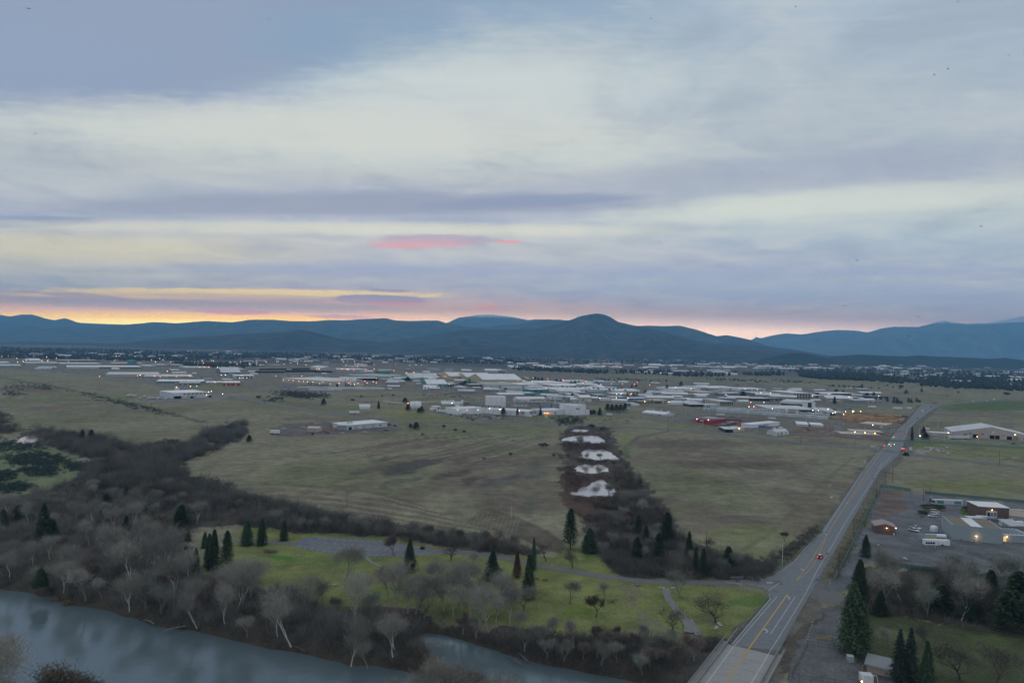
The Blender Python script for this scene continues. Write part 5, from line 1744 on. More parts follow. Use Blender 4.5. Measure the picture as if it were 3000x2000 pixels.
def roofmat(c):
 return mat('roof_' + c, WALLC[c],0.6,0.10,0.12, stripe=(0,1.8,0.12), rust=0.4)
GLASS = mat('dark_glass', (0.02,0.03,0.04),0.15,0.1, spec=0.6)
DOORM = mat('roller_door', (0.40,0.42,0.44),0.6,0.1, stripe=(2, .5, .3))
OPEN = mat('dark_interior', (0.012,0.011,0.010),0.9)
def T(tile, x, y):
 ox, oy, s = TILES[tile]
 return ox + x / s, oy + y / s
NB = []      # (x, y, label) used to name neighbours
def bld(tile, xl, yl, xr, yr, ye, yb, wall, roof, label, cat='building', name='building', rt_='flat', rise=None, depth=None, parts=(), ribs=True, group=None, over=0.4, ztop=None, par=False, dmin=6, dmax=130):
 """xl,yl-xr,yr: foot of the facing wall; ye: eave row at xl; yb: row of the far roof edge (tile pixels)"""
 A = G(*T(tile, xl, yl))
 B = G(*T(tile, xr, yr))
 u = (B - A)
 L = u.length
 u.normalize()
 v = Vector((-u.y, u.x, 0))
 if v.dot(A) < 0:
  v = -v
 h = max(2.2, hpx(T(tile, xl, ye)[1], A))
 if depth is None:
  mx = T(tile, (xl + xr) / 2, yb)
  back = G(mx[0], mx[1], h + (0 if rt_ == 'flat' else 0))
  mid = (A + B) / 2
  # distance along v from the facing wall
  dd = ray(*mx)
  # intersect the vertical plane-free roof plane with direction v from mid
  q = back - mid
  depth = q.dot(v)
  depth = max(dmin, min(dmax, depth))
 rz = math.atan2(u.y, u.x)
 if cat == 'building':
  for w_ in ('warehouse', 'shed', 'hall', 'workshop', 'office', 'factory', 'canopy'):
   if w_ in label:
    cat = name = w_
    break
 r = empty(name, A, rz, label, cat, group)
 y1 = depth
 wm = wallmat(wall, ribs)
 rm = roofmat(roof)
 mb = MB()
 mr = MB()
 if rt_ == 'flat':
  mb.box(0, L, 0, y1,-0.6, h, top=False, bottom=False)
  if par:     # parapet
   mr.add([(0.2, .2, h - .5),(L - .2, .2, h - .5),(L - .2, y1 - .2, h - .5),(.2, y1 - .2, h - .5)],[(0,1,2,3)])
   for b_ in ((-.05, L + .05,-.05, .25),(-.05, L + .05, y1 - .25, y1 + .05),(-.05, .25, .251, y1 - .251),(L - .25, L + .05, .251, y1 - .251)):
    mb.box(b_[0], b_[1], b_[2], b_[3], h - 0.001, h + .12, bottom=False)
  else:
   mr.box(-over, L + over, -over, y1 + over, h, h + .35)
 elif rt_ == 'gx':      # ridge parallel to the facing wall
  rise = rise or y1 * .10
  mb.add([(0,0,0),(L, 0,0),(L, 0, h),(0,0, h)],[(0,1,2,3)])
  mb.add([(0, y1,0),(L, y1,0),(L, y1, h),(0, y1, h)],[(3,2,1,0)])
  for x_ in (0, L):
   mb.add([(x_, 0,0),(x_, y1,0),(x_, y1, h),(x_, y1 / 2, h + rise),(x_, 0, h)],[(0,1,2,3,4) if x_ else (4,3,2,1,0)])
  for s0, s1 in ((-over, y1 / 2),(y1 + over, y1 / 2)):
   e = h - rise * over / (y1 / 2)
   mr.add([(-over, s0, e),(L + over, s0, e),(L + over, s1, h + rise),(-over, s1, h + rise),(-over, s0, e + .25),(L + over, s0, e + .25),(L + over, s1, h + rise + .25),(-over, s1, h + rise + .25)],
     [(4,5,6,7),(3,2,1,0),(0,1,5,4),(1,2,6,5),(3,0,4,7)])
 elif rt_ == 'gy':      # gable faces the viewer
  rise = rise or L * .10
  for y_ in (0, y1):
   mb.add([(0, y_, 0),(L, y_, 0),(L, y_, h),(L / 2, y_, h + rise),(0, y_, h)],[(0,1,2,3,4) if not y_ else (4,3,2,1,0)])
  mb.add([(0,0,0),(0, y1,0),(0, y1, h),(0,0, h)],[(3,2,1,0)])
  mb.add([(L, 0,0),(L, y1,0),(L, y1, h),(L, 0, h)],[(0,1,2,3)])
  for s0 in (-over, L + over):
   e = h - rise * over / (L / 2)
   mr.add([(s0,-over, e),(s0, y1 + over, e),(L / 2, y1 + over, h + rise),(L / 2,-over, h + rise),(s0,-over, e + .25),(s0, y1 + over, e + .25),(L / 2, y1 + over, h + rise + .25),(L / 2,-over, h + rise + .25)],
     [(4,5,6,7),(3,2,1,0),(0,1,5,4),(1,2,6,5),(3,0,4,7)])
 elif rt_ == 'arch':    # barrel along the facing wall
  n = 14
  ring = [(y1 / 2 - y1 / 2 * math.cos(math.pi * k / n), h * 1.0 * math.sin(math.pi * k / n) ** .8) for k in range(n + 1)]
  vs = [(x_, a, b) for x_ in (-.2, L + .2) for a, b in ring]
  mr.add(vs, [(k, n + 1 + k, n + 2 + k, k + 1) for k in range(n)])
  mb.add([(0.1, a, b * .99) for a, b in ring],[tuple(range(n + 1))])
  mb.add([(L - .1, a, b * .99) for a, b in ring],[tuple(range(n + 1))[::-1]])
 mb.build('wall', wm, r)
 ro = mr.build('roof', rm, r)
 if not parts and L > 20:
  parts = [('door' if (int(A.x) + k) % 3 else 'greydoor', f_, f_ + min(.12,5 / L),0, .62) for k, f_ in enumerate((.12, .38, .71))] + [('vent', .25, .5, .1,0),('vent', .6, .4, .1,0),('vent', .85, .55, .1,0)]
 for pt in parts:
  kind, a, b, z0, z1 = pt[:5]
  face = pt[5] if len(pt) > 5 else 'f'
  mb = MB()
  X = L if face == 'f' else y1
  x0, x1_ = a * X, b * X
  zz0, zz1 = z0 * h, z1 * h
  if kind == 'awning':
   mb.box(x0, x1_, -4.0,-.01, zz1 - .3, zz1)
   mb.build('awning', rm, r)
   continue
  if kind == 'vent':
   mb.box(a * L, a * L + 2.4, b * y1, b * y1 + 2.4, h + .36 + z0 - (0 if rt_ == 'flat' else .2), h + 1.9 + z0 + (0 if rt_ == 'flat' else rise or 0))
   mb.build('roof_vent', roofmat('pale'), ro)
   continue
  t = 0.09
  if face == 'f':
   mb.box(x0, x1_, -t, 0.02, zz0, zz1)
  elif face == 'l':
   mb.box(-t, .02, x0, x1_, zz0, zz1)
  else:
   mb.box(L - .02, L + t, x0, x1_, zz0, zz1)
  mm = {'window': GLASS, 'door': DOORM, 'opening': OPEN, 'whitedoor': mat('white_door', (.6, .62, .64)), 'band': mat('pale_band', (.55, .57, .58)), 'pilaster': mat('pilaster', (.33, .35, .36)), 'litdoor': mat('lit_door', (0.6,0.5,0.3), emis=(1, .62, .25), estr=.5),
    'greydoor': mat('greydoor', (.22, .24, .26)), 'sign': mat('sign_dark', (.02, .025, .04)), 'litwall': mat('lit_entrance', (0.5,0.3,0.2), emis=(1, .36, .14), estr=.45)}[kind]
  nm = {'whitedoor': 'door', 'litdoor': 'door', 'greydoor': 'door', 'band': 'trim_band', 'litwall': 'entrance', 'opening': 'doorway'}.get(kind, kind)
  mb.build(nm, mm, r)
 mid = r.matrix_basis @ Vector((L / 2, depth / 2,0))
 NB.append((mid.x, mid.y, label))
 r['_L'], r['_D'], r['_H'] = L, depth, h
 return r
def rowparts(kind, n, a, b, z0, z1, fill=.6, face='f'):
 w = (b - a) / n
 return [(kind, a + w * (i + (1 - fill) / 2), a + w * (i + (1 + fill) / 2), z0, z1, face) for i in range(n)]
BL = [
 # far left estate
 ('T1', 0,290,180,290,262,243, 'pale', 'white', 'pale shed cut by the left edge of the photo, farther back'),
 ('T1', 0,345,390,345,320,292, 'grey', 'pale', 'long grey-roofed shed at the left edge, nearer than the pale one'),
 ('T1', 490,300,1100,300,270,246, 'sage', 'pale', 'long pale teal roofed warehouse at far left', 'sage'),
 ('T1', 1110,310,1870,310,285,252, 'grey', 'pale', 'long pale-roofed warehouse right of the teal one at far left'),
 ('T1', 540,228,645,228,190,176, 'pale', 'white', 'left one of two pale dome-roofed silos sheds under lamps', 'arch'),
 ('T1', 650,228,750,228,190,178, 'pale', 'white', 'right one of two pale dome-roofed sheds under lamps', 'arch'),
 ('T1', 1110,238,1830,238,222,207, 'maroon', 'cream', 'narrow cream-roofed shed with maroon wall behind the far left warehouses'),
 ('T1', 1220,370,2600,372,340,316, 'slate', 'white', 'very long white-roofed shed with dark slate wall at left', 'flat', rowparts('band', 3, .0, .42, .0,1.0,1.0)),
 ('T1', 640,385,950,385,370,362, 'pale', 'white', 'thin white-roofed shed along the left field edge'),
 ('T1', 700,365,1040,365,348,332, 'sage', 'pale', 'low pale shed just behind the thin white one at left'),
 ('T1', 2070,392,2200,392,372,356, 'white', 'white', 'small white box shed before the very long white-roofed shed'),
 ('T1', 1940,520,2915,520,478,422, 'cream', 'pale', 'big pale-blue roofed hall with cream wall at the field corner'),
 ('T1', 2060,300,2640,302,278,258, 'tan', 'cream', 'tan shed with cream roof behind the very long white-roofed shed'),
 ('T2', 80,312,165,312,225,212, 'teal', 'teal', 'tall blocky teal silo tower'),
 ('T2', 310,345,525,345,325,300, 'grey', 'pale', 'pale-roofed shed right of the teal tower'),
 ('T2', 530,325,750,325,306,290, 'slate', 'pale', 'thin pale-roofed shed right of another, farther right of the teal tower'),
 ('T2', 820,326,1060,326,306,290, 'slate', 'pale', 'dark shed with pale roof before the reddish trees'),
 ('T2', 1060,368,1530,368,350,326, 'pale', 'pale', 'pale hall under a row of three orange lamps', 'flat'),
 ('T2', 290,548,1180,548,515,478, 'tan', 'pale', 'long pale-roofed hall with lamp-lit tan wall'),
 ('T2', 520,640,1390,640,606,574, 'teal', 'white', 'long teal-walled shed with striped white roof'),
 ('T2', 930,682,1320,682,636,618, 'slate', 'pale', 'dark slate shed in front of the right end of the teal-walled one'),
 ('T2', 1430,655,1745,655,626,604, 'cream', 'white', 'low cream shed joined left of the bright red one'),
 ('T2', 1750,690,2050,690,634,602, 'red', 'white', 'bright red shed with white roof at the field edge'),
 ('T2', 2070,328,2515,328,306,285, 'slate', 'pale', 'dark shed with pale roof below a row of far lamps'),
 ('T2', 1710,472,2070,472,442,408, 'slate', 'pale', 'slate shed with pale gabled roof, left of the lit white canopy', 'gx'),
 ('T2', 1720,402,2140,402,384,345, 'grey', 'pale', 'grey shed with wide pale roof behind the slate gabled one'),
 ('T2', 1950,548,2320,548,502,483, 'pale', 'white', 'low white canopy shed with a row of white lamps', 'flat', rowparts('opening', 5, .1, .95,0, .6)),
 ('T2', 790,425,950,425,402,386, 'dark', 'white', 'small dark shed with bright white roof'),
 ('T2', 830,472,1080,472,450,428, 'pale', 'pale', 'pale office block in front of the small dark shed'),
 ('T2', 1190,472,1265,472,456,446, 'pale', 'white', 'little pale hut right of the pale office block'),
 # tile 3
 ('T3', 1180,418,1470,418,365,338, 'pink', 'pale', 'pinkish hall with pale roof beneath orange lamps', 'gy'),
 ('T3', 1475,420,2070,422,388,345, 'pink', 'pale', 'long pinkish hall with pale roof, right of the gabled one'),
 ('T3', 2050,320,2150,320,262,248, 'maroon', 'maroon', 'tall dark red plant tower'),
 ('T3', 1975,320,2045,320,288,276, 'white', 'white', 'white block left of the dark red tower'),
 ('T3', 2152,320,2185,320,288,278, 'white', 'white', 'white block right of the dark red tower'),
 ('T3', 1770,348,2180,348,338,320, 'sage', 'cream', 'greenish low shed before the dark red tower'),
 ('T3', 0,332,165,332,312,290, 'slate', 'pale', 'slate shed with pale roof left of the dark log piles'),
 ('T3', 1690,592,2250,592,550,532, 'dark', 'pale', 'open loading canopy right of the white silos', 'flat', rowparts('opening', 6, .02, .98,0, .8)),
 ('T3', 780,218,985,218,200,190, 'sage', 'pale', 'pale-roofed barn among far trees'),
 ('T3', 300,318,485,318,306,298, 'tan', 'cream', 'low cream-roofed shed behind the log piles'),
 # tile 4
 ('T4', 0,440,100,440,372,350, 'green', 'green', 'bright green blocky hopper building'),
 ('T4', 480,498,1030,498,476,444, 'sage', 'pale', 'sage-green hall with pale roof left of the yellow halls', 'gx'),
 ('T4', 0,545,330,540,505,492, 'tan', 'pale', 'tan yard sheds beside the round green tree'),
 ('T4', 170,520,660,520,490,444, 'sage', 'sage', 'wide sage roof behind the round dark tree'),
 ('T4', 790,648,1165,650,592,556, 'teal', 'white', 'teal shed with white gabled roof behind the white arched tent', 'gx'),
 ('T4', 1205,515,1510,515,448,422, 'yellow', 'white', 'left yellow lamp-lit hall', 'gx', [('greydoor', .32, .45, .05, .5),('greydoor', .5, .64, .05, .5)]),
 ('T4', 1515,530,2010,530,462,434, 'yellow', 'white', 'middle yellow lamp-lit hall', 'gx', [('greydoor', .18, .25, .05, .5),('greydoor', .27, .33, .05, .5)]),
 ('T4', 1810,582,2540,584,512,466, 'yellow', 'white', 'right yellow lamp-lit hall, nearest of the three', 'gx', [('greydoor', .36, .42, .05, .5),('door', .44, .48, .05, .5)]),
 ('T4', 1240,425,1480,425,408,384, 'brown', 'white', 'dark shed with white roof behind the left yellow hall'),
 ('T4', 1482,425,1680,425,408,384, 'slate', 'white', 'white-roofed shed behind the middle yellow hall'),
 ('T4', 0,500,440,470,458,330, 'sage', 'sage', 'very large sage-green roof at the back of the timber mill', 'flat'),
 ('T4', 1870,655,2500,660,606,562, 'pale', 'sage', 'pale grey-green hall before the right yellow hall'),
 ('T4', 2000,732,2190,732,690,664, 'beige', 'cream', 'small beige block right of the little arched tent', 'flat', [('whitedoor', .5, .75, .1, .75)]),
 ('T4', 1370,695,1530,695,650,628, 'beige', 'pale', 'small beige garage behind the vehicle yard', 'flat', [('whitedoor', .35, .5, .0, .8),('whitedoor', .6, .75, .0, .8)]),
 ('T4', 1590,640,1800,640,606,588, 'slate', 'cream', 'open slate shed with cream roof by the green hopper', 'flat', rowparts('opening', 4, .02, .98,0, .8)),
 ('T4', 1110,640,1370,640,598,560, 'slate', 'sage', 'open-fronted slate shed right of the teal one', 'flat', rowparts('opening', 3, .3, .98,0, .7)),
 ('T4', 1060,992,1310,994,958,926, 'sage', 'pale', 'pale green shed behind the plant forecourt', 'gx'),
 ('T4', 910,1062,1035,1060,1012,998, 'white', 'white', 'small white workshop with a dark doorway', 'flat', [('opening', .66, .84,0, .8)]),
 ('T4', 848,1078,915,1078,1048,1040, 'white', 'white', 'little white container hut left of the small white workshop'),
 ('T4', 1475,975,1570,975,940,928, 'brown', 'brown', 'rust-brown pump house between the white stacks'),
 # tile M1
 ('M1', 390,402,1050,402,386,345, 'pale', 'white', 'rearmost long white warehouse roof of the estate'),
 ('M1', 60,440,560,440,418,380, 'pale', 'white', 'long white roof at the left end of the estate'),
 ('M1', 800,462,1460,462,440,396, 'pale', 'white', 'long white roof in the middle of the estate behind street trees'),
 ('M1', 0,520,820,510,482,450, 'pale', 'sage', 'long grey-green roofed hall behind the teal-blue building'),
 ('M1', 720,545,1600,548,502,466, 'pale', 'white', 'long pale-walled hall with a row of street trees in front'),
 ('M1', 990,385,1510,392,366,330, 'sage', 'pale', 'pale sage shed at the rear edge of the estate'),
 ('M1', 1680,456,1990,456,428,400, 'blue', 'slate', 'dark blue shed with slate roof under lamps', 'gx'),
 ('M1', 1520,442,1680,442,428,410, 'white', 'white', 'small white unit left of the dark blue shed'),
 ('M1', 1600,502,1725,502,470,445, 'white', 'white', 'white peaked-roof unit in the middle row', 'gx'),
 ('M1', 1770,500,1970,500,470,448, 'white', 'cream', 'white flat unit right of the peaked one'),
 ('M1', 1610,540,2352,545,512,490, 'pale', 'white', 'long pale hall right of the peaked unit, behind the window-banded office'),
 ('M1', 340,568,680,565,510,486, 'teal', 'pale', 'bright teal-blue office building', 'flat', [('window', .2, .26, .35, .75),('window', .28, .34, .35, .75),('window', .5, .62, .2, .6)]),
 ('M1', 155,612,430,610,575,552, 'teal', 'pale', 'smaller teal shed in front of the bright teal-blue office', 'flat', [('whitedoor', .05, .12, .1, .9),('whitedoor', .2, .27, .1, .9)]),
 ('M1', 0,640,140,640,590,575, 'grey', 'pale', 'grey shed left of the smaller teal shed'),
 ('M1', 770,692,1000,688,628,605, 'white', 'pale', 'plain white box building behind the duct works'),
 ('M1', 1010,702,1245,702,645,625, 'grey', 'white', 'grey building with dark arched opening right of the white box', 'flat', [('opening', .3, .5,0, .6),('whitedoor', .78, .9,0, .75)]),
 ('M1', 1250,735,1470,735,650,626, 'cream', 'white', 'cream hall with tall white doors right of the grey one', 'gx', [('greydoor', .2, .3,0, .8),('whitedoor', .66, .88,0, .6)]),
 ('M1', 1545,642,1720,642,606,588, 'teal', 'pale', 'dull teal shed left of the maroon one'),
 ('M1', 1820,684,2090,684,645,630, 'maroon', 'white', 'maroon self-storage row with white doors', 'flat', rowparts('whitedoor', 5, .05, .95, .05, .75, .45)),
 ('M1', 1612,712,1850,710,672,655, 'white', 'pale', 'white garage with white doors before the maroon row', 'flat', rowparts('greydoor', 4, .05, .95, .0, .6, .2)),
 ('M1', 2000,702,2195,700,655,640, 'blue', 'slate', 'blue building left of the brighter blue one', 'flat', rowparts('whitedoor', 2, .6, .95, .05, .6, .3)),
 ('M1', 2195,716,2500,712,668,650, 'blue', 'white', 'brighter blue building with white roof', 'flat'),
 ('M1', 1930,560,2352,560,532,512, 'white', 'white', 'white office with a row of dark windows', 'flat', rowparts('window', 9, .4, .98, .15, .65, .6)),
 ('M1', 1870,612,2180,614,585,562, 'beige', 'white', 'beige unit with white roof in front of the windowed office'),
 ('M1', 2200,806,2340,806,772,750, 'white', 'pale', 'low white shed at the edge of the small field'),
 ('M1', 2112,800,2198,802,766,758, 'brown', 'tan', 'low brown shed left of the low white one'),
 ('M1', 880,600,1110,600,575,560, 'teal', 'pale', 'thin teal shed behind the plain white box building'),
 ('M1', 1060,618,1250,618,596,578, 'pale', 'white', 'thin white-roofed shed right of the thin teal one'),
 # tile M2
 ('M2', 580,402,1110,402,366,334, 'white', 'white', 'long bright white warehouse at the rear right of the estate'),
 ('M2', 1040,385,1270,385,345,315, 'pale', 'pale', 'thin pale-roofed shed between two long white warehouses'),
 ('M2', 1285,390,1800,392,345,315, 'white', 'white', 'second long white warehouse at the rear, plain walled'),
 ('M2', 1812,408,2310,410,370,345, 'white', 'white', 'white warehouse with two groups of dark windows', 'flat', rowparts('window', 7, .08, .46, .25, .8) + rowparts('window', 7, .52, .92, .25, .8)),
 ('M2', 1070,482,1400,482,432,400, 'tan', 'cream', 'two-tone beige and brown hall', 'flat', [('window', .1, .2, .3, .7),('window', .36, .44, .2, .6),('pilaster', .5,1.0,0, .98)]),
 ('M2', 620,445,1065,450,422,398, 'grey', 'pale', 'grey hall left of the two-tone hall'),
 ('M2', 270,468,505,468,428,408, 'blue', 'pale', 'vivid blue shed in the middle of the estate'),
 ('M2', 508,442,635,442,412,395, 'white', 'white', 'white unit right of the vivid blue shed'),
 ('M2', 2070,492,2500,492,446,424, 'slate', 'pale', 'slate-blue hall with pale roof at right', 'flat', rowparts('window', 12, .05, .95, .2, .7, .5)),
 ('M2', 640,492,1070,490,470,452, 'grey', 'sage', 'sage-roofed hall before the grey hall'),
 ('M2', 340,548,490,548,494,478, 'grey', 'grey', 'plain dark grey block'),
 ('M2', 0,520,335,525,490,465, 'grey', 'pale', 'flat grey-roofed hall left of the plain grey block'),
 ('M2', 235,630,525,628,584,556, 'tan', 'cream', 'tan workshop with cream roof and an open bay', 'flat', [('opening', .12, .55,0, .5),('whitedoor', .6, .7,0, .7)]),
 ('M2', 0,645,165,642,602,582, 'brown', 'tan', 'brown workshop with a lamp left of the tan one'),
 ('M2', 498,650,800,668,612,586, 'white', 'white', 'white workshop at the edge of the small field', 'flat', [('window', .1, .15, .3, .6)]),
 ('M2', 805,668,1150,670,625,586, 'pale', 'pale', 'pale workshop right of the white one'),
 ('M2', 925,698,1160,698,655,632, 'dark', 'pale', 'dark open carport in front of the pale workshop', 'flat', rowparts('opening', 3, .02, .98,0, .8)),
 ('M2', 1195,702,1460,702,662,640, 'pale', 'pale', 'pale low office with dark doorways', 'flat', rowparts('opening', 6, .1, .95,0, .6, .5)),
 ('M2', 1460,668,1720,668,602,562, 'beige', 'pale', 'two-storey building with tall dark window bays', 'flat', rowparts('window', 7, .04, .96, .08, .9, .6)),
 ('M2', 590,592,1450,598,562,540, 'grey', 'grey', 'very long low grey building behind the workshops'),
 ('M2', 1860,572,2020,572,536,514, 'white', 'pale', 'white box building alone on green grass'),
 ('M2', 2060,590,2400,592,545,522, 'dark', 'pale', 'open canopy building right of the white box', 'flat', rowparts('opening', 5, .05, .95,0, .8)),
 ('M2', 1500,495,1745,492,455,440, 'slate', 'pale', 'shed with a violet lamp'),
 ('M2', 1400,440,1600,440,410,396, 'yellow', 'cream', 'small yellowish shed before the rust-coloured trees'),
 # tile M3
 ('M3', 195,805,640,832,730,704, 'white', 'pale', 'two-storey white office with a dark window band', 'flat', [('window', .02, .9, .05, .62)] + rowparts('band', 8, .04, .9, .38, .56, .35)),
 ('M3', 600,838,750,838,742,735, 'white', 'pale', 'white stair tower at the right end of the two-storey office', 'flat', [('window', .2, .6, .1, .9)]),
 ('M3', 0,905,740,925,845,800, 'beige', 'pale', 'long beige warehouse behind the white lumber stacks', 'flat', [('opening', .66, .99, .0, .75),('litwall', .38, .41, .4,1.0)]),
 ('M3', 742,930,1040,945,872,836, 'pale', 'pale', 'pale warehouse extension right of the beige one'),
 ('M3', 950,950,1200,955,905,880, 'grey', 'pale', 'lamp-lit shed beside the tan lumber stacks', 'flat', [('opening', .15, .45,0, .7)]),
 ('M3', 370,690,690,692,600,566, 'beige', 'white', 'two-storey beige building with dark square windows', 'flat', rowparts('window', 6, .1, .95, .55, .85) + rowparts('window', 6, .1, .95, .1, .4)),
 ('M3', 690,694,890,694,640,600, 'beige', 'white', 'single-storey beige wing right of the two-storey one', 'flat', [('greydoor', .12, .22,0, .8)]),
 ('M3', 890,638,1390,640,604,586, 'slate', 'white', 'long slate-blue building with white roof beyond the offices', 'flat', rowparts('window', 12, .05, .95, .2, .7, .4)),
 ('M3', 900,692,1455,695,668,636, 'slate', 'white', 'low white-roofed building before the slate-blue one', 'flat'),
 ('M3', 1630,700,1890,702,655,642, 'dark', 'slate', 'long dark canopy building at the right end of the offices'),
 ('M3', 990,768,1200,768,728,720, 'tan', 'tan', 'low tan walled yard building'),
 ('M3', 160,598,345,598,572,558, 'beige', 'white', 'beige block with amber-lit upper windows', 'flat', [('litdoor', .5, .95, .3, .8)]),
 ('M3', 0,650,245,650,605,588, 'slate', 'pale', 'slate block left of the beige lit one', 'flat', rowparts('window', 6, .05, .95, .2, .7, .5)),
 ('M3', 0,722,225,724,690,672, 'dark', 'slate', 'dark low canopy left of the two-storey white office'),
 ('M3', 460,1122,640,1132,1092,1056, 'pale', 'white', 'left one of two flat white storage buildings in the dirt yard'),
 ('M3', 688,1130,880,1140,1102,1072, 'pale', 'white', 'right one of two flat white storage buildings in the dirt yard'),
 ('M3', 1450,1132,1860,1168,1080,1058, 'tan', 'cream', 'tan storage building with a white door panel', 'flat', [('whitedoor', .78, .9, .25, .75),('opening', .48, .52,0, .5)]),
 ('M3', 1310,1236,1825,1262,1202,1186, 'adobe', 'cream', 'rear long tan self-storage building with three lamps', 'flat', rowparts('greydoor', 10, .02, .98, .05, .75, .4)),
 ('M3', 1165,1305,1780,1330,1245,1222, 'adobe', 'cream', 'front long tan self-storage building', 'flat'),
]
for row in BL:
 t_, xl, yl, xr, yr, ye, yb, w_, rf, lb = row[:10]
 rtp = row[10] if len(row) > 10 and row[10] in ('flat', 'gx', 'gy', 'arch') else 'flat'
 pts = row[11] if len(row) > 11 else ()
 bld(t_, xl, yl, xr, yr, ye, yb, w_, rf, lb, rt_=rtp, parts=pts)
# --- particular buildings
b = bld('T2', 820,928,1455,905,824,766, 'pale', 'white', 'two-tone pale workshop with white-rimmed roof alone in the left field', parts=[('awning', .0, .28, .0, .55),('opening', .04, .24,0, .45),('opening', .5, .6,0, .35),('door', .62, .68,0, .6),('door', .4, .46,0, .6)] + rowparts('window', 6, .28, .98, .68, .84, .5))
bld('T2', 1458,905,1545,895,860,845, 'grey', 'pale', 'low lean-to at the right end of the two-tone field workshop', parts=[('opening', .3, .8,0, .7)])
bld('T3', 470,635,1330,690,552,515, 'cream', 'pale', 'long lamp-lit cream factory with white roof', parts=[('vent', .1, .9, .2,0),('vent', .2, .9, .2,0),('vent', .3, .9, .2,0),('vent', .42, .9, .2,0),('vent', .52, .9, .2,0),('vent', .62, .9, .2,0),('vent', .72, .9, .2,0),
 ('greydoor', .27, .29,0, .5),('greydoor', .57, .6,0, .5),('opening', .63, .65,0, .45),('awning', .7, .98,0, .42)], dmax=150)
bld('T3', 1335,702,1610,705,612,548, 'cream', 'cream', 'cream annex at the right end of the lamp-lit factory', parts=[('opening', .5, .64, .0, .55)], depth=60)
bld('T3', 1780,708,1940,712,662,655, 'cream', 'cream', 'low cream block at the foot of the white silos', parts=[('opening', .0, .08, .1, .7)])
bld('T4', 715,690,945,700,612,606, 'pale', 'white', 'big white arched fabric tent at the field edge', rt_='arch', depth=26, cat='tent', name='arched_tent')
bld('T4', 1830,715,1975,718,658,655, 'pale', 'white', 'small white arched tent in the vehicle yard', rt_='arch', depth=16, cat='tent', name='arched_tent')
bld('T3', 1905,1112,2095,1112,1078,1045, 'white', 'pale', 'small white house with grey gabled roof alone in the field', rt_='gx', cat='house', name='house')
bld('P2', 832,1189,1206,1158,1148,1102, 'pale', 'white', 'long white-roofed metal shed with truck yard before it', parts=[('door', .18, .26,0, .75),('door', .38, .46,0, .75),('door', .6, .68,0, .75),('whitedoor', .3, .34,0, .6),('window', .8, .84, .3, .6),('opening', .05, .12,0, .6),('vent', .2, .5, .2,0),('vent', .28, .5, .2,0)], dmax=40)
bld('P2', 740,1187,830,1190,1145,1128, 'grey', 'pale', 'lower left end of the long truck yard shed', depth=22)
bld('P2', 468,1205,575,1208,1172,1160, 'beige', 'cream', 'small cream hut with gabled roof in the truck yard', rt_='gx', name='hut')
# white plant
WP = 'white windowless factory'
bld('T4', 1312,1155,1835,1132,1048,1038, 'white', 'white', 'left low wall wing of the white factory facing the car park', parts=[('pilaster', .33, .335,0, .98),('pilaster', .66, .665,0, .98),('awning', .22, .4,0, .3)], dmax=45, depth=30, par=True)
bld('PX', 1418,1210.5,1552,1220,1196,1192, 'white', 'white', 'long low middle wing of the white factory behind the parked cars', depth=28, parts=[('pilaster', k, k + .004,0, .98) for k in (.2, .4, .6, .8)], par=True)
bld('M1', 555,978,968,962,888,880, 'white', 'white', 'entrance wing of the white factory with glowing orange doorway', depth=30, parts=[('litwall', .04, .42, .02, .42),('band', .0, .46, .45, .55)] + rowparts('opening', 6, .02, .44, .0, .3, .4), par=True)
pb = bld('M1', 970,966,1165,980,797,790, 'white', 'white', 'tallest white block of the factory with a small dark sign', depth=42, ribs=False, parts=[('window', .52, .58, .40, .46),('window', .36, .42, .16, .22),('window', .52, .58, .14, .20)], par=True)
pb2 = bld('M1', 1167,980,1345,972,805,797, 'white', 'white', 'right-hand face block of the tall white factory block', depth=40, ribs=False, par=True)
bld('M1', 1347,974,1424,970,882,875, 'white', 'white', 'low white step block at the right end of the factory', depth=30, ribs=False, par=True)
L_, D_, H_ = pb2['_L'], pb2['_D'], pb2['_H']
mb = MB()
mb.box(.04 * L_, .42 * L_, -.12, .02, .62 * H_, .74 * H_)
sg = mb.build('sign', mat('sign_dark', (.02, .025, .04)), pb2)
mb = MB()
mb.box(.14 * L_, .38 * L_, -.16,-.12, .67 * H_, .70 * H_)
mb.build('lettering', mat('sign_letters', (.7, .72, .75)), sg)
bld('T4', 1875,1010,2235,1015,822,800, 'white', 'white', 'tall white tower block behind the factory roof', depth=24, ribs=False, parts=[('pilaster', .24, .25,0,1),('pilaster', .52, .53,0,1),('pilaster', .76, .77,0,1)], par=True)
bld('T4', 1312,1060,1428,1062,928,915, 'white', 'white', 'white block left of the pipe racks, taller of two', depth=16, ribs=False, par=True)
bld('T4', 1302,1110,1370,1112,990,980, 'white', 'white', 'narrow white block at the left corner of the factory', depth=12, ribs=False, par=True)
bld('T4', 1470,1060,1830,1075,1008,995, 'pale', 'grey', 'rear wall of the factory with a sloping white top', depth=10, ribs=False)
for (a, b_, c, d, e, f_, lb) in [(50,760,240,762,716,708, 'duct-side white unit left of the pipe loops'),(310,790,540,792,735,720, 'grey filter house under the pipe loops'),(550,835,720,838,735,722, 'tall grey-teal filter house in the middle of the duct works'),
         (735,838,960,840,770,755, 'wide grey filter house with small dark window'),(780,720,920,722,680,672, 'dark grey equipment house behind the ducts'),(0,838,300,842,815,800, 'low grey deck of equipment in the duct works'),
         (1080,795,1360,798,760,750, 'low pale equipment row on the factory deck')]:
 bld('M1', a, b_, c, d, e, f_, 'grey', 'grey', lb, depth=12, cat='filter house', name='filter_house')
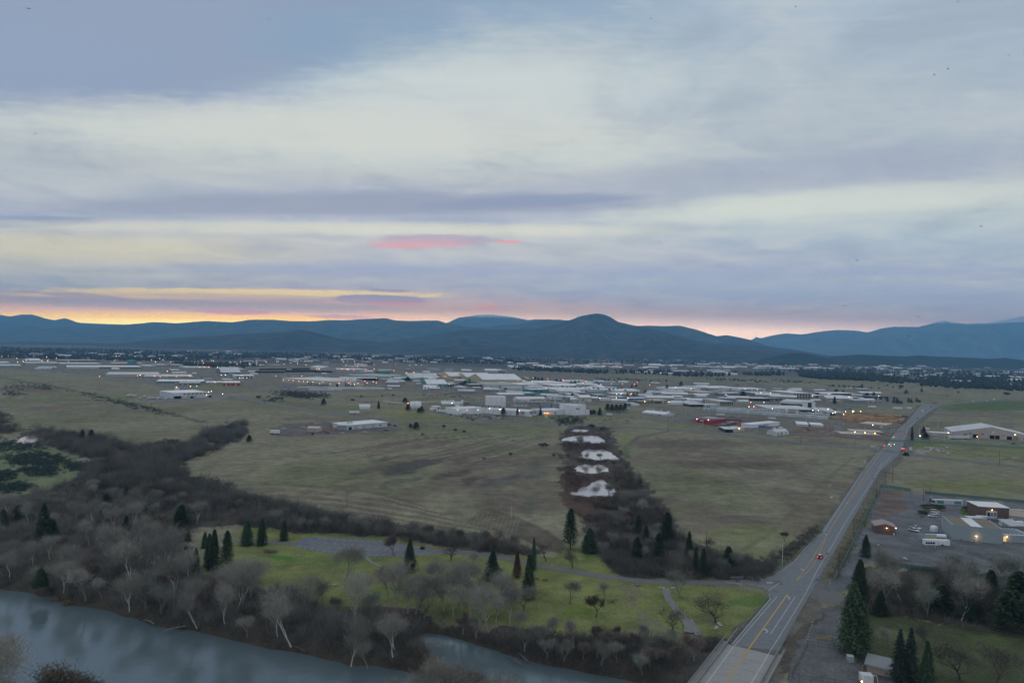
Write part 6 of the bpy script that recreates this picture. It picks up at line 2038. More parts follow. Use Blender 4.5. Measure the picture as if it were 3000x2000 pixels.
# red workshop with lamps
bld('M2', 1015,978,1330,1012,908,872, 'red', 'grey', 'bright red workshop with five lamps', parts=[('band', .28, .5, .45, .72),('window', .12, .2, .05, .3),('window', .55, .62, .05, .3)], dmax=40, cat='workshop')
bld('M2', 1335,1005,1482,985,920,880, 'red', 'grey', 'right-hand face of the bright red workshop', parts=[('whitedoor', .4, .56, .1, .8)], depth=20, cat='workshop')
bld('M2', 1712,1165,1930,1138,1108,1048, 'cream', 'pale', 'cream metal shed with open carport end beside the field road', parts=[('whitedoor', .86, .92, .0, .5)], dmax=28)
bld('M2', 1560,1168,1708,1172,1110,1062, 'dark', 'pale', 'open carport at the left of the cream metal shed', parts=[('opening', .03, .97,0, .85)], dmax=28)
bld('M2', 36,822,462,868,798,766, 'pale', 'white', 'long white shed with gabled roof in the mid field', rt_='gx', dmax=26)
bld('PX', 2202,1254,2284,1246,1244,1234, 'white', 'white', 'white workshop behind the orange and blue containers', parts=[('door', .4, .6,0, .7)])
bld('M3', 130,1278,330,1262,1185,1180, 'pale', 'pale', 'grey corrugated half-round hut', rt_='arch', depth=14, name='hut')
bld('M3', 60,1275,128,1280,1215,1206, 'pale', 'pale', 'small grey porch left of the half-round hut', depth=8, name='hut')
# big right warehouse
bw = bld('M4', 640,1088,1560,1146,1036,985, 'pink', 'pale', 'large pale warehouse with four dark bay doors right of the highway', rt_='gy', rise=8.5, depth=55,
   parts=[('opening', .272, .332,0, .78),('opening', .482, .544,0, .78),('opening', .552, .606,0, .78),('opening', .695, .758,0, .78),('greydoor', .768, .838,0, .78),('greydoor', .15, .2, .2, .85),('window', .22, .25, .8, .95),('window', .38, .41, .8, .95),('window', .645, .67, .8, .95),
    ('window', .85, .86, .35, .5),('window', .895, .905, .35, .5)])
bld('M4', 402,1080,638,1092,1048,1030, 'pink', 'pale', 'low office wing left of the large warehouse', parts=[('window', .38, .42, .3, .6),('window', .52, .56, .3, .6),('maroondoor' if False else 'greydoor', .88, .92,0, .5)], dmax=18)
# plant yard near right
b1 = bld('C4', 1170,458,1328,474,404,352, 'brick', 'pinkroof', 'small brick pump house with pinkish gabled roof and wall lamp', rt_='gy', rise=1.6, depth=11, parts=[('whitedoor', .86, .94, .0, .3)], ribs=False, name='pump_house', cat='pump house')
b2 = bld('PL', 1310,598,2005,640,338,195, 'brick', 'white', 'two-storey brown brick building with white flat roof', depth=15, ribs=False, parts=[('opening', .34, .46, .38, .58),('greydoor', .50, .56, .3, .6)], cat='building')
b3 = bld('PL', 700,1090,1855,1205,768,640, 'conc', 'conc', 'big concrete basin building with four pilasters and wall lamp', ribs=False, parts=[('pilaster', .0, .025,0,1.0),('pilaster', .352, .378,0,1.0),('pilaster', .595, .62,0,1.0),('pilaster', .972, .998,0,1.0),('band', .47, .51,0, .30),('greydoor', .16, .22, .0, .12)], cat='basin building', over=.05)
mb = MB()
L_, D_, H_ = b3['_L'], b3['_D'], b3['_H']
mb.box(.38 * L_, .6 * L_, .1, D_ - .1, H_ + .352, H_ + .5)
mb.build('roof_hatch_panel', roofmat('white'), b3)
mb = MB()
mb.box(.03 * L_, .36 * L_, .3, D_ - .2, H_ + .352, H_ + .42)
mb.build('roof_soil', mat('roof_moss', (.20, .18, .14), .95, .3, .5), b3)
mb = MB()
mb.box(.63 * L_, .97 * L_, .3, D_ - .2, H_ + .352, H_ + .42)
mb.build('roof_soil', mat('roof_moss', (.20, .18, .14)), b3)
b4 = bld('PL', 1860,1140,2500,1180,985,740, 'conc', 'pale', 'low concrete filter gallery at the right edge with lamp-lit doors', ribs=False, parts=[('litdoor', .02, .13, .02, .75)], depth=14)
b5 = bld('PL', 2015,640,2500,690,560,360, 'conc', 'tan', 'flat tan-roofed concrete annex behind the pipe decks at the right edge', ribs=False, depth=18)
bld('PL', 1105,690,1400,700,660,640, 'conc', 'pale', 'low concrete box between brick building and basin', ribs=False, depth=5)
# pipes on the gallery roof
for k in range(6):
 a = G(*T('PL', 1900 + k * 70,1000))
 mb = MB()
 h_ = b4['_H'] + .8
 a0 = b4.location
 x0 = b4['_L'] * (.12 + k * .14)
 mb.tube([(x0, .6, h_),(x0, b4['_D'] - .6, h_)], .35,7)
 mb.build('roof_pipe', mat('pipe_blue', (.26, .34, .40), .6), b4)
# hut with ribbed roof at the bottom
b6 = bld('PX', 2538.5,1966,2611,1984,1945,1915, 'tan', 'grey', 'brown block hut with corrugated grey roof beside the cedars', ribs=False, depth=8.0, rt_='flat', over=.6, name='hut', cat='hut')
L_, D_, H_ = b6['_L'], b6['_D'], b6['_H']
mb = MB()
for k in range(22):
 x_ = -.5 + (L_ + 1.0) * k / 21
 mb.box(x_ - .09, x_ + .09,-.65, D_ + .65, H_ + .352, H_ + .47)
mb.build('roof_ribs', mat('roof_rib', (.33, .35, .38)), b6)
# ------------------------------------------------------------------ vehicles
TYRE = mat('tyre', (0.015,0.015,0.016),0.9)
CHROME = mat('hub_metal', (0.35,0.36,0.38),0.4, metal=.5)
REDL = mat('tail_lamp', (0.5,0.02,0.02), emis=(1, .03, .02), estr=5)
REDU = mat('tail_lamp_unlit', (0.25,0.015,0.015),0.4)
HEADL = mat('headlamp', (0.8, .8, .75), emis=(1, .82, .5), estr=5)
HEADU = mat('headlamp_unlit', (0.6, .62, .64),0.3)
def paint(c):
 return mat('paint_' + c, {'white': (.66, .68, .70), 'red': (.38, .02, .02), 'black': (.02, .022, .025), 'grey': (.2, .21, .23), 'silver': (.42, .44, .46), 'blue': (.05, .12, .26), 'tan': (.35, .30, .22), 'orange': (.5, .16, .03), 'maroon': (.16, .03, .03), 'teal': (.1, .3, .35),
        'green': (.05, .14, .07), 'brown': (.15, .10, .07), 'yellow': (.5, .36, .06), 'cream': (.52, .47, .38)}[c],0.35,0.03, spec=.5)
PROF = {  # side outline of lower body and of the cabin: x forward, z up
 'suv': ([(-2.3, .35),(-2.35, .95),(-2.25,1.15),(.95,1.15),(2.2,1.0),(2.35, .8),(2.35, .35)],[(-2.2,1.15),(-2.1,1.72),(.1,1.76),(.95,1.15)]),
 'car': ([(-2.2, .32),(-2.3, .8),(-2.2, .95),(.8, .98),(2.1, .82),(2.25, .62),(2.25, .32)],[(-1.9, .95),(-1.2,1.42),(.0,1.44),(.95, .97)]),
 'pickup': ([(-2.75, .45),(-2.8,1.1),(-.75,1.1),(1.25,1.12),(2.6,1.05),(2.8, .85),(2.8, .45)],[(-.85,1.1),(-.7,1.78),(.55,1.8),(1.3,1.12)]),
 'van': ([(-2.6, .4),(-2.65,1.3),(1.6,1.3),(2.5,1.1),(2.6, .8),(2.6, .4)],[(-2.62,1.3),(-2.55,2.2),(1.0,2.2),(1.7,1.3)]),
}
def vehicle(kind, color, loc, rz, label, group=None, tail=False, head=False, cat=None, detail=True, scale=1.0):
 cat = cat or {'suv': 'car', 'car': 'car', 'pickup': 'pickup truck', 'van': 'van'}[kind]
 r = empty({'pickup truck': 'pickup_truck'}.get(cat, cat.replace(' ', '_')) if cat != 'car' else 'parked_car' if not (tail or head) else 'car', loc, rz, label, cat, group)
 lo, up = PROF[kind]
 W = .92
 mb = MB()
 def extr(pr, w0, w1, mi=0):
  n = len(pr)
  zt = max(z for x, z in pr)
  zb = min(z for x, z in pr)
  f = lambda z, s: (w0 + (w1 - w0) * (z - zb) / (zt - zb)) * s
  vs = [(x, f(z, -1), z) for x, z in pr] + [(x, f(z, 1), z) for x, z in pr]
  fs = [tuple(range(n))[::-1], tuple(n + i for i in range(n))] + [(i, (i + 1) % n, n + (i + 1) % n, n + i) for i in range(n)]
  mb.add(vs, [fc[::-1] for fc in fs], mi)
 extr(lo, W, W * .97)
 # cabin: roof panel in paint, sides glass
 extr(up, W * .93, W * .74,1)
 zt = max(z for x, z in up)
 xs = [x for x, z in up if z > zt - .1]
 mb.box(min(xs) - .05, max(xs) + .05,-W * .76, W * .76, zt - .02, zt + .06,0)
 o = mb.build('body', [paint(color), GLASS], r)
 if kind == 'pickup':
  m2 = MB()
  m2.box(-2.65,-.95,-.75, .75,1.101,1.14)
  m2.build('truck_bed', DARKM, r)
 wb = 1.45 if kind != 'pickup' else 1.8
 for sx in (-wb, wb - .05):
  for sy in (-1,1):
   m3 = MB()
   n = 12
   y0, y1 = sy * (W - .18), sy * (W + .02)
   vs = [(sx + .36 * math.cos(6.2832 * k / n), y, .36 + .36 * math.sin(6.2832 * k / n)) for y in (y0, y1) for k in range(n)]
   m3.add(vs, [(k, (k + 1) % n, n + (k + 1) % n, n + k) for k in range(n)] + [tuple(range(n)), tuple(n + k for k in range(n))[::-1]])
   wv = m3.build('wheel', TYRE, r)
   if detail:
    m4 = MB()
    y2 = sy * (W + .04)
    m4.add([(sx + .2 * math.cos(6.2832 * k / 8), y2, .36 + .2 * math.sin(6.2832 * k / 8)) for k in range(8)],[tuple(range(8)) if sy < 0 else tuple(range(8))[::-1]])
    m4.build('rim', CHROME, wv)
 xb, xf = lo[1][0] - .03, lo[-2][0] + .02
 for sy in (-.72, .72):
  m5 = MB()
  m5.box(xb - .03, xb + .06, sy - .14, sy + .14, .78,1.02)
  m5.build('tail_lamp', REDL if tail else REDU, r)
  m6 = MB()
  m6.box(xf - .1, xf + .04, sy - .18, sy + .18, .62, .8)
  m6.build('headlight', HEADL if head else HEADU, r)
 r.scale = (scale,) * 3
 return r
RDIR = math.atan2(DIR.y, DIR.x)
def veh(kind, color, px, py, rz, label, **kw):
 p = G(px, py)
 p.z = 0.08 + p.length * 1e-4 + max(0, hz(p.x, p.y))
 return vehicle(kind, color, p, rz, label, **kw)
def wdir(a, b):
 d = G(*b) - G(*a)
 return math.atan2(d.y, d.x)
suv = veh('suv', 'red', 2403,1634, wdir((2340,1700),(2450,1560)), 'red sport utility car with pale roof driving away on the main road', tail=True)
mb = MB()
mb.box(-2.56,-2.36,-.36, .36, .75,1.35)
mb.build('spare_wheel', TYRE, suv)
mb = MB()
mb.box(-2.1, .05,-.62, .62,1.83,1.90)
mb.build('roof_panel', mat('roof_pale', (.5, .52, .5)), suv)
veh('pickup', 'white', 2678,1556, RDIR - 2.2, 'front white pickup of the pair behind the white tank')
veh('pickup', 'white', 2683,1549, RDIR - 2.2, 'rear white pickup of the pair behind the white tank')
veh('suv', 'white', 2731,1514,2.85, 'white estate car nearest the viewer in the row of three white vehicles')
veh('pickup', 'white', 2735,1508,-.15, 'middle white vehicle in the row of three')
veh('van', 'white', 2739,1502,-.15, 'rearmost white vehicle in the row of three, beside the hedge', scale=.95)
fd = wdir((2620,1310),(2700,1200))
veh('car', 'red', 2651,1271, fd, 'dark red car with lit tail lamps just past the junction', tail=True)
veh('car', 'white', 2618,1282, fd + math.pi, 'car with glowing headlights waiting left of the junction', head=True)
veh('van', 'white', 2611,1303, fd, 'white van with bright red tail lamps at the stop line', tail=True, cat='van')
veh('pickup', 'grey', 2689,1226, fd, 'grey truck on the highway beyond the junction', tail=False)
veh('car', 'silver', 2703,1203, fd + math.pi, 'car with bright headlights coming down the far highway', head=True)
veh('suv', 'black', 2727,1193, fd, 'dark car with red tail lamps at the far fork', tail=True)
veh('car', 'grey', 2731,1189, fd, 'second car with red tail lamps at the far fork, slightly ahead', tail=True)
for i, x in enumerate((2728,2733,2738,2743)):
 veh('car', 'black', x, 1181 + .3 * i, 0.3, 'car with red tail lamps in the queue across the far fork', tail=True, group='cars queueing across the far fork')
veh('car', 'silver', 2852,1175.5,3.3, 'car with warm headlights on the far road, between two others', head=True)
veh('car', 'silver', 2894,1173,3.3, 'car on the far right road with faint headlights', head=True)
veh('car', 'white', 2914,1171,3.3, 'car with yellow headlights farthest right on the far road', head=True)
veh('pickup', 'silver', 2824,1178,3.3, 'small grey truck on the far road right of the fork')
# plant car park
cc = ['black', 'white', 'grey', 'silver', 'blue', 'maroon', 'black', 'white', 'silver', 'tan']
i = 0
for x, y in [(1322,1216.5),(1327,1219.5),(1337,1216.5),(1341,1217.3),(1346,1217),(1354,1222),(1358,1220),(1364,1219),(1370,1221),(1362,1224),(1371,1226),(1376,1224.5),(1383,1220.5),(1388,1222),(1392,1221),
    (1379,1226.5),(1389,1227.5),(1393,1226.5),(1385,1231.5),(1341,1227),(1396,1216),(1402,1216.5),(1408,1217),(1412,1218),(1414,1224.5),(1418,1220),(1424,1221),(1430,1221.5),(1435,1222.5),(1440,1223.5),(1436,1227.5),(1449,1224),
    (1455,1224),(1461,1226),(1466,1225),(1470,1227.5),(1478,1223),(1485,1224),(1456,1219),(1447,1219)]:
 c = cc[(i * 7) % 10]
 i += 1
 veh(['car', 'suv', 'pickup'][i % 3], c, x, y, rt.choice([.1, .1, .15,3.2]), c + ' car in the staff car park before the white factory' if c != 'silver' else 'silver car in the staff car park before the white factory', group=c + ' cars in the factory car park', detail=False)
for x, y, k, c, lb in [(1745,1227, 'car', 'white', 'white car parked in the field right of the factory lawn'),(1773,1230, 'pickup', 'tan', 'old tan truck, left of a pair in the field'),(1788,1230, 'pickup', 'grey', 'grey truck, right of a pair in the field'),
      (1808,1232, 'pickup', 'silver', 'silver tow truck in the field before the long white shed'),(1838,1234, 'pickup', 'maroon', 'red-white truck with trailer in the field'),(1894,1234, 'pickup', 'white', 'white pickup alone left of the cul-de-sac'),
      (2028,1227, 'van', 'white', 'white van left of the red workshop'),(2131,1220, 'pickup', 'white', 'white pickup right of the long box trailer'),(2104,1238, 'pickup', 'white', 'white pickup behind the red fence, left one'),(2120,1243, 'van', 'white', 'white vehicle covered in the red fenced yard, left'),
      (2134,1240, 'van', 'white', 'white vehicle covered in the red fenced yard, middle'),(2146,1238, 'van', 'white', 'white vehicle covered in the red fenced yard, right'),(2158,1236, 'pickup', 'silver', 'silver pickup at the right end of the red fenced yard'),
      (2358,1263, 'pickup', 'white', 'white pickup in the dirt yard'),(2366,1260, 'pickup', 'black', 'dark truck behind the white pickup in the dirt yard'),(2408,1266, 'pickup', 'white', 'white pickup at the right end of the dirt yard'),
      (830,1258, 'van', 'white', 'white camper at the left of the truck yard'),(835,1257, 'car', 'grey', 'grey car beside the white camper'),(886,1253, 'pickup', 'white', 'white pickup left of the cream hut'),(938,1253, 'van', 'white', 'white box van behind the cream hut'),
      (960,1270, 'van', 'blue', 'bright blue truck cab in the truck yard'),(975,1249, 'van', 'orange', 'orange lorry left of the long metal shed'),(983,1261, 'car', 'red', 'red car before the long metal shed'),(1140,1246, 'van', 'blue', 'left blue truck at the end of the metal shed'),
      (1158,1249, 'van', 'blue', 'right blue truck at the end of the metal shed'),(1133,1262, 'pickup', 'black', 'dark truck at the right end of the truck yard'),(1004,1271, 'pickup', 'white', 'low white trailer at the edge of the truck yard'),
      (1066,1267, 'pickup', 'white', 'small white cart in front of the metal shed'),(2700,1262, 'car', 'red', 'red car at the junction lamp posts'),(2763,1275, 'car', 'grey', 'dark car before the low office wing'),(2743,1285, 'pickup', 'white', 'white truck by the driveway of the large warehouse'),
      (2791,1278, 'car', 'black', 'black car at the wall of the large warehouse'),(2935,1299, 'car', 'white', 'white car on the drive before the large warehouse'),(2969,1301, 'car', 'black', 'black car on the drive before the large warehouse'),(2735,1181, 'pickup', 'white', 'pale truck near the far road sign'),
      (660,1161, 'car', 'white', 'white car on the field road right of the two-tone workshop')]:
 veh(k, c, x, y, rt.choice([.1,-.1,3.1, .3]), lb, detail=False)
for j in range(46):       # vehicle yard behind the arched tent
 x = 1125 + rt.uniform(1085,2180) / 6.272
 y = 1030 + rt.uniform(690,770) / 6.272
 veh(rt.choice(['van', 'suv', 'pickup']), rt.choice(['white', 'white', 'silver', 'cream', 'grey']), x, y, rt.choice([.1,1.6, .3]), 'pale vehicle packed in the storage yard right of the arched tent', group='vehicles in the storage yard', detail=False)
for x, y in [(2190,1156),(2200,1157),(2028,1160),(2044,1161),(2055,1160),(2070,1160),(1995,1162),(2010,1162),(1560,1160),(1572,1163),(1552,1163),(1605,1168),(1655,1168),(2425,1170),(2440,1171),(2452,1172),(2464,1172),(2390,1172),(2405,1171),(2540,1178),(2552,1178),(2566,1179),
    (2578,1179),(590,1106),(612,1107),(640,1100),(655,1101),(668,1104),(702,1104),(716,1108)]:
 veh(rt.choice(['car', 'suv', 'pickup']), rt.choice(['white', 'silver', 'black', 'red', 'grey']), x, y, rt.choice([.1,1.6]), 'tiny parked car between the sheds of the industrial estate', group='cars parked in the estate', detail=False)
# ------------------------------------------------------------------ boxes: trailers, containers
def boxthing(name, cat, label, px, py, w, dpt, h, color, rz=0.0, group=None, wheels=False, z=0.05, lid=None, roofc=None):
 p = G(px, py)
 p.z = z
 r = empty(name, p, rz, label, cat, group)
 z0 = .9 if wheels else 0
 mb = MB()
 mb.box(-w / 2, w / 2,0, dpt, z0, z0 + h, top=False)
 mb.build('body', wallmat(color), r)
 mb = MB()
 mb.box(-w / 2 - .03, w / 2 + .03,-.03, dpt + .03, z0 + h, z0 + h + .12)
 mb.build('roof', roofmat(roofc or color), r)
 if wheels:
  for sx in (-w * .35,-w * .25, w * .3):
   mb = MB()
   mb.tube([(sx, .1, .48),(sx, dpt - .1, .48)], .46,10)
   mb.build('axle_wheels', TYRE, r)
 return r
for a, b, w, c, lb in [(1132,1182,12, 'cream', 'leftmost cream trailer left of the storage tank'),(1146,1183.5,12, 'cream', 'second cream trailer left of the storage tank'),(1166,1185,14, 'cream', 'third and lowest cream trailer left of the storage tank'),
      (1232,1181,14, 'cream', 'left cream trailer unit right of the storage tank'),(1246,1183,14, 'cream', 'middle cream trailer unit right of the storage tank'),(1265,1182,15, 'cream', 'right cream trailer unit right of the storage tank'),
      (1031,1212,8, 'white', 'left white trailer alone beside the field road'),(1044,1212,7, 'white', 'right white trailer alone beside the field road'),(1292,1208,13, 'white', 'white semi-trailer on the factory forecourt'),(1329,1208,8, 'white', 'small white trailer at the left corner of the factory'),
      (804,1271,10, 'white', 'white box trailer at the left end of the truck yard'),(2556,1194.5,14, 'white', 'left white trailer on the green plain before the far fork'),(2631,1199,16, 'white', 'middle white trailer on the green plain before the far fork'),(2665,1199,7, 'white', 'short white trailer nearest the far fork'),
      (2112,1219,12, 'pale', 'long pale box trailer behind the red workshop'),(2264,1230,10, 'pale', 'pale box trailer left of the two white storage buildings'),(1786,1218,9, 'pale', 'pale trailer left of the windbreak trees'),(1838,1201,4, 'white', 'white tank on legs right of the windbreak'),
      (1226,1126,12, 'white', 'white bus-like trailer beside the vehicle row'),(1242,1127,14, 'white', 'second white bus-like trailer left of the arched tent'),(1142,1141,10, 'white', 'white trailer on the field track below the storage yard'),(2812,1286,28, 'pale', 'long grey trailer parked before the large warehouse')]:
 boxthing('trailer', 'trailer', lb, a, b, w, 3,2.9, c, rt.uniform(-.05, .15), wheels=True)
for a, b, w, c, lb in [(2217,1252,24, 'blue', 'bright blue container row before the white workshop'),(2186,1249,14, 'orange', 'nearer orange container left of the blue one'),(2172,1244,14, 'orange', 'farther orange container left of the blue one'),
      (2710,1247,4, 'tan', 'tan container by the warehouse drive'),(2718,1259,5, 'white', 'small white unit on the flat office roof side'),(2743,1491 - 15,4, 'pale', 'grey cabinet at the top of the plant yard, left')]:
 boxthing('shipping_container', 'container', lb, a, b, w, 2.6,2.7, c, .08)
# ------------------------------------------------------------------ lumber stacks
WRAP = mat('white_wrap', (.52, .57, .60), .5, .15, .5, objvar=.12)
LUMB = mat('fresh_lumber', (.46, .29, .16), .8, .2, .6, objvar=.2)
LUMBD = mat('stack_gap', (.10, .06, .04), .9)
def stackmesh(w, d, h, m, n=3):
 mb = MB()
 for k in range(n):
  z0 = h * k / n
  j = .06 * ((k * 37) % 5 - 2)
  mb.box(-w / 2 + j, w / 2 + j, 0, d, z0 + .12, z0 + h / n, 0)
  for sx in (-w * .35, w * .35):
   mb.box(sx - .15, sx + .15, .1, d - .1, z0, z0 + .119,1)
 o = mb.build('lumber_stack', [m, LUMBD])
 me = o.data
 bpy.data.objects.remove(o)
 return me
sm_w, sm_t = stackmesh(5.2,6,5.0, WRAP), stackmesh(5.4,5,4.6, LUMB)
def stack(me, x, y, rz, sc_, label, group):
 o = bpy.data.objects.new('lumber_stack', me)
 col.objects.link(o)
 p = G(x, y)
 p.z = .02
 o.location = p
 o.rotation_euler = (0,0, rz)
 o.scale = sc_
 finish(o, 'lumber_stack', label, 'lumber stack', group)
def stackrow(me, x0, y0, x1, y1, n, rz, label, group, sz=1.0, hz_=1.0):
 for k in range(n):
  t = (k + .5) / n
  stack(me, x0 + (x1 - x0) * t, y0 + (y1 - y0) * t, rz, (sz * rt.uniform(.92,1.0), sz, hz_ * rt.uniform(.85,1.1)), label, group)
rw = wdir((2120,1208),(2420,1226))
LW, GW = 'white-wrapped lumber stack in the long rows behind the highway field', 'white-wrapped lumber stacks'
stackrow(sm_w, 2100,1206.5,2425,1229,34, rw, LW, GW, 1.0)
stackrow(sm_w, 2058,1202,2210,1208,13, rw, LW, GW)
stackrow(sm_w, 2080,1198,2310,1212,20, rw, LW, GW)
stackrow(sm_w, 2330,1214,2430,1222,9, rw, LW, GW)
LT, GT = 'bare tan lumber stack in the yard left of the highway', 'bare tan lumber stacks'
stackrow(sm_t, 2467,1233.5,2598,1241,16, rw, LT, GT)
stackrow(sm_t, 2605,1242,2646,1236,4, rw, LT, GT, 1.1)
stackrow(sm_t, 2430,1226,2480,1230,5, rw, LT, GT, .9, .6)
for y_, x0, x1, n in [(1230,2520,2616,11),(1226,2480,2622,14),(1221,2470,2560,9),(1222,2575,2640,7),(1217,2475,2640,17),(1232,2640,2650,1),(1214,2365,2412,5),(1217,2368,2415,5)]:
 stackrow(sm_t, x0, y_, x1, y_ + 1 + (x1 - x0) * .03, n, rw, LT, GT, .95, .85)
LF, GF = 'white-wrapped bundle in the low rows before the lamp-lit factory', 'white bundles by the lamp-lit factory'
for (x0, y0, x1, y1, n) in [(870,1136.5,1125,1138.5,26),(960,1139.5,1125,1141,17),(905,1143,1000,1144,9)]:
 stackrow(sm_w, x0, y0, x1, y1, n, 0.03, LF, GF, 1.5, .5)
# dark log decks
for i_, (x0, y0, x1, y1, hh) in enumerate([(765,1084,870,1083,5),(750,1092,835,1092,6),(840,1090,930,1089,7),(925,1091,975,1091,6),(850,1083,925,1082,5)]):
 A, B = G(x0, y0), G(x1, y1)
 L = (B - A).length
 mb = MB()
 rr_ = random.Random(i_)
 nl = int(L / 3.2)
 for k in range(nl):
  for q in range(4):
   x = L * (k + rr_.random() * .5) / nl
   mb.tube([(x, rr_.uniform(-1,1),0.5 + q * hh / 4.6),(x + rr_.uniform(-1,1),13,0.5 + q * hh / 4.6)],1.0,6)
 o = mb.build('log_pile', mat('wet_logs', (.040, .026, .024), .9, .4, .2))
 o.location = A
 o.rotation_euler = (0,0, math.atan2((B - A).y, (B - A).x))
 finish(o, 'log_pile', ['dark log pile at the left rear of the log yard', 'dark log pile at the left front of the log yard', 'tallest dark log pile in the middle of the log yard', 'small round-ended log pile at the right of the log yard', 'thin dark log pile at the rear of the log yard'][i_], 'log pile')
for x, y, w, lb in [(840,1131.5,40, 'blue tarpaulin-covered pile left of the white bundles'),(2425,1196,16, 'small blue tarpaulin mound left of the others'),(2441,1198,22, 'blue tarpaulin mound in the middle'),(2483,1198,27, 'largest blue tarpaulin mound, right')]:
 mb = MB()
 p = G(x, y)
 W_ = w * p.y / F
 n = 9
 vs, fs = [],[]
 rr_ = random.Random(int(x))
 for i in range(n + 1):
  for j in range(7):
   u_, v_ = i / n * 2 - 1, j / 6 * 2 - 1
   z = max(0,1 - u_ * u_ - v_ * v_ * .6) ** .6 * W_ * (.07 if x < 1000 else .2)
   vs.append((u_ * W_ / 2, v_ * W_ * .25, z + rr_.uniform(0, .3)))
 for i in range(n):
  for j in range(6):
   fs.append((i * 7 + j, (i + 1) * 7 + j, (i + 1) * 7 + j + 1, i * 7 + j + 1))
 mb.add(vs, fs)
 o = mb.build('tarpaulin_mound', mat('blue_tarp', (.06, .14, .42), .5, .15, .3), smooth=False)
 o.location = p
 finish(o, 'tarpaulin_mound', lb, 'covered pile')
# ------------------------------------------------------------------ tanks, silos, ducts
def cyl(name, cat, label, px, py, rad, h, color, dome=True, horiz=False, rz=0, z=0, band=False):
 p = G(px, py)
 p.z = z
 r = empty(name, p, rz, label, cat)
 mb = MB()
 if horiz:
  L = h
  n = 7
  pts = [(-L / 2 - rad * .55 * math.cos(1.57 * k / 3),0, rad + .6) for k in range(4)] + [(L / 2 + rad * .55 * math.sin(1.57 * k / 3),0, rad + .6) for k in range(4)]
  rads = [rad * max(.05, math.sin(1.57 * k / 3)) for k in range(4)] + [rad * max(.05, math.cos(1.57 * k / 3)) for k in range(4)]
  mb.tube(pts, rads, 16)
  o = mb.build('tank_shell', mat('tank_' + color, WALLC[color], .45, .06), r, smooth=True)
  for sx in (-L * .3, L * .3):
   m2 = MB()
   m2.box(sx - .25, sx + .25,-rad * .8, rad * .8,0, rad * .9)
   m2.build('saddle', CONC, r)
  return r
 pts = [(0,0,0),(0,0, h * (.78 if dome else 1))]
 rads = [rad, rad]
 if dome:
  for k in range(1,6):
   a = 1.57 * k / 5
   pts.append((0,0, h * .78 + h * .22 * math.sin(a)))
   rads.append(max(.02, rad * math.cos(a)))
 mb.tube(pts, rads, 20)
 mb.build('tank_shell', mat('tank_' + color, WALLC[color], .5, .08, .3, rust=.2), r, smooth=True)
 m2 = MB()
 for sx in (-.3, .3):
  m2.tube([(sx, -rad - .15,0),(sx, -rad - .15, h * (.78 if dome else 1) + .8)], .05,4)
 for k in range(int(h / .8)):
  m2.tube([(-.3,-rad - .15, .5 + k * .8),(.3,-rad - .15, .5 + k * .8)], .04,4)
 m2.build('ladder', STEEL, r)
 return r
p = G(1217,1201)
cyl('storage_tank', 'tank', 'wide white cylindrical storage tank between dark conifers', 1217,1199,8.8, hpx(1178, p), 'white', False)
p = G(1007,1127)
hS = hpx(1104, p)
for x, lb in ((1006, 'left white silo of the close pair at the factory end'),(1014, 'right white silo of the close pair at the factory end'),(1033, 'single white silo right of the pair'),(1038, 'thin white silo attached to the single one')):
 cyl('silo', 'silo', lb, x, 1127,6 if x != 1038 else 4.5, hS, 'white', False)
cyl('silo', 'silo', 'green dust collector silo standing by the round tree', 1375,1125,4.5, hpx(1106, G(1375,1125)), 'green')
cyl('silo', 'silo', 'green cyclone silo in the left timber mill', 1150,1112,4.5, hpx(1101, G(1150,1112)), 'green')
cyl('silo', 'silo', 'small white vent tank on the ground beside the two-tone workshop', 518,1146,4, hpx(1135, G(518,1146)), 'white')
cyl('silo', 'silo', 'dark green-black silo cluster at the orange lamps', 1551,1119,9, hpx(1110, G(1551,1119)), 'green', False)
for k, x in enumerate((1521,1526,1531)):
 cyl('cyclone', 'cyclone', 'dark green cyclone drum in the row of three at the orange lamps', x, 1118,3, hpx(1105, G(x, 1118)), 'green')['group'] = 'cyclone drums'
cyl('chimney', 'chimney', 'white factory chimney left of the pipe racks', 1354,1197,1.4, hpx(1171, G(1354,1197)), 'white', False)
cyl('chimney', 'chimney', 'left thin grey factory chimney near the steam', 1395,1190,1.0, hpx(1170, G(1395,1190)), 'grey', False)
cyl('chimney', 'chimney', 'right thin grey factory chimney near the steam', 1403,1190,1.0, hpx(1169, G(1403,1190)), 'grey', False)
# near yard tanks
cyl('gas_tank', 'tank', 'upright domed white tank beside the generator', *T('PL', 280,975),1.9,5.0, 'white')
cyl('gas_tank', 'tank', 'horizontal white tank behind the white trailer', *T('PL', 440,1085),1.1,4.6, 'white', horiz=True, rz=-.05)
boxthing('generator', 'generator', 'tan louvred generator box left of the horizontal tank', *T('PL', 235,1085),5.6,2.0,2.2, 'cream', -.05, z=.2)
boxthing('cabinet', 'cabinet', 'blue-grey low container behind the white tanks', *T('PL', 300,1000),9.5,1.8,1.6, 'blue', -.05, roofc='blue')
tr_ = boxthing('equipment_trailer', 'trailer', 'long white equipment trailer with four black grilles in the plant yard', *T('PL', 365,1230),13.0,2.4,2.6, 'white', -.05, wheels=False)
for k in range(4):
 mb = MB()
 mb.tube([(-5.6 + k * 1.25,-.05,1.1),(-5.6 + k * 1.25, .02,1.1)], .58,12)
 mb.build('grille', OPEN, tr_)
mb = MB()
mb.box(.6,3.9,-.5,-.02, .4,2.0)
mb.build('side_box', wallmat('white', False), tr_)
mb = MB()
mb.tube([(2.2,-.75, .4),(2.2,-.3, .4)], .4,12)
mb.build('wheel', TYRE, tr_)
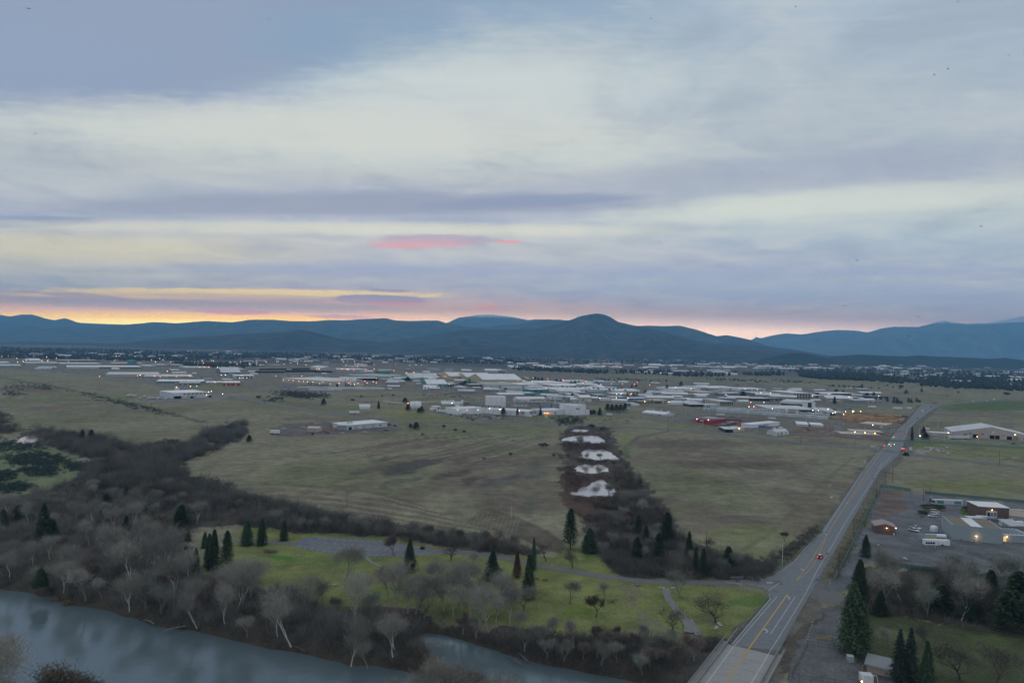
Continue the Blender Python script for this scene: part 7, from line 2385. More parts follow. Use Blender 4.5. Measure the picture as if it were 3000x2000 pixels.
boxthing('retaining_wall', 'wall', 'slanted concrete wall left of the white equipment trailer', *T('PL', 10,1120),3.2, .6,3.4, 'conc', -.7)
cn = boxthing('container_office', 'container', 'long white-framed container with two blue-green ends above the parked vehicles', *T('PL', 640,295),17.5,2.8,2.9, 'pale', -.08)
for x_ in (-5.9,5.4):
 mb = MB()
 mb.box(x_ - 2.2, x_ + 2.2,-.08, .02, .5,2.4)
 mb.build('panel', wallmat('teal'), cn)
boxthing('cabinet', 'cabinet', 'pale upright cabinet left of the long container', *T('PL', 330,275),2.8,2,2.6, 'pale', -.08)
boxthing('cabinet', 'cabinet', 'dark small cabinet behind the round hedge bush', *T('PL', 245,230),2.0,1.5,2.6, 'dark', -.08, roofc='cream')
st = boxthing('stair_tower', 'stair', 'blue-grey metal stair platform against the brick building', *T('PL', 1615,620),6.0,2.2,4.6, 'pale', -.05)
for k in range(3):
 mb = MB()
 mb.box(-2.7 + 1.9 * k, -1.2 + 1.9 * k, -.06, .02,1.6,4.0)
 mb.build('opening', OPEN if k == 0 else wallmat('slate', False), st)
boxthing('garden_wall', 'wall', 'low cream wall before the hedge left of the brick building', *T('PL', 1080,590),11, .4, .9, 'cream', -.06)
for k, (x, y) in enumerate([(1145,1145),(1220,1155),(1310,1165),(1387,1175),(118,1275),(308,1290),(1050 - 530,0)][:6]):
 p = G(*T('PL', x, y))
 mb = MB()
 mb.tube([(0,0,0),(0,0,1.25)], .12,8)
 o = mb.build('bollard', mat('bollard_cream', (.5, .44, .26)))
 o.location = p
 finish(o, 'bollard', ['cream bollard, leftmost of four at the lit door of the basin building', 'second cream bollard from the left at the lit basin door', 'third cream bollard from the left at the lit basin door', 'rightmost cream bollard at the lit basin door',
       'cream post at the left end of the low rail before the white trailer', 'cream post at the right end of the low rail before the white trailer'][k], 'bollard')
for k in range(7):
 boxthing('walkway_beam', 'walkway', 'pale concrete walkway beam over the dark basins at the right edge of the plant', *T('PL', 2060 + k * 48,930), .7,16, .5, 'pale', -.25, 'basin walkways', z=3.2)
for k, (x, y, w, h, c, lb) in enumerate([(1950,800,5,2.2, 'pale', 'pale equipment box on the deck right of the concrete basin'),(2120,760,4,3.4, 'slate', 'blue-grey pump housing between the basin walkways'),(2290,800,4,2.6, 'white', 'white cabinet at the far right of the basin walkways'),
           (1420,640,6,1.8, 'white', 'white unit on the low roof before the brick building'),(560,820,1.8,4.6, 'pale', 'narrow upright frame cabinet left of the concrete basin'),(2230,470,9,1.2, 'cream', 'long cream beam structure right of the brick building'),(1750,690,9,1.5, 'slate', 'dark blue tank box between basin and brick building')]):
 boxthing('equipment_box', 'equipment', lb, *T('PL', x, y), w, 3, h, c, -.08)
# hedges in the plant
HED = mat('hedge', (.040, .036, .024), .95, .4, .8)
def hedge(label, px, py, L, w, h, rz, m=HED, name='hedge', cat='hedge'):
 rg = np.random.RandomState(int(px + py))
 n = int(260 * L * w / 10)
 x = rg.uniform(-L / 2, L / 2, n)
 y = rg.uniform(-w / 2, w / 2, n)
 zt = h * np.sqrt(np.clip(1 - (2 * x / L) ** 4 * .6 - (2 * y / w) ** 2 * .5, .05,1)) * rg.uniform(.3,1, n) ** .4
 s = rg.uniform(.12, .3, n)
 a = rg.uniform(0,6.28, n)
 ax, ay = np.cos(a) * s, np.sin(a) * s
 v = np.stack([np.stack([x - ax, y - ay, zt],-1), np.stack([x + ay, y - ax, zt + .05],-1), np.stack([x + ax, y + ay, zt + s * .6],-1), np.stack([x - ay, y + ax, zt + s],-1)],1).reshape(-1,3)
 o = bpy.data.objects.new(name, fast_mesh(name, v, m))
 col.objects.link(o)
 o.location = G(px, py)
 o.rotation_euler = (0,0, rz)
 finish(o, name, label, cat)
hedge('long clipped brown hedge above the three white vehicles', *T('PL', 260,370),15,4.5,2.0,-.1)
hedge('low green shrub bed left of the three white vehicles', *T('PL', 80,500),5,9,1.2,0, mat('bed', (.05, .06, .03)), 'shrub_bed', 'shrubs')
hedge('dark bushy shrubs against the left of the brick building', *T('PL', 1160,450),11,6,3.2,0)
hedge('round dark bush left above the long clipped hedge', *T('PL', 240,300),3.5,3,3.2,0, name='bush', cat='bush')
hedge('tan grass clump before the dark shrubs by the brick building', *T('PL', 1140,545),9,2.5, .9,0, REED, 'ornamental_grass', 'grass clump')
# ducts above the factory deck
for i_, (pts, r_, lb) in enumerate([
 ([(40,750,2),(55,720,9),(90,700,10.5),(340,715,10.5)], .9, 'long silver duct looping down at the far left of the duct works'),
 ([(350,720,9),(380,705,11),(680,715,11)], .9, 'silver duct rising over the left filter house'),
 ([(590,790,2),(595,745,10),(640,725,11),(950,740,11),(955,765,6)], .9, 'silver duct arching over the wide grey filter house'),
 ([(0,800,7),(300,810,7),(560,800,7)], .8, 'long straight pale duct along the factory deck'),
 ([(255,760,7),(300,790,6),(520,800,6)], .6, 'thin duct crossing behind the straight pale one'),
 ([(540,770,3),(545,715,12),(790,720,12),(795,850,3)], .7, 'tall thin pipe frame in the middle of the duct works')]):
 p0 = G(*T('M1', pts[0][0],800))
 q = []
 for x, y, z in pts:
  g = G(*T('M1', x, 800 + (y - 700) * .12))
  q.append((g.x - p0.x, g.y - p0.y, z))
 mb = MB()
 sm = [Vector(v) for v in q]
 for _ in range(2):
  s2 = [sm[0]]
  for a, b in zip(sm[:-1], sm[1:]):
   s2 += [a * .75 + b * .25, a * .25 + b * .75]
  s2.append(sm[-1])
  sm = s2
 r = empty('industrial_duct', (p0.x, p0.y, 0),0, lb, 'duct')
 mb.tube(sm, r_, 9)
 mb.build('pipe', mat('duct_metal', (.40, .42, .42), .5, .1, metal=.2), r, smooth=True)
 for k in (len(sm) // 3,2 * len(sm) // 3):
  mb = MB()
  mb.tube([(sm[k].x, sm[k].y, 0),(sm[k].x, sm[k].y, sm[k].z)], .25,5)
  mb.build('support', STEEL, r)
# steel pipe rack over the front wing
p0 = G(1345,1203)
r = empty('pipe_rack', p0, wdir((1345,1203),(1500,1210)), 'dark raised pipe rack running behind the front wing of the factory', 'pipe rack')
for k in range(3):
 mb = MB()
 mb.tube([(0, k * 1.2,10 - k * .3),(66, k * 1.2,10 - k * .3)], .5,7)
 mb.build('pipe', mat('rack_pipe', (.2, .22, .24), .5), r)
for k in range(8):
 mb = MB()
 mb.box(k * 9.2 - .2, k * 9.2 + .2,-.5,3,0,9.3)
 mb.build('support', DARKM, r)
# ------------------------------------------------------------------ lamps
LAMPM = {'o': ((1, .20, .03),16), 'w': ((1, .90, .75),9), 'p': ((1, .42, .30),12), 'y': ((1, .50, .12),14), 'r': ((1, .04, .03),9), 'v': ((.25, .2,1),26), 'g': ((.1,1, .45),7)}
LM = {k: mat('lamp_' + k, (.8, .8, .8), emis=c, estr=s) for k, (c, s) in LAMPM.items()}
CN = {'o': 'orange', 'w': 'white', 'p': 'pinkish', 'y': 'yellow', 'r': 'red', 'v': 'violet', 'g': 'green'}
_lamp = {}
def lampmesh(c, pole):
 k = (c, pole)
 if k not in _lamp:
  r = empty('street_lamp', (0,0,0))
  h = 9.0
  if pole:
   mb = MB()
   mb.tube([(0,0,0),(0,0, h)],[.16, .09],6)
   mb.tube([(0,0, h),(0,-.9, h + .15)], .07,5)
   mb.build('pole', STEEL, r)
  mb = MB()
  n = 6
  pts = [(0,-.9, h + .15 - .5),(0,-.9, h + .15 - .25),(0,-.9, h + .15),(0,-.9, h + .15 + .25),(0,-.9, h + .15 + .5)]
  mb.tube(pts, [.1, .42, .5, .42, .1],8)
  mb.build('lamp_head', LM[c], r)
  _lamp[k] = r
 return _lamp[k]
lampproto_used = {}
def nearest(x, y):
 return min(NB, key=lambda n: (n[0] - x) ** 2 + (n[1] - y) ** 2)[2]
from collections import Counter
_lc = Counter()
def lamp(px, py, c='o', h=9.0, size=1.0, label=None, dy=None):
 """lamp whose bulb shows at px,py"""
 # ground distance so that the bulb at height h is seen there
 p = G(px, py, h)
 base = Vector((p.x, p.y, 0))
 k = lampmesh(c, True)
 if label is None:
  label = CN[c] + ' lamp on a pole by the ' + ' '.join(nearest(p.x, p.y).split()[:9])
 _lc[label] += 1
 o = dup(k, base, 0,(size, size, h / 9.0), label, 'glowing lamps of the estate')
 for ch in o.children:
  if ch.name.startswith('lamp_head'):
   ch.scale = (1,1,9.0 / h * size)
   ch.location = (0,0,9.15 - 9.15 * 9.0 / h * size)
 return o
for row in [('T1', 35,152, 'p'),('T1', 625,147, 'y'),('T1', 725,147, 'y'),('T1', 862,162, 'w'),('T1', 878,228, 'y'),('T1', 430,240, 'y'),('T1', 2190,148, 'o'),('T1', 2138,145, 'w'),('T1', 1832,515, 'p'),('T1', 1040,180, 'y'),
   ('T2', 130,147, 'w'),('T2', 585,188, 'w'),('T2', 432,215, 'o'),('T2', 1080,188, 'o'),('T2', 1388,268, 'y'),('T2', 512,248, 'w'),('T2', 648,210, 'w'),('T2', 1540,226, 'w'),('T2', 1575,232, 'w'),('T2', 1885,257, 'w'),('T2', 1967,257, 'p'),
   ('T2', 2070,245, 'w'),('T2', 2232,275, 'p'),('T2', 1320,345, 'o'),('T2', 1410,345, 'o'),('T2', 1490,345, 'o'),('T2', 1650,352, 'y'),('T2', 1883,348, 'w'),('T2', 727,420, 'p'),('T2', 175,505, 'y'),('T2', 228,490, 'y'),('T2', 490,512, 'y'),('T2', 600,528, 'y'),
   ('T2', 718,526, 'y'),('T2', 893,524, 'o'),('T2', 1135,505, 'o'),('T2', 2088,506, 'p'),('T2', 1720,490, 'p'),('T2', 1793,490, 'w'),('T2', 2048,547, 'w'),('T2', 2082,550, 'w'),('T2', 2117,550, 'w'),('T2', 2190,550, 'w'),('T2', 1600,626, 'w'),('T2', 1153,697, 'y'),
   ('T2', 1268,695, 'w'),('T2', 893,710, 'p'),('T2', 1485,802, 'w'),('T2', 1535,790, 'w'),('T2', 1740,838, 'w'),('T2', 1447,857, 'p'),
   ('T3', 15,258, 'o'),('T3', 190,260, 'y'),('T3', 378,240, 'p'),('T3', 415,244, 'w'),('T3', 520,290, 'y'),('T3', 762,278, 'y'),('T3', 918,305, 'y'),('T3', 640,262, 'w'),('T3', 1575,222, 'p'),('T3', 1605,240, 'w'),('T3', 1682,237, 'o'),('T3', 1810,242, 'w'),('T3', 1655,313, 'o'),
   ('T3', 1862,338, 'o'),('T3', 1310,352, 'y'),('T3', 1118,376, 'y'),('T3', 1160,378, 'w'),('T3', 1582,382, 'o'),('T3', 1675,388, 'p'),('T3', 1705,392, 'p'),('T3', 1800,397, 'o'),('T3', 2012,390, 'o'),('T3', 2170,382, 'o'),('T3', 2275,388, 'o'),('T3', 1890,287, 'w'),('T3', 370,512, 'p'),
   ('T3', 842,508, 'p'),('T3', 1262,543, 'p'),('T3', 510,577, 'p'),('T3', 607,587, 'p'),('T3', 685,595, 'y'),('T3', 790,602, 'p'),('T3', 872,612, 'p'),('T3', 948,614, 'y'),('T3', 1048,624, 'w'),('T3', 1225,620, 'p'),('T3', 1400,619, 'p'),('T3', 1172,650, 'p'),('T3', 1365,652, 'p'),
   ('T3', 1555,617, 'p'),('T3', 1530,644, 'p'),('T3', 1706,640, 'p'),('T3', 1730,617, 'o'),('T3', 1877,636, 'p'),('T3', 2003,602, 'p'),('T3', 2045,635, 'p'),('T3', 2157,615, 'p'),('T3', 2210,633, 'p'),('T3', 2212,564, 'p'),('T3', 1745,660, 'w'),('T3', 1808,665, 'y'),('T3', 1635,525, 'y'),
   ('T4', 183,348, 'o'),('T4', 413,383, 'o'),('T4', 550,381, 'o'),('T4', 612,398, 'o'),('T4', 737,407, 'p'),('T4', 945,406, 'o'),('T4', 1100,452, 'o'),('T4', 1132,454, 'o'),('T4', 1333,390, 'o'),('T4', 1262,425, 'o'),('T4', 1507,457, 'o'),('T4', 1617,460, 'o'),('T4', 1735,462, 'o'),
   ('T4', 1875,512, 'y'),('T4', 2038,520, 'y'),('T4', 2132,512, 'y'),('T4', 2158,513, 'y'),('T4', 2275,526, 'o'),('T4', 2050,437, 'o'),('T4', 2250,450, 'o'),('T4', 590,240, 'w'),('T4', 695,240, 'w'),('T4', 478,253, 'w'),('T4', 210,235, 'r'),('T4', 1203,600, 'y'),('T4', 441,944, 'o'),
   ('T4', 2100,824, 'p'),('T4', 2213,822, 'p'),('T4', 1247,947, 'w'),('T4', 1355,1070, 'w'),('T4', 1522,1070, 'p'),('T4', 1732,1068, 'w'),('T4', 2132,1060, 'w'),('T4', 1940,1040, 'w'),
   ('M1', 47,318, 'o'),('M1', 113,342, 'o'),('M1', 205,340, 'p'),('M1', 292,295, 'o'),('M1', 390,290, 'o'),('M1', 370,352, 'o'),('M1', 253,275, 'w'),('M1', 649,305, 'o'),('M1', 665,347, 'p'),('M1', 920,323, 'o'),('M1', 945,342, 'o'),('M1', 1168,340, 'o'),('M1', 1363,357, 'o'),
   ('M1', 1305,388, 'o'),('M1', 1632,408, 'o'),('M1', 1826,402, 'o'),('M1', 2027,400, 'o'),('M1', 2307,370, 'p'),('M1', 2252,407, 'o'),('M1', 626,482, 'o'),('M1', 1562,380, 'o'),('M1', 1287,623, 'w'),('M1', 1360,626, 'w'),('M1', 1612,665, 'p'),('M1', 2015,575, 'p'),('M1', 2195,582, 'p'),
   ('M1', 2175,595, 'o'),('M1', 1995,593, 'w'),('M1', 1920,590, 'w'),('M1', 1915,655, 'w'),('M1', 2130,668, 'w'),('M1', 136,895, 'p'),('M1', 600,938, 'o'),('M1', 630,938, 'o'),('M1', 660,938, 'o'),('M1', 1720,78, 'w'),('M1', 2310,190, 'w'),('M1', 1285,90, 'w'),
   ('M2', 178,298, 'o'),('M2', 88,602, 'y'),('M2', 532,608, 'p'),('M2', 650,345, 'w'),('M2', 938,365, 'w'),('M2', 1578,478, 'v'),('M2', 2222,438, 'w'),('M2', 2035,615, 'p'),('M2', 2272,615, 'w'),('M2', 2000,697, 'p'),('M2', 2090,695, 'p'),('M2', 1930,370, 'w'),('M2', 2150,382, 'w'),
   ('M2', 368,80, 'w'),('M2', 1820,1098, 'y'),
   ('M3', 40,603, 'p'),('M3', 483,590, 'p'),('M3', 552,593, 'p'),('M3', 676,607, 'w'),('M3', 705,647, 'p'),('M3', 963,620, 'p'),('M3', 1283,660, 'p'),('M3', 67,848, 'p'),('M3', 708,875, 'w'),('M3', 795,880, 'w'),('M3', 948,856, 'p'),('M3', 1062,908, 'y'),('M3', 1022,918, 'w'),
   ('M3', 1225,895, 'y'),('M3', 1338,890, 'y'),('M3', 1463,890, 'y'),('M3', 1193,937, 'y'),('M3', 1372,1217, 'y'),('M3', 1530,1227, 'y'),('M3', 1690,1237, 'y'),('M3', 1655,1107, 'w'),('M3', 1752,645, 'w'),('M3', 1712,133, 'o'),('M3', 1372,130, 'w'),('M3', 828,173, 'o'),('M3', 605,160, 'w'),
   ('M4', 428,320, 'y'),('M4', 445,320, 'y'),('M4', 657,325, 'w'),('M4', 152,420, 'r'),('M4', 620,255, 'r'),('M4', 1128,255, 'r'),('M4', 525,252, 'r'),('M4', 650,287, 'w'),('M4', 895,270, 'y'),('M4', 1335,342, 'y'),('M4', 597,1047, 'y'),('M4', 1112,1042, 'y'),('M4', 1362,1069, 'y'),
   ('M4', 928,1092, 'o'),('M4', 272,1083, 'w')]:
 px, py = T(row[0], row[1], row[2])
 sz = .9 if py > 1100 else 1.35
 if row[0] == 'M3' and row[1] == 1338:
  sz = 2.2
 lamp(px, py, row[3],8.0 if py > 1080 else 10, sz)
# far lights in a haze of roofs
for i in range(110):
 px = rt.choice([rt.uniform(2250,2990), rt.uniform(2250,2990), rt.uniform(1500,2250), rt.uniform(0,1500)])
 py = rt.gauss(1070,2.2) if px > 2250 else (rt.gauss(1073,2) if px > 1500 else rt.uniform(1046,1064))
 lamp(px, py, rt.choice('wwyop'),10, rt.uniform(.8,1.5), 'tiny distant town light in the belt of roofs under the hills')
# red workshop wall lamps
for k, (x, y) in enumerate([(1043,922),(1252,938),(1307,940),(1373,932),(1442,925)]):
 lamp(*T('M2', x, y), 'p', 5, .9,['first', 'second', 'third', 'fourth', 'fifth'][k] + ' pinkish lamp from the left on the bright red workshop')
# unlit street lamp posts along the cul-de-sac and highway
_post = empty('lamp_post', (0,0,0),0, 'x', 'lamp post')
mb = MB()
mb.tube([(0,0,0),(0,0,10)],[.22, .14],7)
mb.build('pole', mat('pale_pole', (.5, .52, .53)), _post)
mb = MB()
mb.box(-1.3, .3,-.2, .2,9.95,10.15)
mb.build('lamp_head', mat('pale_pole', (.5, .52, .53)), _post)
posts = [('M2', 97,905,830, 'by the pale long white shed, leftmost of the cul-de-sac'),('M2', 548,940,860, 'left one of two at the cul-de-sac mouth'),('M2', 600,915,815, 'right one of two at the cul-de-sac mouth'),('M2', 840,875,780, 'on the upper curve of the cul-de-sac'),
   ('M2', 1277,860,765, 'behind the red workshop'),('M2', 1815,897,825, 'before the middle of the white lumber rows'),('M2', 1153,1045,950, 'in front of the red workshop'),('M2', 1800,1035,970, 'at the right of the red fenced yard'),('M3', 45,985,915, 'at the left end of the pale box trailer'),
   ('M3', 606,1055,965, 'above the two flat storage buildings'),('M3', 1190,1117,1035, 'at the corner before the tan lumber'),('M3', 1062,1220,1120, 'right one of a pair on the dirt yard street'),('M3', 942,1262,1155, 'at the lower bend of the dirt yard street'),('M3', 1136,1150,1075, 'left of the corner before the tan lumber'),
   ('M3', 1537,1195,1120, 'between storage rows'),('M3', 1955,1250,1130, 'beside the highway, left of two'),('M3', 1998,1190,1085, 'beside the highway, right of two'),('M4', 480,1000,915, 'behind the low office wing'),('M4', 692,980,930, 'behind the large warehouse, short one'),('M4', 335,985,912, 'in the tree row at the junction, tallest'),
   ('M4', 263,1083,1000, 'left of two at the junction lamp'),('M4', 272,1085,995, 'right of two at the junction lamp'),('M4', 483,1120,1040, 'before the low office wing'),('M4', 557,1150,1090, 'on the drive left of the large warehouse'),('M4', 770,1130,1045, 'before the long grey trailer'),
   ('M4', 947,1180,1100, 'on the drive in the middle of the large warehouse'),('M4', 1072,1150,1110, 'short post on the drive of the large warehouse')]
for i, (t_, x, yb, yt, lb) in enumerate(posts):
 a, b = T(t_, x, yb)
 p = G(a, b)
 h = hpx(T(t_, x, yt)[1], p)
 dup(_post, p, 0 if i % 2 else 3.14,(max(.7,1),1, h / 10), 'pale street light post ' + lb, 'street light posts')
for k in _lamp.values():
 for ch in list(k.children):
  bpy.data.objects.remove(ch)
 bpy.data.objects.remove(k)
for ch in list(_post.children):
 bpy.data.objects.remove(ch)
bpy.data.objects.remove(_post)
# lit wall lamps of the near buildings (real point lights)
def walllamp(px, py, h, label, energy, c=(1, .55, .2), off=0.0):
 p = G(px, py, h)
 r = empty('wall_lamp', p - Vector((0,0,0)),0, label, 'wall lamp')
 mb = MB()
 mb.tube([(0,-.15,-.14),(0,-.15,0),(0,-.15, .14)],[.08, .2, .08],8)
 mb.build('bulb', mat('wall_bulb', (.9, .8, .6), emis=(1, .58, .22), estr=22), r)
 mb = MB()
 mb.box(-.12, .12,-.08, .5, .14, .2)
 mb.build('bracket', DARKM, r)
 ld = bpy.data.lights.new('lamp_light', 'POINT')
 ld.energy = energy * .45
 ld.color = c
 ld.shadow_soft_size = .25
 lo_ = bpy.data.objects.new('lamp_light', ld)
 col.objects.link(lo_)
 lo_.parent = r
 lo_.location = (0,-1.0,-.2)
def on_wall(b, t, zf, out=.25):
 q = b.matrix_basis @ Vector((b['_L'] * t, -out, b['_H'] * zf))
 return q
def wl(b, t, zf, label, energy):
 q = on_wall(b, t, zf)
 x, y = uv(q.x, q.y, q.z)
 walllamp(x, y, q.z, label, energy)
wl(b1, .55, .88, 'orange lamp above the gable wall of the small brick pump house', 90)
wl(b1, .98,1.0, 'small orange lamp at the right corner of the brick pump house', 25)
wl(b2, .43, .78, 'orange lamp above the metal stair of the brick building', 80)
wl(b3, .48, .40, 'orange lamp over the door between the basin building pilasters', 160)
wl(b4, .14, .78, 'orange lamp over the yellow doors of the filter gallery', 140)
p = G(2521,1990)
walllamp(2524,1994,1.5, 'small orange lamp beside the white box roof at the bottom edge', 12)
# ------------------------------------------------------------------ poles, wires, signals, signs
def pole(px, py, ty, label, arms=True, m=WOODP, cat='utility pole', r_=.16, lampc=None, group=None):
 p = P(px, py)
 h = hpx(ty, p)
 r = empty('utility_pole', p, rt.uniform(-.3, .3), label, cat, group)
 mb = MB()
 mb.tube([(0,0,-.3),(0,0, h)],[r_, r_ * .65],7)
 mb.build('pole', m, r)
 if arms:
  mb = MB()
  mb.box(-1.2,1.2,-.07, .07, h - .7, h - .55)
  mb.build('crossarm', m, r)
  for sx in (-1.0,-.4, .4,1.0):
   mb = MB()
   mb.tube([(sx, 0, h - .55),(sx, 0, h - .3)], .06,5)
   mb.build('insulator', mat('insulator', (.3, .32, .33)), r)
 return r
PALEP = mat('pale_pole', (.5, .52, .53))
for row in [(2292,1655,1588, 'white-wrapped tall pole at the field corner left of the main road', False, PALEP),(2501,1585,1533, 'wooden pole beside the green fence, middle of the verge', True),(2568,1462,1408, 'wooden pole at the top corner of the green fence', True),
   (2457,1690,1620, 'wooden pole by the end of the green fence', True),(2506 + 78,1666,1625, 'thin pole below the medium conifer', False),(2810,1700,1650, 'thin dark pole above the right-hand wood', True),(2705,1465,1430, 'thin lamp pole at the plant driveway', False),(2594,1416,1384, 'slim pole at the plant entrance', False),
   (2725,1448,1426, 'short pole in the far plant fence', False),(2069,1602,1555, 'thin dark pole at the field edge left of the gnarled trees', False),(1498,1515,1482, 'slim pole with white lamp on the mown hill', False, PALEP),(1016,1490,1434, 'thin dark pole in the wood strip left part', False),
   (2650,1326,1296, 'dark traffic pole with signals at the junction right side', True),(2345,1300,1280, 'pole beside the left side street near storage rows', True),(2504,1308,1280, 'pole with sign left of the junction', False),(2233,1275,1255, 'pole beside the side street, left of the half-round hut', False),
   (1502,1238,1222, 'pole beside the field road, far left of the factory sign', True),(1573,1241,1224, 'pole beside the field road before the factory lawn', True),(1717,1224,1203, 'pole before the tall white factory block', True),(1767,1249,1230, 'pole right of the top pond', True),(1787,1209,1190, 'pole in front of the windbreak trees', True),
   (1814,1213,1196, 'pole with arm right in the windbreak', True),(1958,1258,1225, 'pole at the field edge below the cul-de-sac', True),(2003,1204,1175, 'tall pole left of the white lumber rows', True),(2137,1275,1250, 'pole before the cream metal shed', False),(2078,1196,1170, 'tall pole by the two-storey dark-windowed building', True),
   (1803,1216,1204, 'white light pole on the field street', False, PALEP),(2928,1362,1318, 'pole beside the right-hand side street', True),(2615,1415,1360, 'pole at the road verge beyond the plant entrance', True),(1420,1134,1117, 'pole by the yellow halls', True),(2405,1132,1108, 'far wire pole on the plain', True),(2310,1130,1108, 'far wire pole on the plain, left', True),
   (2772,1160,1128, 'tall wire pole right of the far fork', True),(2806,1158,1138, 'wire pole on the brown plain right of the far fork', True),(2820,1157,1140, 'last wire pole on the brown plain', True),(2434,1700 - 500,1188, 'slim pole left of the tan lumber', False)]:
 pole(*row)
# cell tower
p = G(1917,1163)
h = hpx(1104, p)
r = empty('lattice_mast', p, 0, 'tall lattice telecom mast rising above the estate', 'mast')
mb = MB()
for sx, sy in ((-1,-1),(1,-1),(1,1),(-1,1)):
 mb.tube([(sx * 1.6, sy * 1.6,0),(sx * .5, sy * .5, h)], .14,4)
for k in range(16):
 z0, z1 = h * k / 16, h * (k + 1) / 16
 w0, w1 = 1.6 - 1.1 * k / 16,1.6 - 1.1 * (k + 1) / 16
 mb.tube([(-w0,-w0, z0),(w1,-w1, z1)], .08,3)
 mb.tube([(w0, w0, z0),(-w1, w1, z1)], .08,3)
mb.build('lattice', STEEL, r)
for k in range(3):
 mb = MB()
 a = 2.1 * k
 mb.box(math.cos(a) * 2 - .3, math.cos(a) * 2 + .3, math.sin(a) * 2 - .3, math.sin(a) * 2 + .3, h - 4, h - 1)
 mb.build('antenna', STEEL, r)
def signal(px, py, ty, L, side, c, label):
 p = G(px, py)
 h = hpx(ty, p)
 r = empty('traffic_signal', p, 0, label, 'traffic signal')
 mb = MB()
 mb.tube([(0,0,0),(0,0, h)], .2,7)
 mb.build('pole', STEEL, r)
 mb = MB()
 mb.tube([(0,0, h - .6),(side * L, 0, h)], .12,6)
 mb.build('mast_arm', STEEL, r)
 for k in (.55, .95):
  mb = MB()
  mb.box(side * L * k - .25, side * L * k + .25,-.2, .2, h - 1.7, h - .3)
  o = mb.build('signal_head', DARKM, r)
  mb = MB()
  mb.tube([(side * L * k, -.32, h - 1.35 if c == 'g' else h - .65),(side * L * k, -.2, h - 1.35 if c == 'g' else h - .65)], .32,8)
  mb.build('signal_light', LM[c], o)
signal(2640,1309,1298,14,-1, 'g', 'traffic signal mast with green light right side of the junction')
signal(2563,1312,1303,18,1, 'r', 'traffic signal mast reaching from the left side of the junction')
signal(2655,1328,1312,5,-1, 'r', 'red traffic signal facing the side street at the junction')
def sign(px, py, ty, w, h, color, label, post=True, letters=None):
 p = P(px, py)
 H_ = hpx(ty, p)
 r = empty('road_sign', p, 0, label, 'sign')
 mb = MB()
 mb.tube([(0,0,0),(0,0, H_)], .06,5)
 mb.build('post', STEEL, r)
 mb = MB()
 mb.box(-w / 2, w / 2,-.1,-.06, H_ - h, H_)
 o = mb.build('panel', mat('sign_' + color, {'white': (.6, .62, .63), 'yellow': (.5, .28, .03), 'blue': (.08, .3, .45), 'green': (.05, .3, .2)}[color], .5), r)
 return r
sign(2435,1465,1453,1.9,1.3, 'white', 'white rectangular sign on the left verge of the main road')
sg = sign(2423,1630,1617,1.1,1.1, 'yellow', 'small yellow warning sign on the right verge beside the red car')
r = sign(2394,1718,1693,1.3,1.3, 'blue', 'round blue and white route sign with plates beneath, right verge')
for z_ in (1.5,2.3):
 mb = MB()
 mb.box(-.45, .45,-.12,-.08, z_, z_ + .5)
 mb.build('plate', mat('plate_rust', (.42, .3, .28)), r)
sign(2559,1407,1399,1.2,1.0, 'green', 'small green sign on the verge below the plant entrance')
sign(2534,1356,1349,1.2,2, 'white', 'narrow white sign on the left verge above the field')
sign(2668,1321,1309,3.2,3.0, 'white', 'pale board beside the rubble lot')
sign(2556,1309,1304,4.0,2.2, 'white', 'white sign left of the junction')
sign(2598,1249,1242,3.4,2.8, 'white', 'white board beside the highway at the tan stacks')
sign(1601,1224,1217,4,3.2, 'white', 'small cream entrance sign on the factory lawn')
# ------------------------------------------------------------------ fences
def fence(px, h, label, color, m_alpha=None, posts=8, cat='fence', mesh=True, z=0, pitch=4.0, pr=.05):
 pts = [P(*q) for q in px]
 o = pts[0].copy()
 r = empty('chain_link_fence', o, 0, label, cat)
 line = resample([q for q in pts], max(2, int(sum((b - a).length for a, b in zip(pts[:-1], pts[1:])) / pitch)))
 mb = MB()
 zs = H(line[:, 0], line[:, 1])
 if mesh:
  for i in range(len(line) - 1):
   a, b = line[i], line[i + 1]
   n = int(np.hypot(*(b - a)) / .35)
   # woven slats: thin verticals and two rails
   for k in range(n):
    c = a + (b - a) * (k + .5) / n
    d = (b - a) / n * .36
    zz = zs[i]
    mb.add([(c[0] - d[0] - o.x, c[1] - d[1] - o.y, zz - o.z + .05),(c[0] + d[0] - o.x, c[1] + d[1] - o.y, zz - o.z + .05),(c[0] + d[0] - o.x, c[1] + d[1] - o.y, zz - o.z + h),(c[0] - d[0] - o.x, c[1] - d[1] - o.y, zz - o.z + h)],[(0,1,2,3)])
 for zz in (h, h * .5):
  mb.tube([(q[0] - o.x, q[1] - o.y, zs[i] - o.z + zz) for i, q in enumerate(line)], .04,4)
 mb.build('mesh_panel', color, r)
 for i, q in list(enumerate(line))[::max(1, len(line) // 60)]:
  mb = MB()
  mb.tube([(q[0] - o.x, q[1] - o.y, zs[i] - o.z),(q[0] - o.x, q[1] - o.y, zs[i] - o.z + h + .1)], pr, 5)
  mb.build('post', m_alpha or STEEL, r)
 return r
GF_ = mat('green_slats', (.05, .20, .17), .6)
GF2 = mat('grey_slats', (.22, .27, .27), .6)
fence([(2457,1680),(2500,1590),(2578,1427)],2.1, 'long teal-green slatted fence along the right verge of the main road', GF_)
fence([(2578,1427),(2630,1432),(2669,1439)],2.1, 'teal-green slatted fence across the top of the bare brown yard', GF_)
fence([(2709,1446),(2800,1455),(3000,1473),(3080,1480)],2.1, 'teal-green fence along the far side of the plant yard', mat('dark_green_slats', (.035, .12, .11)))
fence([(2444,1702),(2457,1680)],2.1, 'short grey end of the roadside fence', GF2)
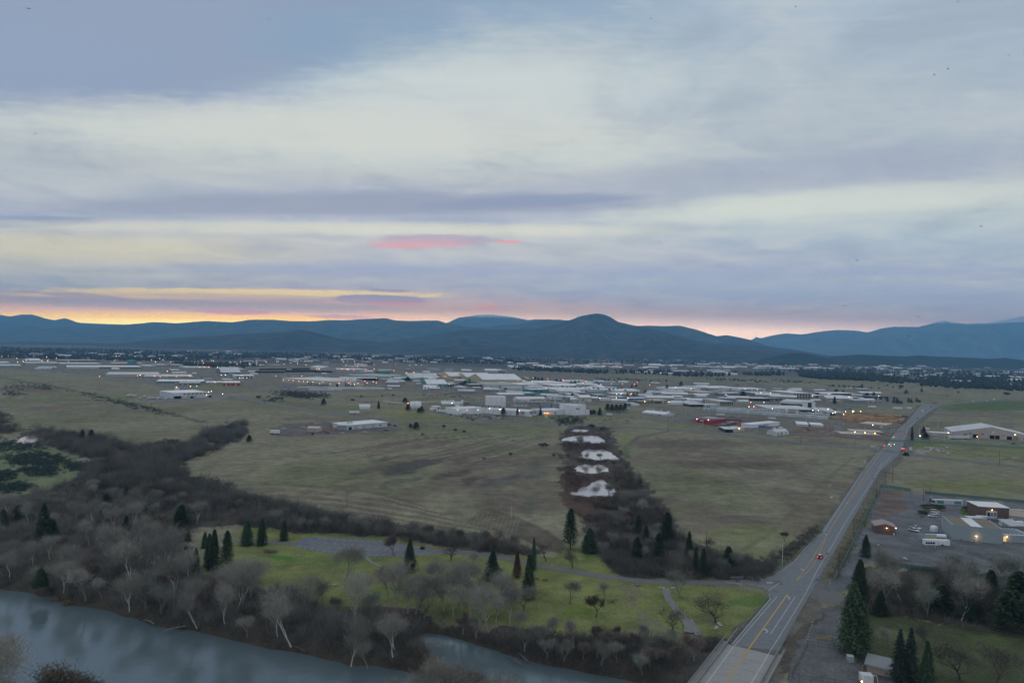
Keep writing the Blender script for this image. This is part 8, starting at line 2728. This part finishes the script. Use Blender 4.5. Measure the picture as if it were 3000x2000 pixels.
fence([(2444,1704),(2462,1706),(2490,1709)],1.6, 'low wire gate at the foot of the roadside fence', GF2, mesh=False, cat='gate')
fence([(2598,1656),(2680,1668),(2752,1674),(2850,1690),(2930,1703),(3050,1722)],2.0, 'dark green fence between plant yard and the wood', mat('dark_green_slats', (.035, .12, .11)))
fence([(2322,1984),(2350,1930),(2366,1898)],2.3, 'black iron fence on the left side of the gravel compound', DARKM, m_alpha=DARKM, pitch=2.4, mesh=False)
fence([(2366,1896),(2440,1908),(2525,1928)],2.3, 'black iron fence along the back of the gravel compound', DARKM, m_alpha=DARKM, pitch=2.4, mesh=False)
fence([(2310,1992),(2400,2005),(2480,2016)],2.3, 'black iron fence along the front of the gravel compound', DARKM, m_alpha=DARKM, pitch=2.6, mesh=False)
fence([(2594,1796),(2700,1818),(2800,1838),(2900,1852),(3020,1876)],1.5, 'pale wooden rail fence along the lower meadow', mat('rail_wood', (.16, .15, .13)), m_alpha=WOODP, mesh=False, cat='rail fence')
fence([(2560,1290),(2700,1296),(2850,1304),(3050,1318)],2.0, 'pale green fence in front of the large warehouse', mat('pale_green_slats', (.12, .26, .24)), pitch=7)
fence([(2063,1243),(2110,1250),(2160,1242),(2172,1233),(2110,1231)],2.2, 'maroon slatted fence round the vehicle yard of the red workshop', mat('maroon_slats', (.17, .035, .04)), pitch=6)
fence([(2430,1272),(2440,1278),(2590,1293),(2598,1273)],2.4, 'tan wall round the self-storage rows', wallmat('adobe', False), pitch=7, cat='wall')
fence([(2500,1212),(2660,1222),(2640,1244)],2.2, 'dark fence behind the tan lumber stacks', DARKM, pitch=7)
# yellow gate
g0, g1 = P(2391,1872), P(2435,1876)
r = empty('field_gate', g0, math.atan2((g1 - g0).y, (g1 - g0).x), 'yellow steel bar gate across the gravel lot', 'gate')
L = (g1 - g0).length
YG = mat('gate_yellow', (.45, .34, .08), .6)
for z_ in (.5, .95,1.4):
 mb = MB()
 mb.box(0, L, -.05, .05, z_ - .06, z_ + .06)
 mb.build('bar', YG, r)
for x_ in (0, L):
 mb = MB()
 mb.box(x_ - .1, x_ + .1,-.101, .101,-.2,1.75)
 mb.build('post', YG, r)
for a, b in ((.1, L / 2),(L / 2, L - .1)):
 mb = MB()
 mb.tube([(a, -.12, .5),(b, -.12,1.4)], .05,5)
 mb.build('brace', YG, r)
# bottom-right compound objects
def simplebox(name, cat, label, px, py, w, d, h, c, rz=0, legs=0, roofc=None):
 return boxthing(name, cat, label, px, py, w, d, h, c, rz, roofc=roofc, z=max(.0,0))
simplebox('transformer', 'cabinet', 'pale green utility box with sloping top between yellow bollards', 2493,1940,1.9,1.6,1.9, 'sage', -.15, roofc='pale')
wb = simplebox('well_housing', 'cabinet', 'pale flat-roofed housing with bent pipe at the bottom edge', 2542,2003,3.4,2.6,2.4, 'pale', -.15, roofc='pale')
mb = MB()
mb.tube([(1.6,1.5,2.0),(2.2,1.5,2.3),(2.9,1.4,2.2),(3.2,1.3,1.6),(3.3,1.3, .1)], .13,8)
mb.build('vent_pipe', PALEP, wb)
for k, (x, y, lb) in enumerate([(2480,1938, 'yellow bollard left of the green utility box'),(2508,1936, 'yellow bollard behind the green utility box'),(2504,1942, 'yellow bollard right of the green utility box'),(2528,1955, 'rear yellow bollard left of the brown hut'),(2526,1962, 'front yellow bollard left of the brown hut'),(2521,1988, 'yellow bollard beside the pale housing at the bottom')]):
 mb = MB()
 mb.tube([(0,0,-.1),(0,0,1.15),(0,0,1.22)],[.11, .11, .03],8)
 o = mb.build('bollard', YG)
 o.location = P(x, y)
 finish(o, 'bollard', lb, 'bollard')
# park gate arms
for (x0, y0, x1, y1, lb) in [(2137,1696,2176,1696, 'pale swing gate arm on the far side of the park road'),(2128,1710,2172,1717, 'pale swing gate arm on the near side of the park road')]:
 a, b = P(x0, y0), P(x1, y1)
 r = empty('swing_gate', a, math.atan2((b - a).y, (b - a).x), lb, 'gate')
 L = (b - a).length
 mb = MB()
 mb.tube([(0,0, .9),(L, 0,1.2)], .07,6)
 mb.tube([(L * .1,0, .6),(L, 0, .7)], .05,5)
 mb.build('arm', PALEP, r)
 for x_ in (L * .3, L):
  mb = MB()
  mb.tube([(x_, 0,-.2),(x_, 0,1.4)], .10,6)
  mb.build('post', PALEP, r)
# boulders
rb = random.Random(8)
def rock(px, py, s, label, group, name='boulder', c=(.42, .42, .40)):
 mb = MB()
 n, m_ = 7,5
 vs = []
 for i in range(m_ + 1):
  for j in range(n):
   ph, th = math.pi * i / m_, 6.2832 * j / n
   q = s * rb.uniform(.75,1.1)
   vs.append((q * math.sin(ph) * math.cos(th), q * .85 * math.sin(ph) * math.sin(th), q * .6 * math.cos(ph) + s * .35))
 mb.add(vs, [(i * n + j, (i + 1) * n + j, (i + 1) * n + (j + 1) % n, i * n + (j + 1) % n) for i in range(m_) for j in range(n)])
 o = mb.build(name, mat('pale_rock', c, .9, .2,1.0))
 o.location = P(px, py)
 finish(o, name, label, 'boulder', group)
for x, y in [(1934,1723),(1944,1725),(1968,1724),(1975,1723)]:
 rock(x, y, .75, 'pale boulder where the gravel path leaves the park road', 'boulders at the path mouth')
for x, y in [(2097,1842),(2106,1828),(2111,1833),(2100,1838)]:
 rock(x, y, .8, 'pale boulder in the small pile on the slope left of the bridge approach', 'boulders left of the bridge approach')
for k in range(26):
 x, y = rb.uniform(2700,2780), rb.uniform(1310,1333)
 rock(x, y, rb.uniform(.8,2.0), 'flat pale slab in the rubble lot right of the junction', 'slabs in the rubble lot', 'concrete_slab', (.5, .52, .54))
for k in range(12):
 rock(2385 - k * 1.6 - rb.uniform(0,4),1815 + k * 5 + rb.uniform(-3,3), .28, 'small pale stone in the line beside the gravel lot', 'stones beside the gravel lot', 'stone')
rock(2652,1638,1.4, 'pale concrete slab lying on the bare plant yard', None, 'concrete_slab', (.45, .48, .48))
rock(2528 + 45,1597, .7, 'small pale slab left on the bare yard near the bollards', None, 'concrete_slab', (.45, .45, .42))
# picnic tables and benches
def table(px, py, rz, label, c='wood'):
 r = empty('picnic_table', P(px, py), rz, label, 'picnic table')
 m = {'wood': mat('table_wood', (.20, .17, .14)), 'pale': mat('table_pale', (.38, .39, .38)), 'red': mat('table_red', (.19, .05, .04))}[c]
 mb = MB()
 mb.box(-1,1,-.4, .4, .7, .76)
 mb.build('tabletop', m, r)
 for s in (-1,1):
  mb = MB()
  mb.box(-1,1, s * .75 - .14, s * .75 + .14, .42, .47)
  mb.build('bench', m, r)
  mb = MB()
  mb.box(s * .7 - .05, s * .7 + .05,-.74, .74, .3, .38)
  mb.box(s * .7 - .05, s * .7 + .05,-.3,-.2,0, .699)
  mb.box(s * .7 - .05, s * .7 + .05, .2, .3,0, .699)
  mb.build('leg_frame', m, r)
table(1278,1694,0, 'pale picnic table left of the dark deodar', 'pale')
table(1378,1681, .5, 'pale picnic table leaning below the deodar, upper one', 'pale')
table(1354,1692, .2, 'bluish picnic table in the shade left of the deodar', 'pale')
table(1380,1702, .4, 'pale picnic table just under the dark deodar', 'pale')
table(1476,1694,0, 'pale picnic table right of the deodar', 'pale')
table(1573,1696,0, 'left red picnic bench right of the tall park cypress', 'red')
table(1597,1700, .2, 'right red picnic bench right of the tall park cypress', 'red')
table(1505,1711,0, 'small dark red bench left of the tall park cypress', 'red')
table(1868,1715, .1, 'dark wooden bench beside the park road', 'wood')
table(983,1715, .3, 'pale post-like table on the lawn below the leaning tree', 'pale')
# person-size dark kiosk in parking lot: cart
p = P(1238,1608)
r = empty('utility_cart', p, 0, 'small dark utility cart parked at the right end of the parking lot', 'cart')
mb = MB()
mb.box(-1.1,1.1,-.6, .6, .4,1.1)
mb.build('body', DARKM, r)
mb = MB()
mb.box(-.8, .8,-.6, .6,1.9,2.0)
for sx, sy in ((-.75,-.55),(.75,-.55),(-.75, .55),(.75, .55)):
 mb.tube([(sx, sy, 1.1),(sx, sy, 1.9)], .04,4)
mb.build('canopy', DARKM, r)
for sx in (-.7, .7):
 mb = MB()
 mb.tube([(sx, -.65, .3),(sx, .65, .3)], .3,10)
 mb.build('wheel', TYRE, r)
# drift logs on the bank
for i_, (x0, y0, x1, y1, lb) in enumerate([(470,1852,545,1832, 'pale fallen trunk reaching into the river, left bank'),(840,1888,895,1905, 'long pale log lying on the bank before the cottonwoods'),(1482,1918,1530,1948, 'pale driftwood log at the bend of the side channel'),
           (1510,1908,1545,1935, 'shorter driftwood log above the other at the side channel'),(420,1815,452,1826, 'short grey log at the gravel bar on the left bank')]):
 a, b = G(x0, y0,-4.3), G(x1, y1,-3.9)
 mb = MB()
 d = b - a
 mb.tube([(0,0,0), tuple(d * .5 + Vector((0,0, .4))), tuple(d)],[.12, .22, .3],6)
 for k in (.2, .35, .6):
  q = d * k + Vector((0,0, .2))
  mb.tube([tuple(q), tuple(q + Vector((rb.uniform(-1,1), rb.uniform(0,2), rb.uniform(.5,1.4))))],[.08, .02],4)
 o = mb.build('driftwood_log', BARK)
 o.location = a
 finish(o, 'driftwood_log', lb, 'log')
# conveyor beside the two-tone workshop
a = G(*T('T2', 400,892))
b = G(*T('T2', 700,905))
r = empty('conveyor', a, math.atan2((b - a).y, (b - a).x), 'long slanting conveyor rising to the two-tone field workshop', 'conveyor')
L = (b - a).length
mb = MB()
mb.tube([(0,0, .5),(L * .6,0,7),(L, 0,9.5)], .5,4)
mb.build('belt', PALEP, r)
for k in (.35, .7):
 mb = MB()
 mb.tube([(L * k, 0,0),(L * k, 0,9 * k + 1)], .2,4)
 mb.build('support', STEEL, r)
for i_, (x, y, s) in enumerate([(400,935,4.5),(470,930,4),(560,940,4.5),(620,935,3.5),(300,905,4),(680,940,4),(120,895,5),(40,890,6),(230,930,3.4)]):
 rock(*T('T2', x, y), s, 'low pale heap of material beside the two-tone field workshop', 'heaps beside the two-tone field workshop', 'gravel_heap', (.38, .40, .42))
# rows of small houses in the far town
HW = [mat('far_wall_' + str(i), c, .8, .1, .2) for i, c in enumerate([(.45, .45, .44),(.33, .30, .27),(.5, .52, .54),(.22, .24, .27)])]
HR = [mat('far_roof_' + str(i), c, .6, .1, .2) for i, c in enumerate([(.64, .67, .70),(.28, .29, .31),(.45, .46, .48),(.75, .77, .80)])]
hm = []
for i in range(8):
 mb = MB()
 L, D, h = [(16,10,3.5),(24,12,4),(12,9,3),(34,16,5),(20,9,3.5),(50,20,6),(28,14,4),(14,8,6)][i]
 mb.box(-L / 2, L / 2,0, D, 0, h, 0, top=False)
 rs = D * .16
 mb.add([(-L / 2 - .5,-.5, h),(L / 2 + .5,-.5, h),(L / 2 + .5, D / 2, h + rs),(-L / 2 - .5, D / 2, h + rs),(-L / 2 - .5, D + .5, h),(L / 2 + .5, D + .5, h)],[(0,1,2,3),(3,2,5,4),(0,3,4),(1,5,2)],1)
 o = mb.build('house', [HW[i % 4], HR[(i * 3 + 1) % 4]])
 hm.append(o.data)
 bpy.data.objects.remove(o)
rh = random.Random(21)
cnt = 0
for (x0, x1, y0, y1, n, big, lb, gr) in [
 (0,700,1030,1050,34,0, 'small pale roof among the dark trees of the far left town', 'houses of the far left town'),
 (700,1500,1044,1066,60,0, 'small pale house in the middle distance town below the hills', 'houses of the middle town'),
 (1500,2250,1065,1082,72,1, 'pale roof in the thin commercial strip below the central hill', 'roofs of the commercial strip'),
 (2250,3040,1064,1084,84,1, 'pale roof in the dense lit town belt at the right', 'roofs of the lit town belt'),
 (2600,3040,1084,1145,46,0, 'small house among trees in the right-hand suburb', 'houses of the right-hand suburb'),
 (1860,2150,1086,1100,14,0, 'small pale building beyond the brown plain', 'buildings beyond the brown plain'),
 (1700,2250,1040,1062,12,0, 'tiny pale house at the foot of the central hill', 'houses at the hill foot'),
 (1480,2060,1116,1182,44,1, 'small pale unit squeezed between the larger sheds of the industrial estate', 'small units of the industrial estate'),
 (1130,1500,1096,1152,26,1, 'small pale unit among the yards of the timber mill', 'small units of the timber mill'),
 (2050,2560,1138,1180,34,1, 'small pale unit among the offices at the right of the estate', 'small units right of the estate'),
 (560,1100,1074,1124,26,0, 'small pale shed scattered in the left part of the estate', 'small sheds of the left estate'),
 (1125,1500,1084,1095,12,0, 'low mill shed at the rear of the timber yard', 'rear mill sheds')]:
 for k in range(n):
  px, py = rh.uniform(x0, x1), rh.uniform(y0, y1)
  if x0 == 2600:
   py = y0 + (py - y0) * (.35 + .65 * (px - 2600) / 440)
  p = G(px, py)
  o = bpy.data.objects.new('house' if not big else 'building', hm[rh.choice([3,5,6,1]) if big else rh.choice([0,1,2,4,6,7,3])])
  col.objects.link(o)
  o.location = p
  o.rotation_euler = (0,0, rh.uniform(-.4, .4))
  s = rh.uniform(.9,1.6) * ((.7 if y1 in (1182,1152,1180) else 1.1) if big else (.8 if y1 == 1124 else 1.35))
  o.scale = (s, s, s)
  finish(o, o.name, lb, 'building' if big else 'house', gr)
  cnt += 1
# birds
BIRD = mat('bird_black', (.012, .012, .014), .8)
def bird(px, py, d, flap, rz, label):
 v = ray(px, py)
 p = Vector((0,0, CAMZ)) + v * (d / v.y)
 mb = MB()
 mb.tube([(0,-.22,0),(0,-.12,0),(0, .05,0),(0, .2, .01),(0, .27, .01)],[.01, .045, .06, .035, .01],6)
 mb.add([(0,-.38,0),(-.06,-.2,0),(.06,-.2,0),(0,-.2, .02)],[(0,1,3),(0,3,2),(0,2,1)])
 for s in (-1,1):
  a, b = flap, flap * .2
  pts = [(0, .1, .02),(s * .22, .14, .02 + a * .22),(s * .52, .0, .02 + a * .22 + b * .3),(s * .48,-.06, .02 + a * .22 + b * .3),(s * .2,-.08, .02 + a * .2),(0,-.1, .02)]
  pt2 = [(x, y, z + .02) for x, y, z in pts]
  f = [(0,1,4,5),(1,2,3,4)]
  mb.add(pts + pt2, f + [tuple(6 + k for k in reversed(q)) for q in f] + [(0,6,7,1),(1,7,8,2),(2,8,9,3),(3,9,10,4),(4,10,11,5)])
 o = mb.build('bird', BIRD)
 o.location = p
 o.rotation_euler = (0,0, rz)
 o.scale = (.62, .62, .62)
 finish(o, 'bird', label, 'bird')
for i_, (x, y, d, fl, rz, lb) in enumerate([
 (83,26,90, .2, .4, 'dark bird high in the top left corner of the sky'),(104,392,130, .5,1.0, 'small bird at the far left beneath the blue cloud'),(947,497,140, .3, .2, 'small bird left of another above the grey streak cloud'),(1038,487,130,0.1, .3, 'small bird right of another above the grey streak cloud'),
 (744,583,150, .4, .9, 'tiny bird over the left part of the grey streak cloud'),(1700,733,100, .8, .1, 'bird with raised wings right of the pink cloud'),(1931,710,120, .1, .2, 'gliding bird right of the centre of the sky'),(2510,762,95,-.6, .4, 'bird with drooping wings above the right hills'),
 (2473,895,95,-.7,-.3, 'bird with drooping wings just above the right hill crest'),(2403,798,130, .1, .0, 'gliding bird left above the right hills'),(2690,927,100, .1, .1, 'gliding bird low above the right mountain range'),(2875,663,90, .2, .3, 'gliding bird at the far right of the sky'),
 (2438,970,90, .1, .5, 'bird flying in front of the right mountains, left one'),(2662,984,130, .3, .5, 'bird flying in front of the right mountains, right one'),(1797,799,150, .5,1.2, 'tiny bird below the centre right sky'),(2777,203,120, .5,1.2, 'small bird high in the upper right sky'),
 (2806,2 + 4,150, .5,1.2, 'tiny bird at the very top right'),(2738,220,130, .7, .2, 'small bird of a close pair in the upper right sky'),(2331,20,130, .3, .8, 'tiny bird near the top edge right of centre'),(2229,505,150, .3, .8, 'tiny bird in the right middle sky'),(2109,778,150, .2, .8, 'tiny bird over the purple low clouds'),
 (1907,55,150, .2, .8, 'tiny bird near the top edge in the centre right'),(2885 + 70,163,150, .2, .8, 'tiny bird at the right edge high up'),(788,57,150, .2, .3, 'tiny bird in the upper dark cloud')]):
 bird(x, y, d, fl, rz, lb)
print('objects', len(bpy.data.objects),[k for k, v in _lc.items() if v > 6][:5])
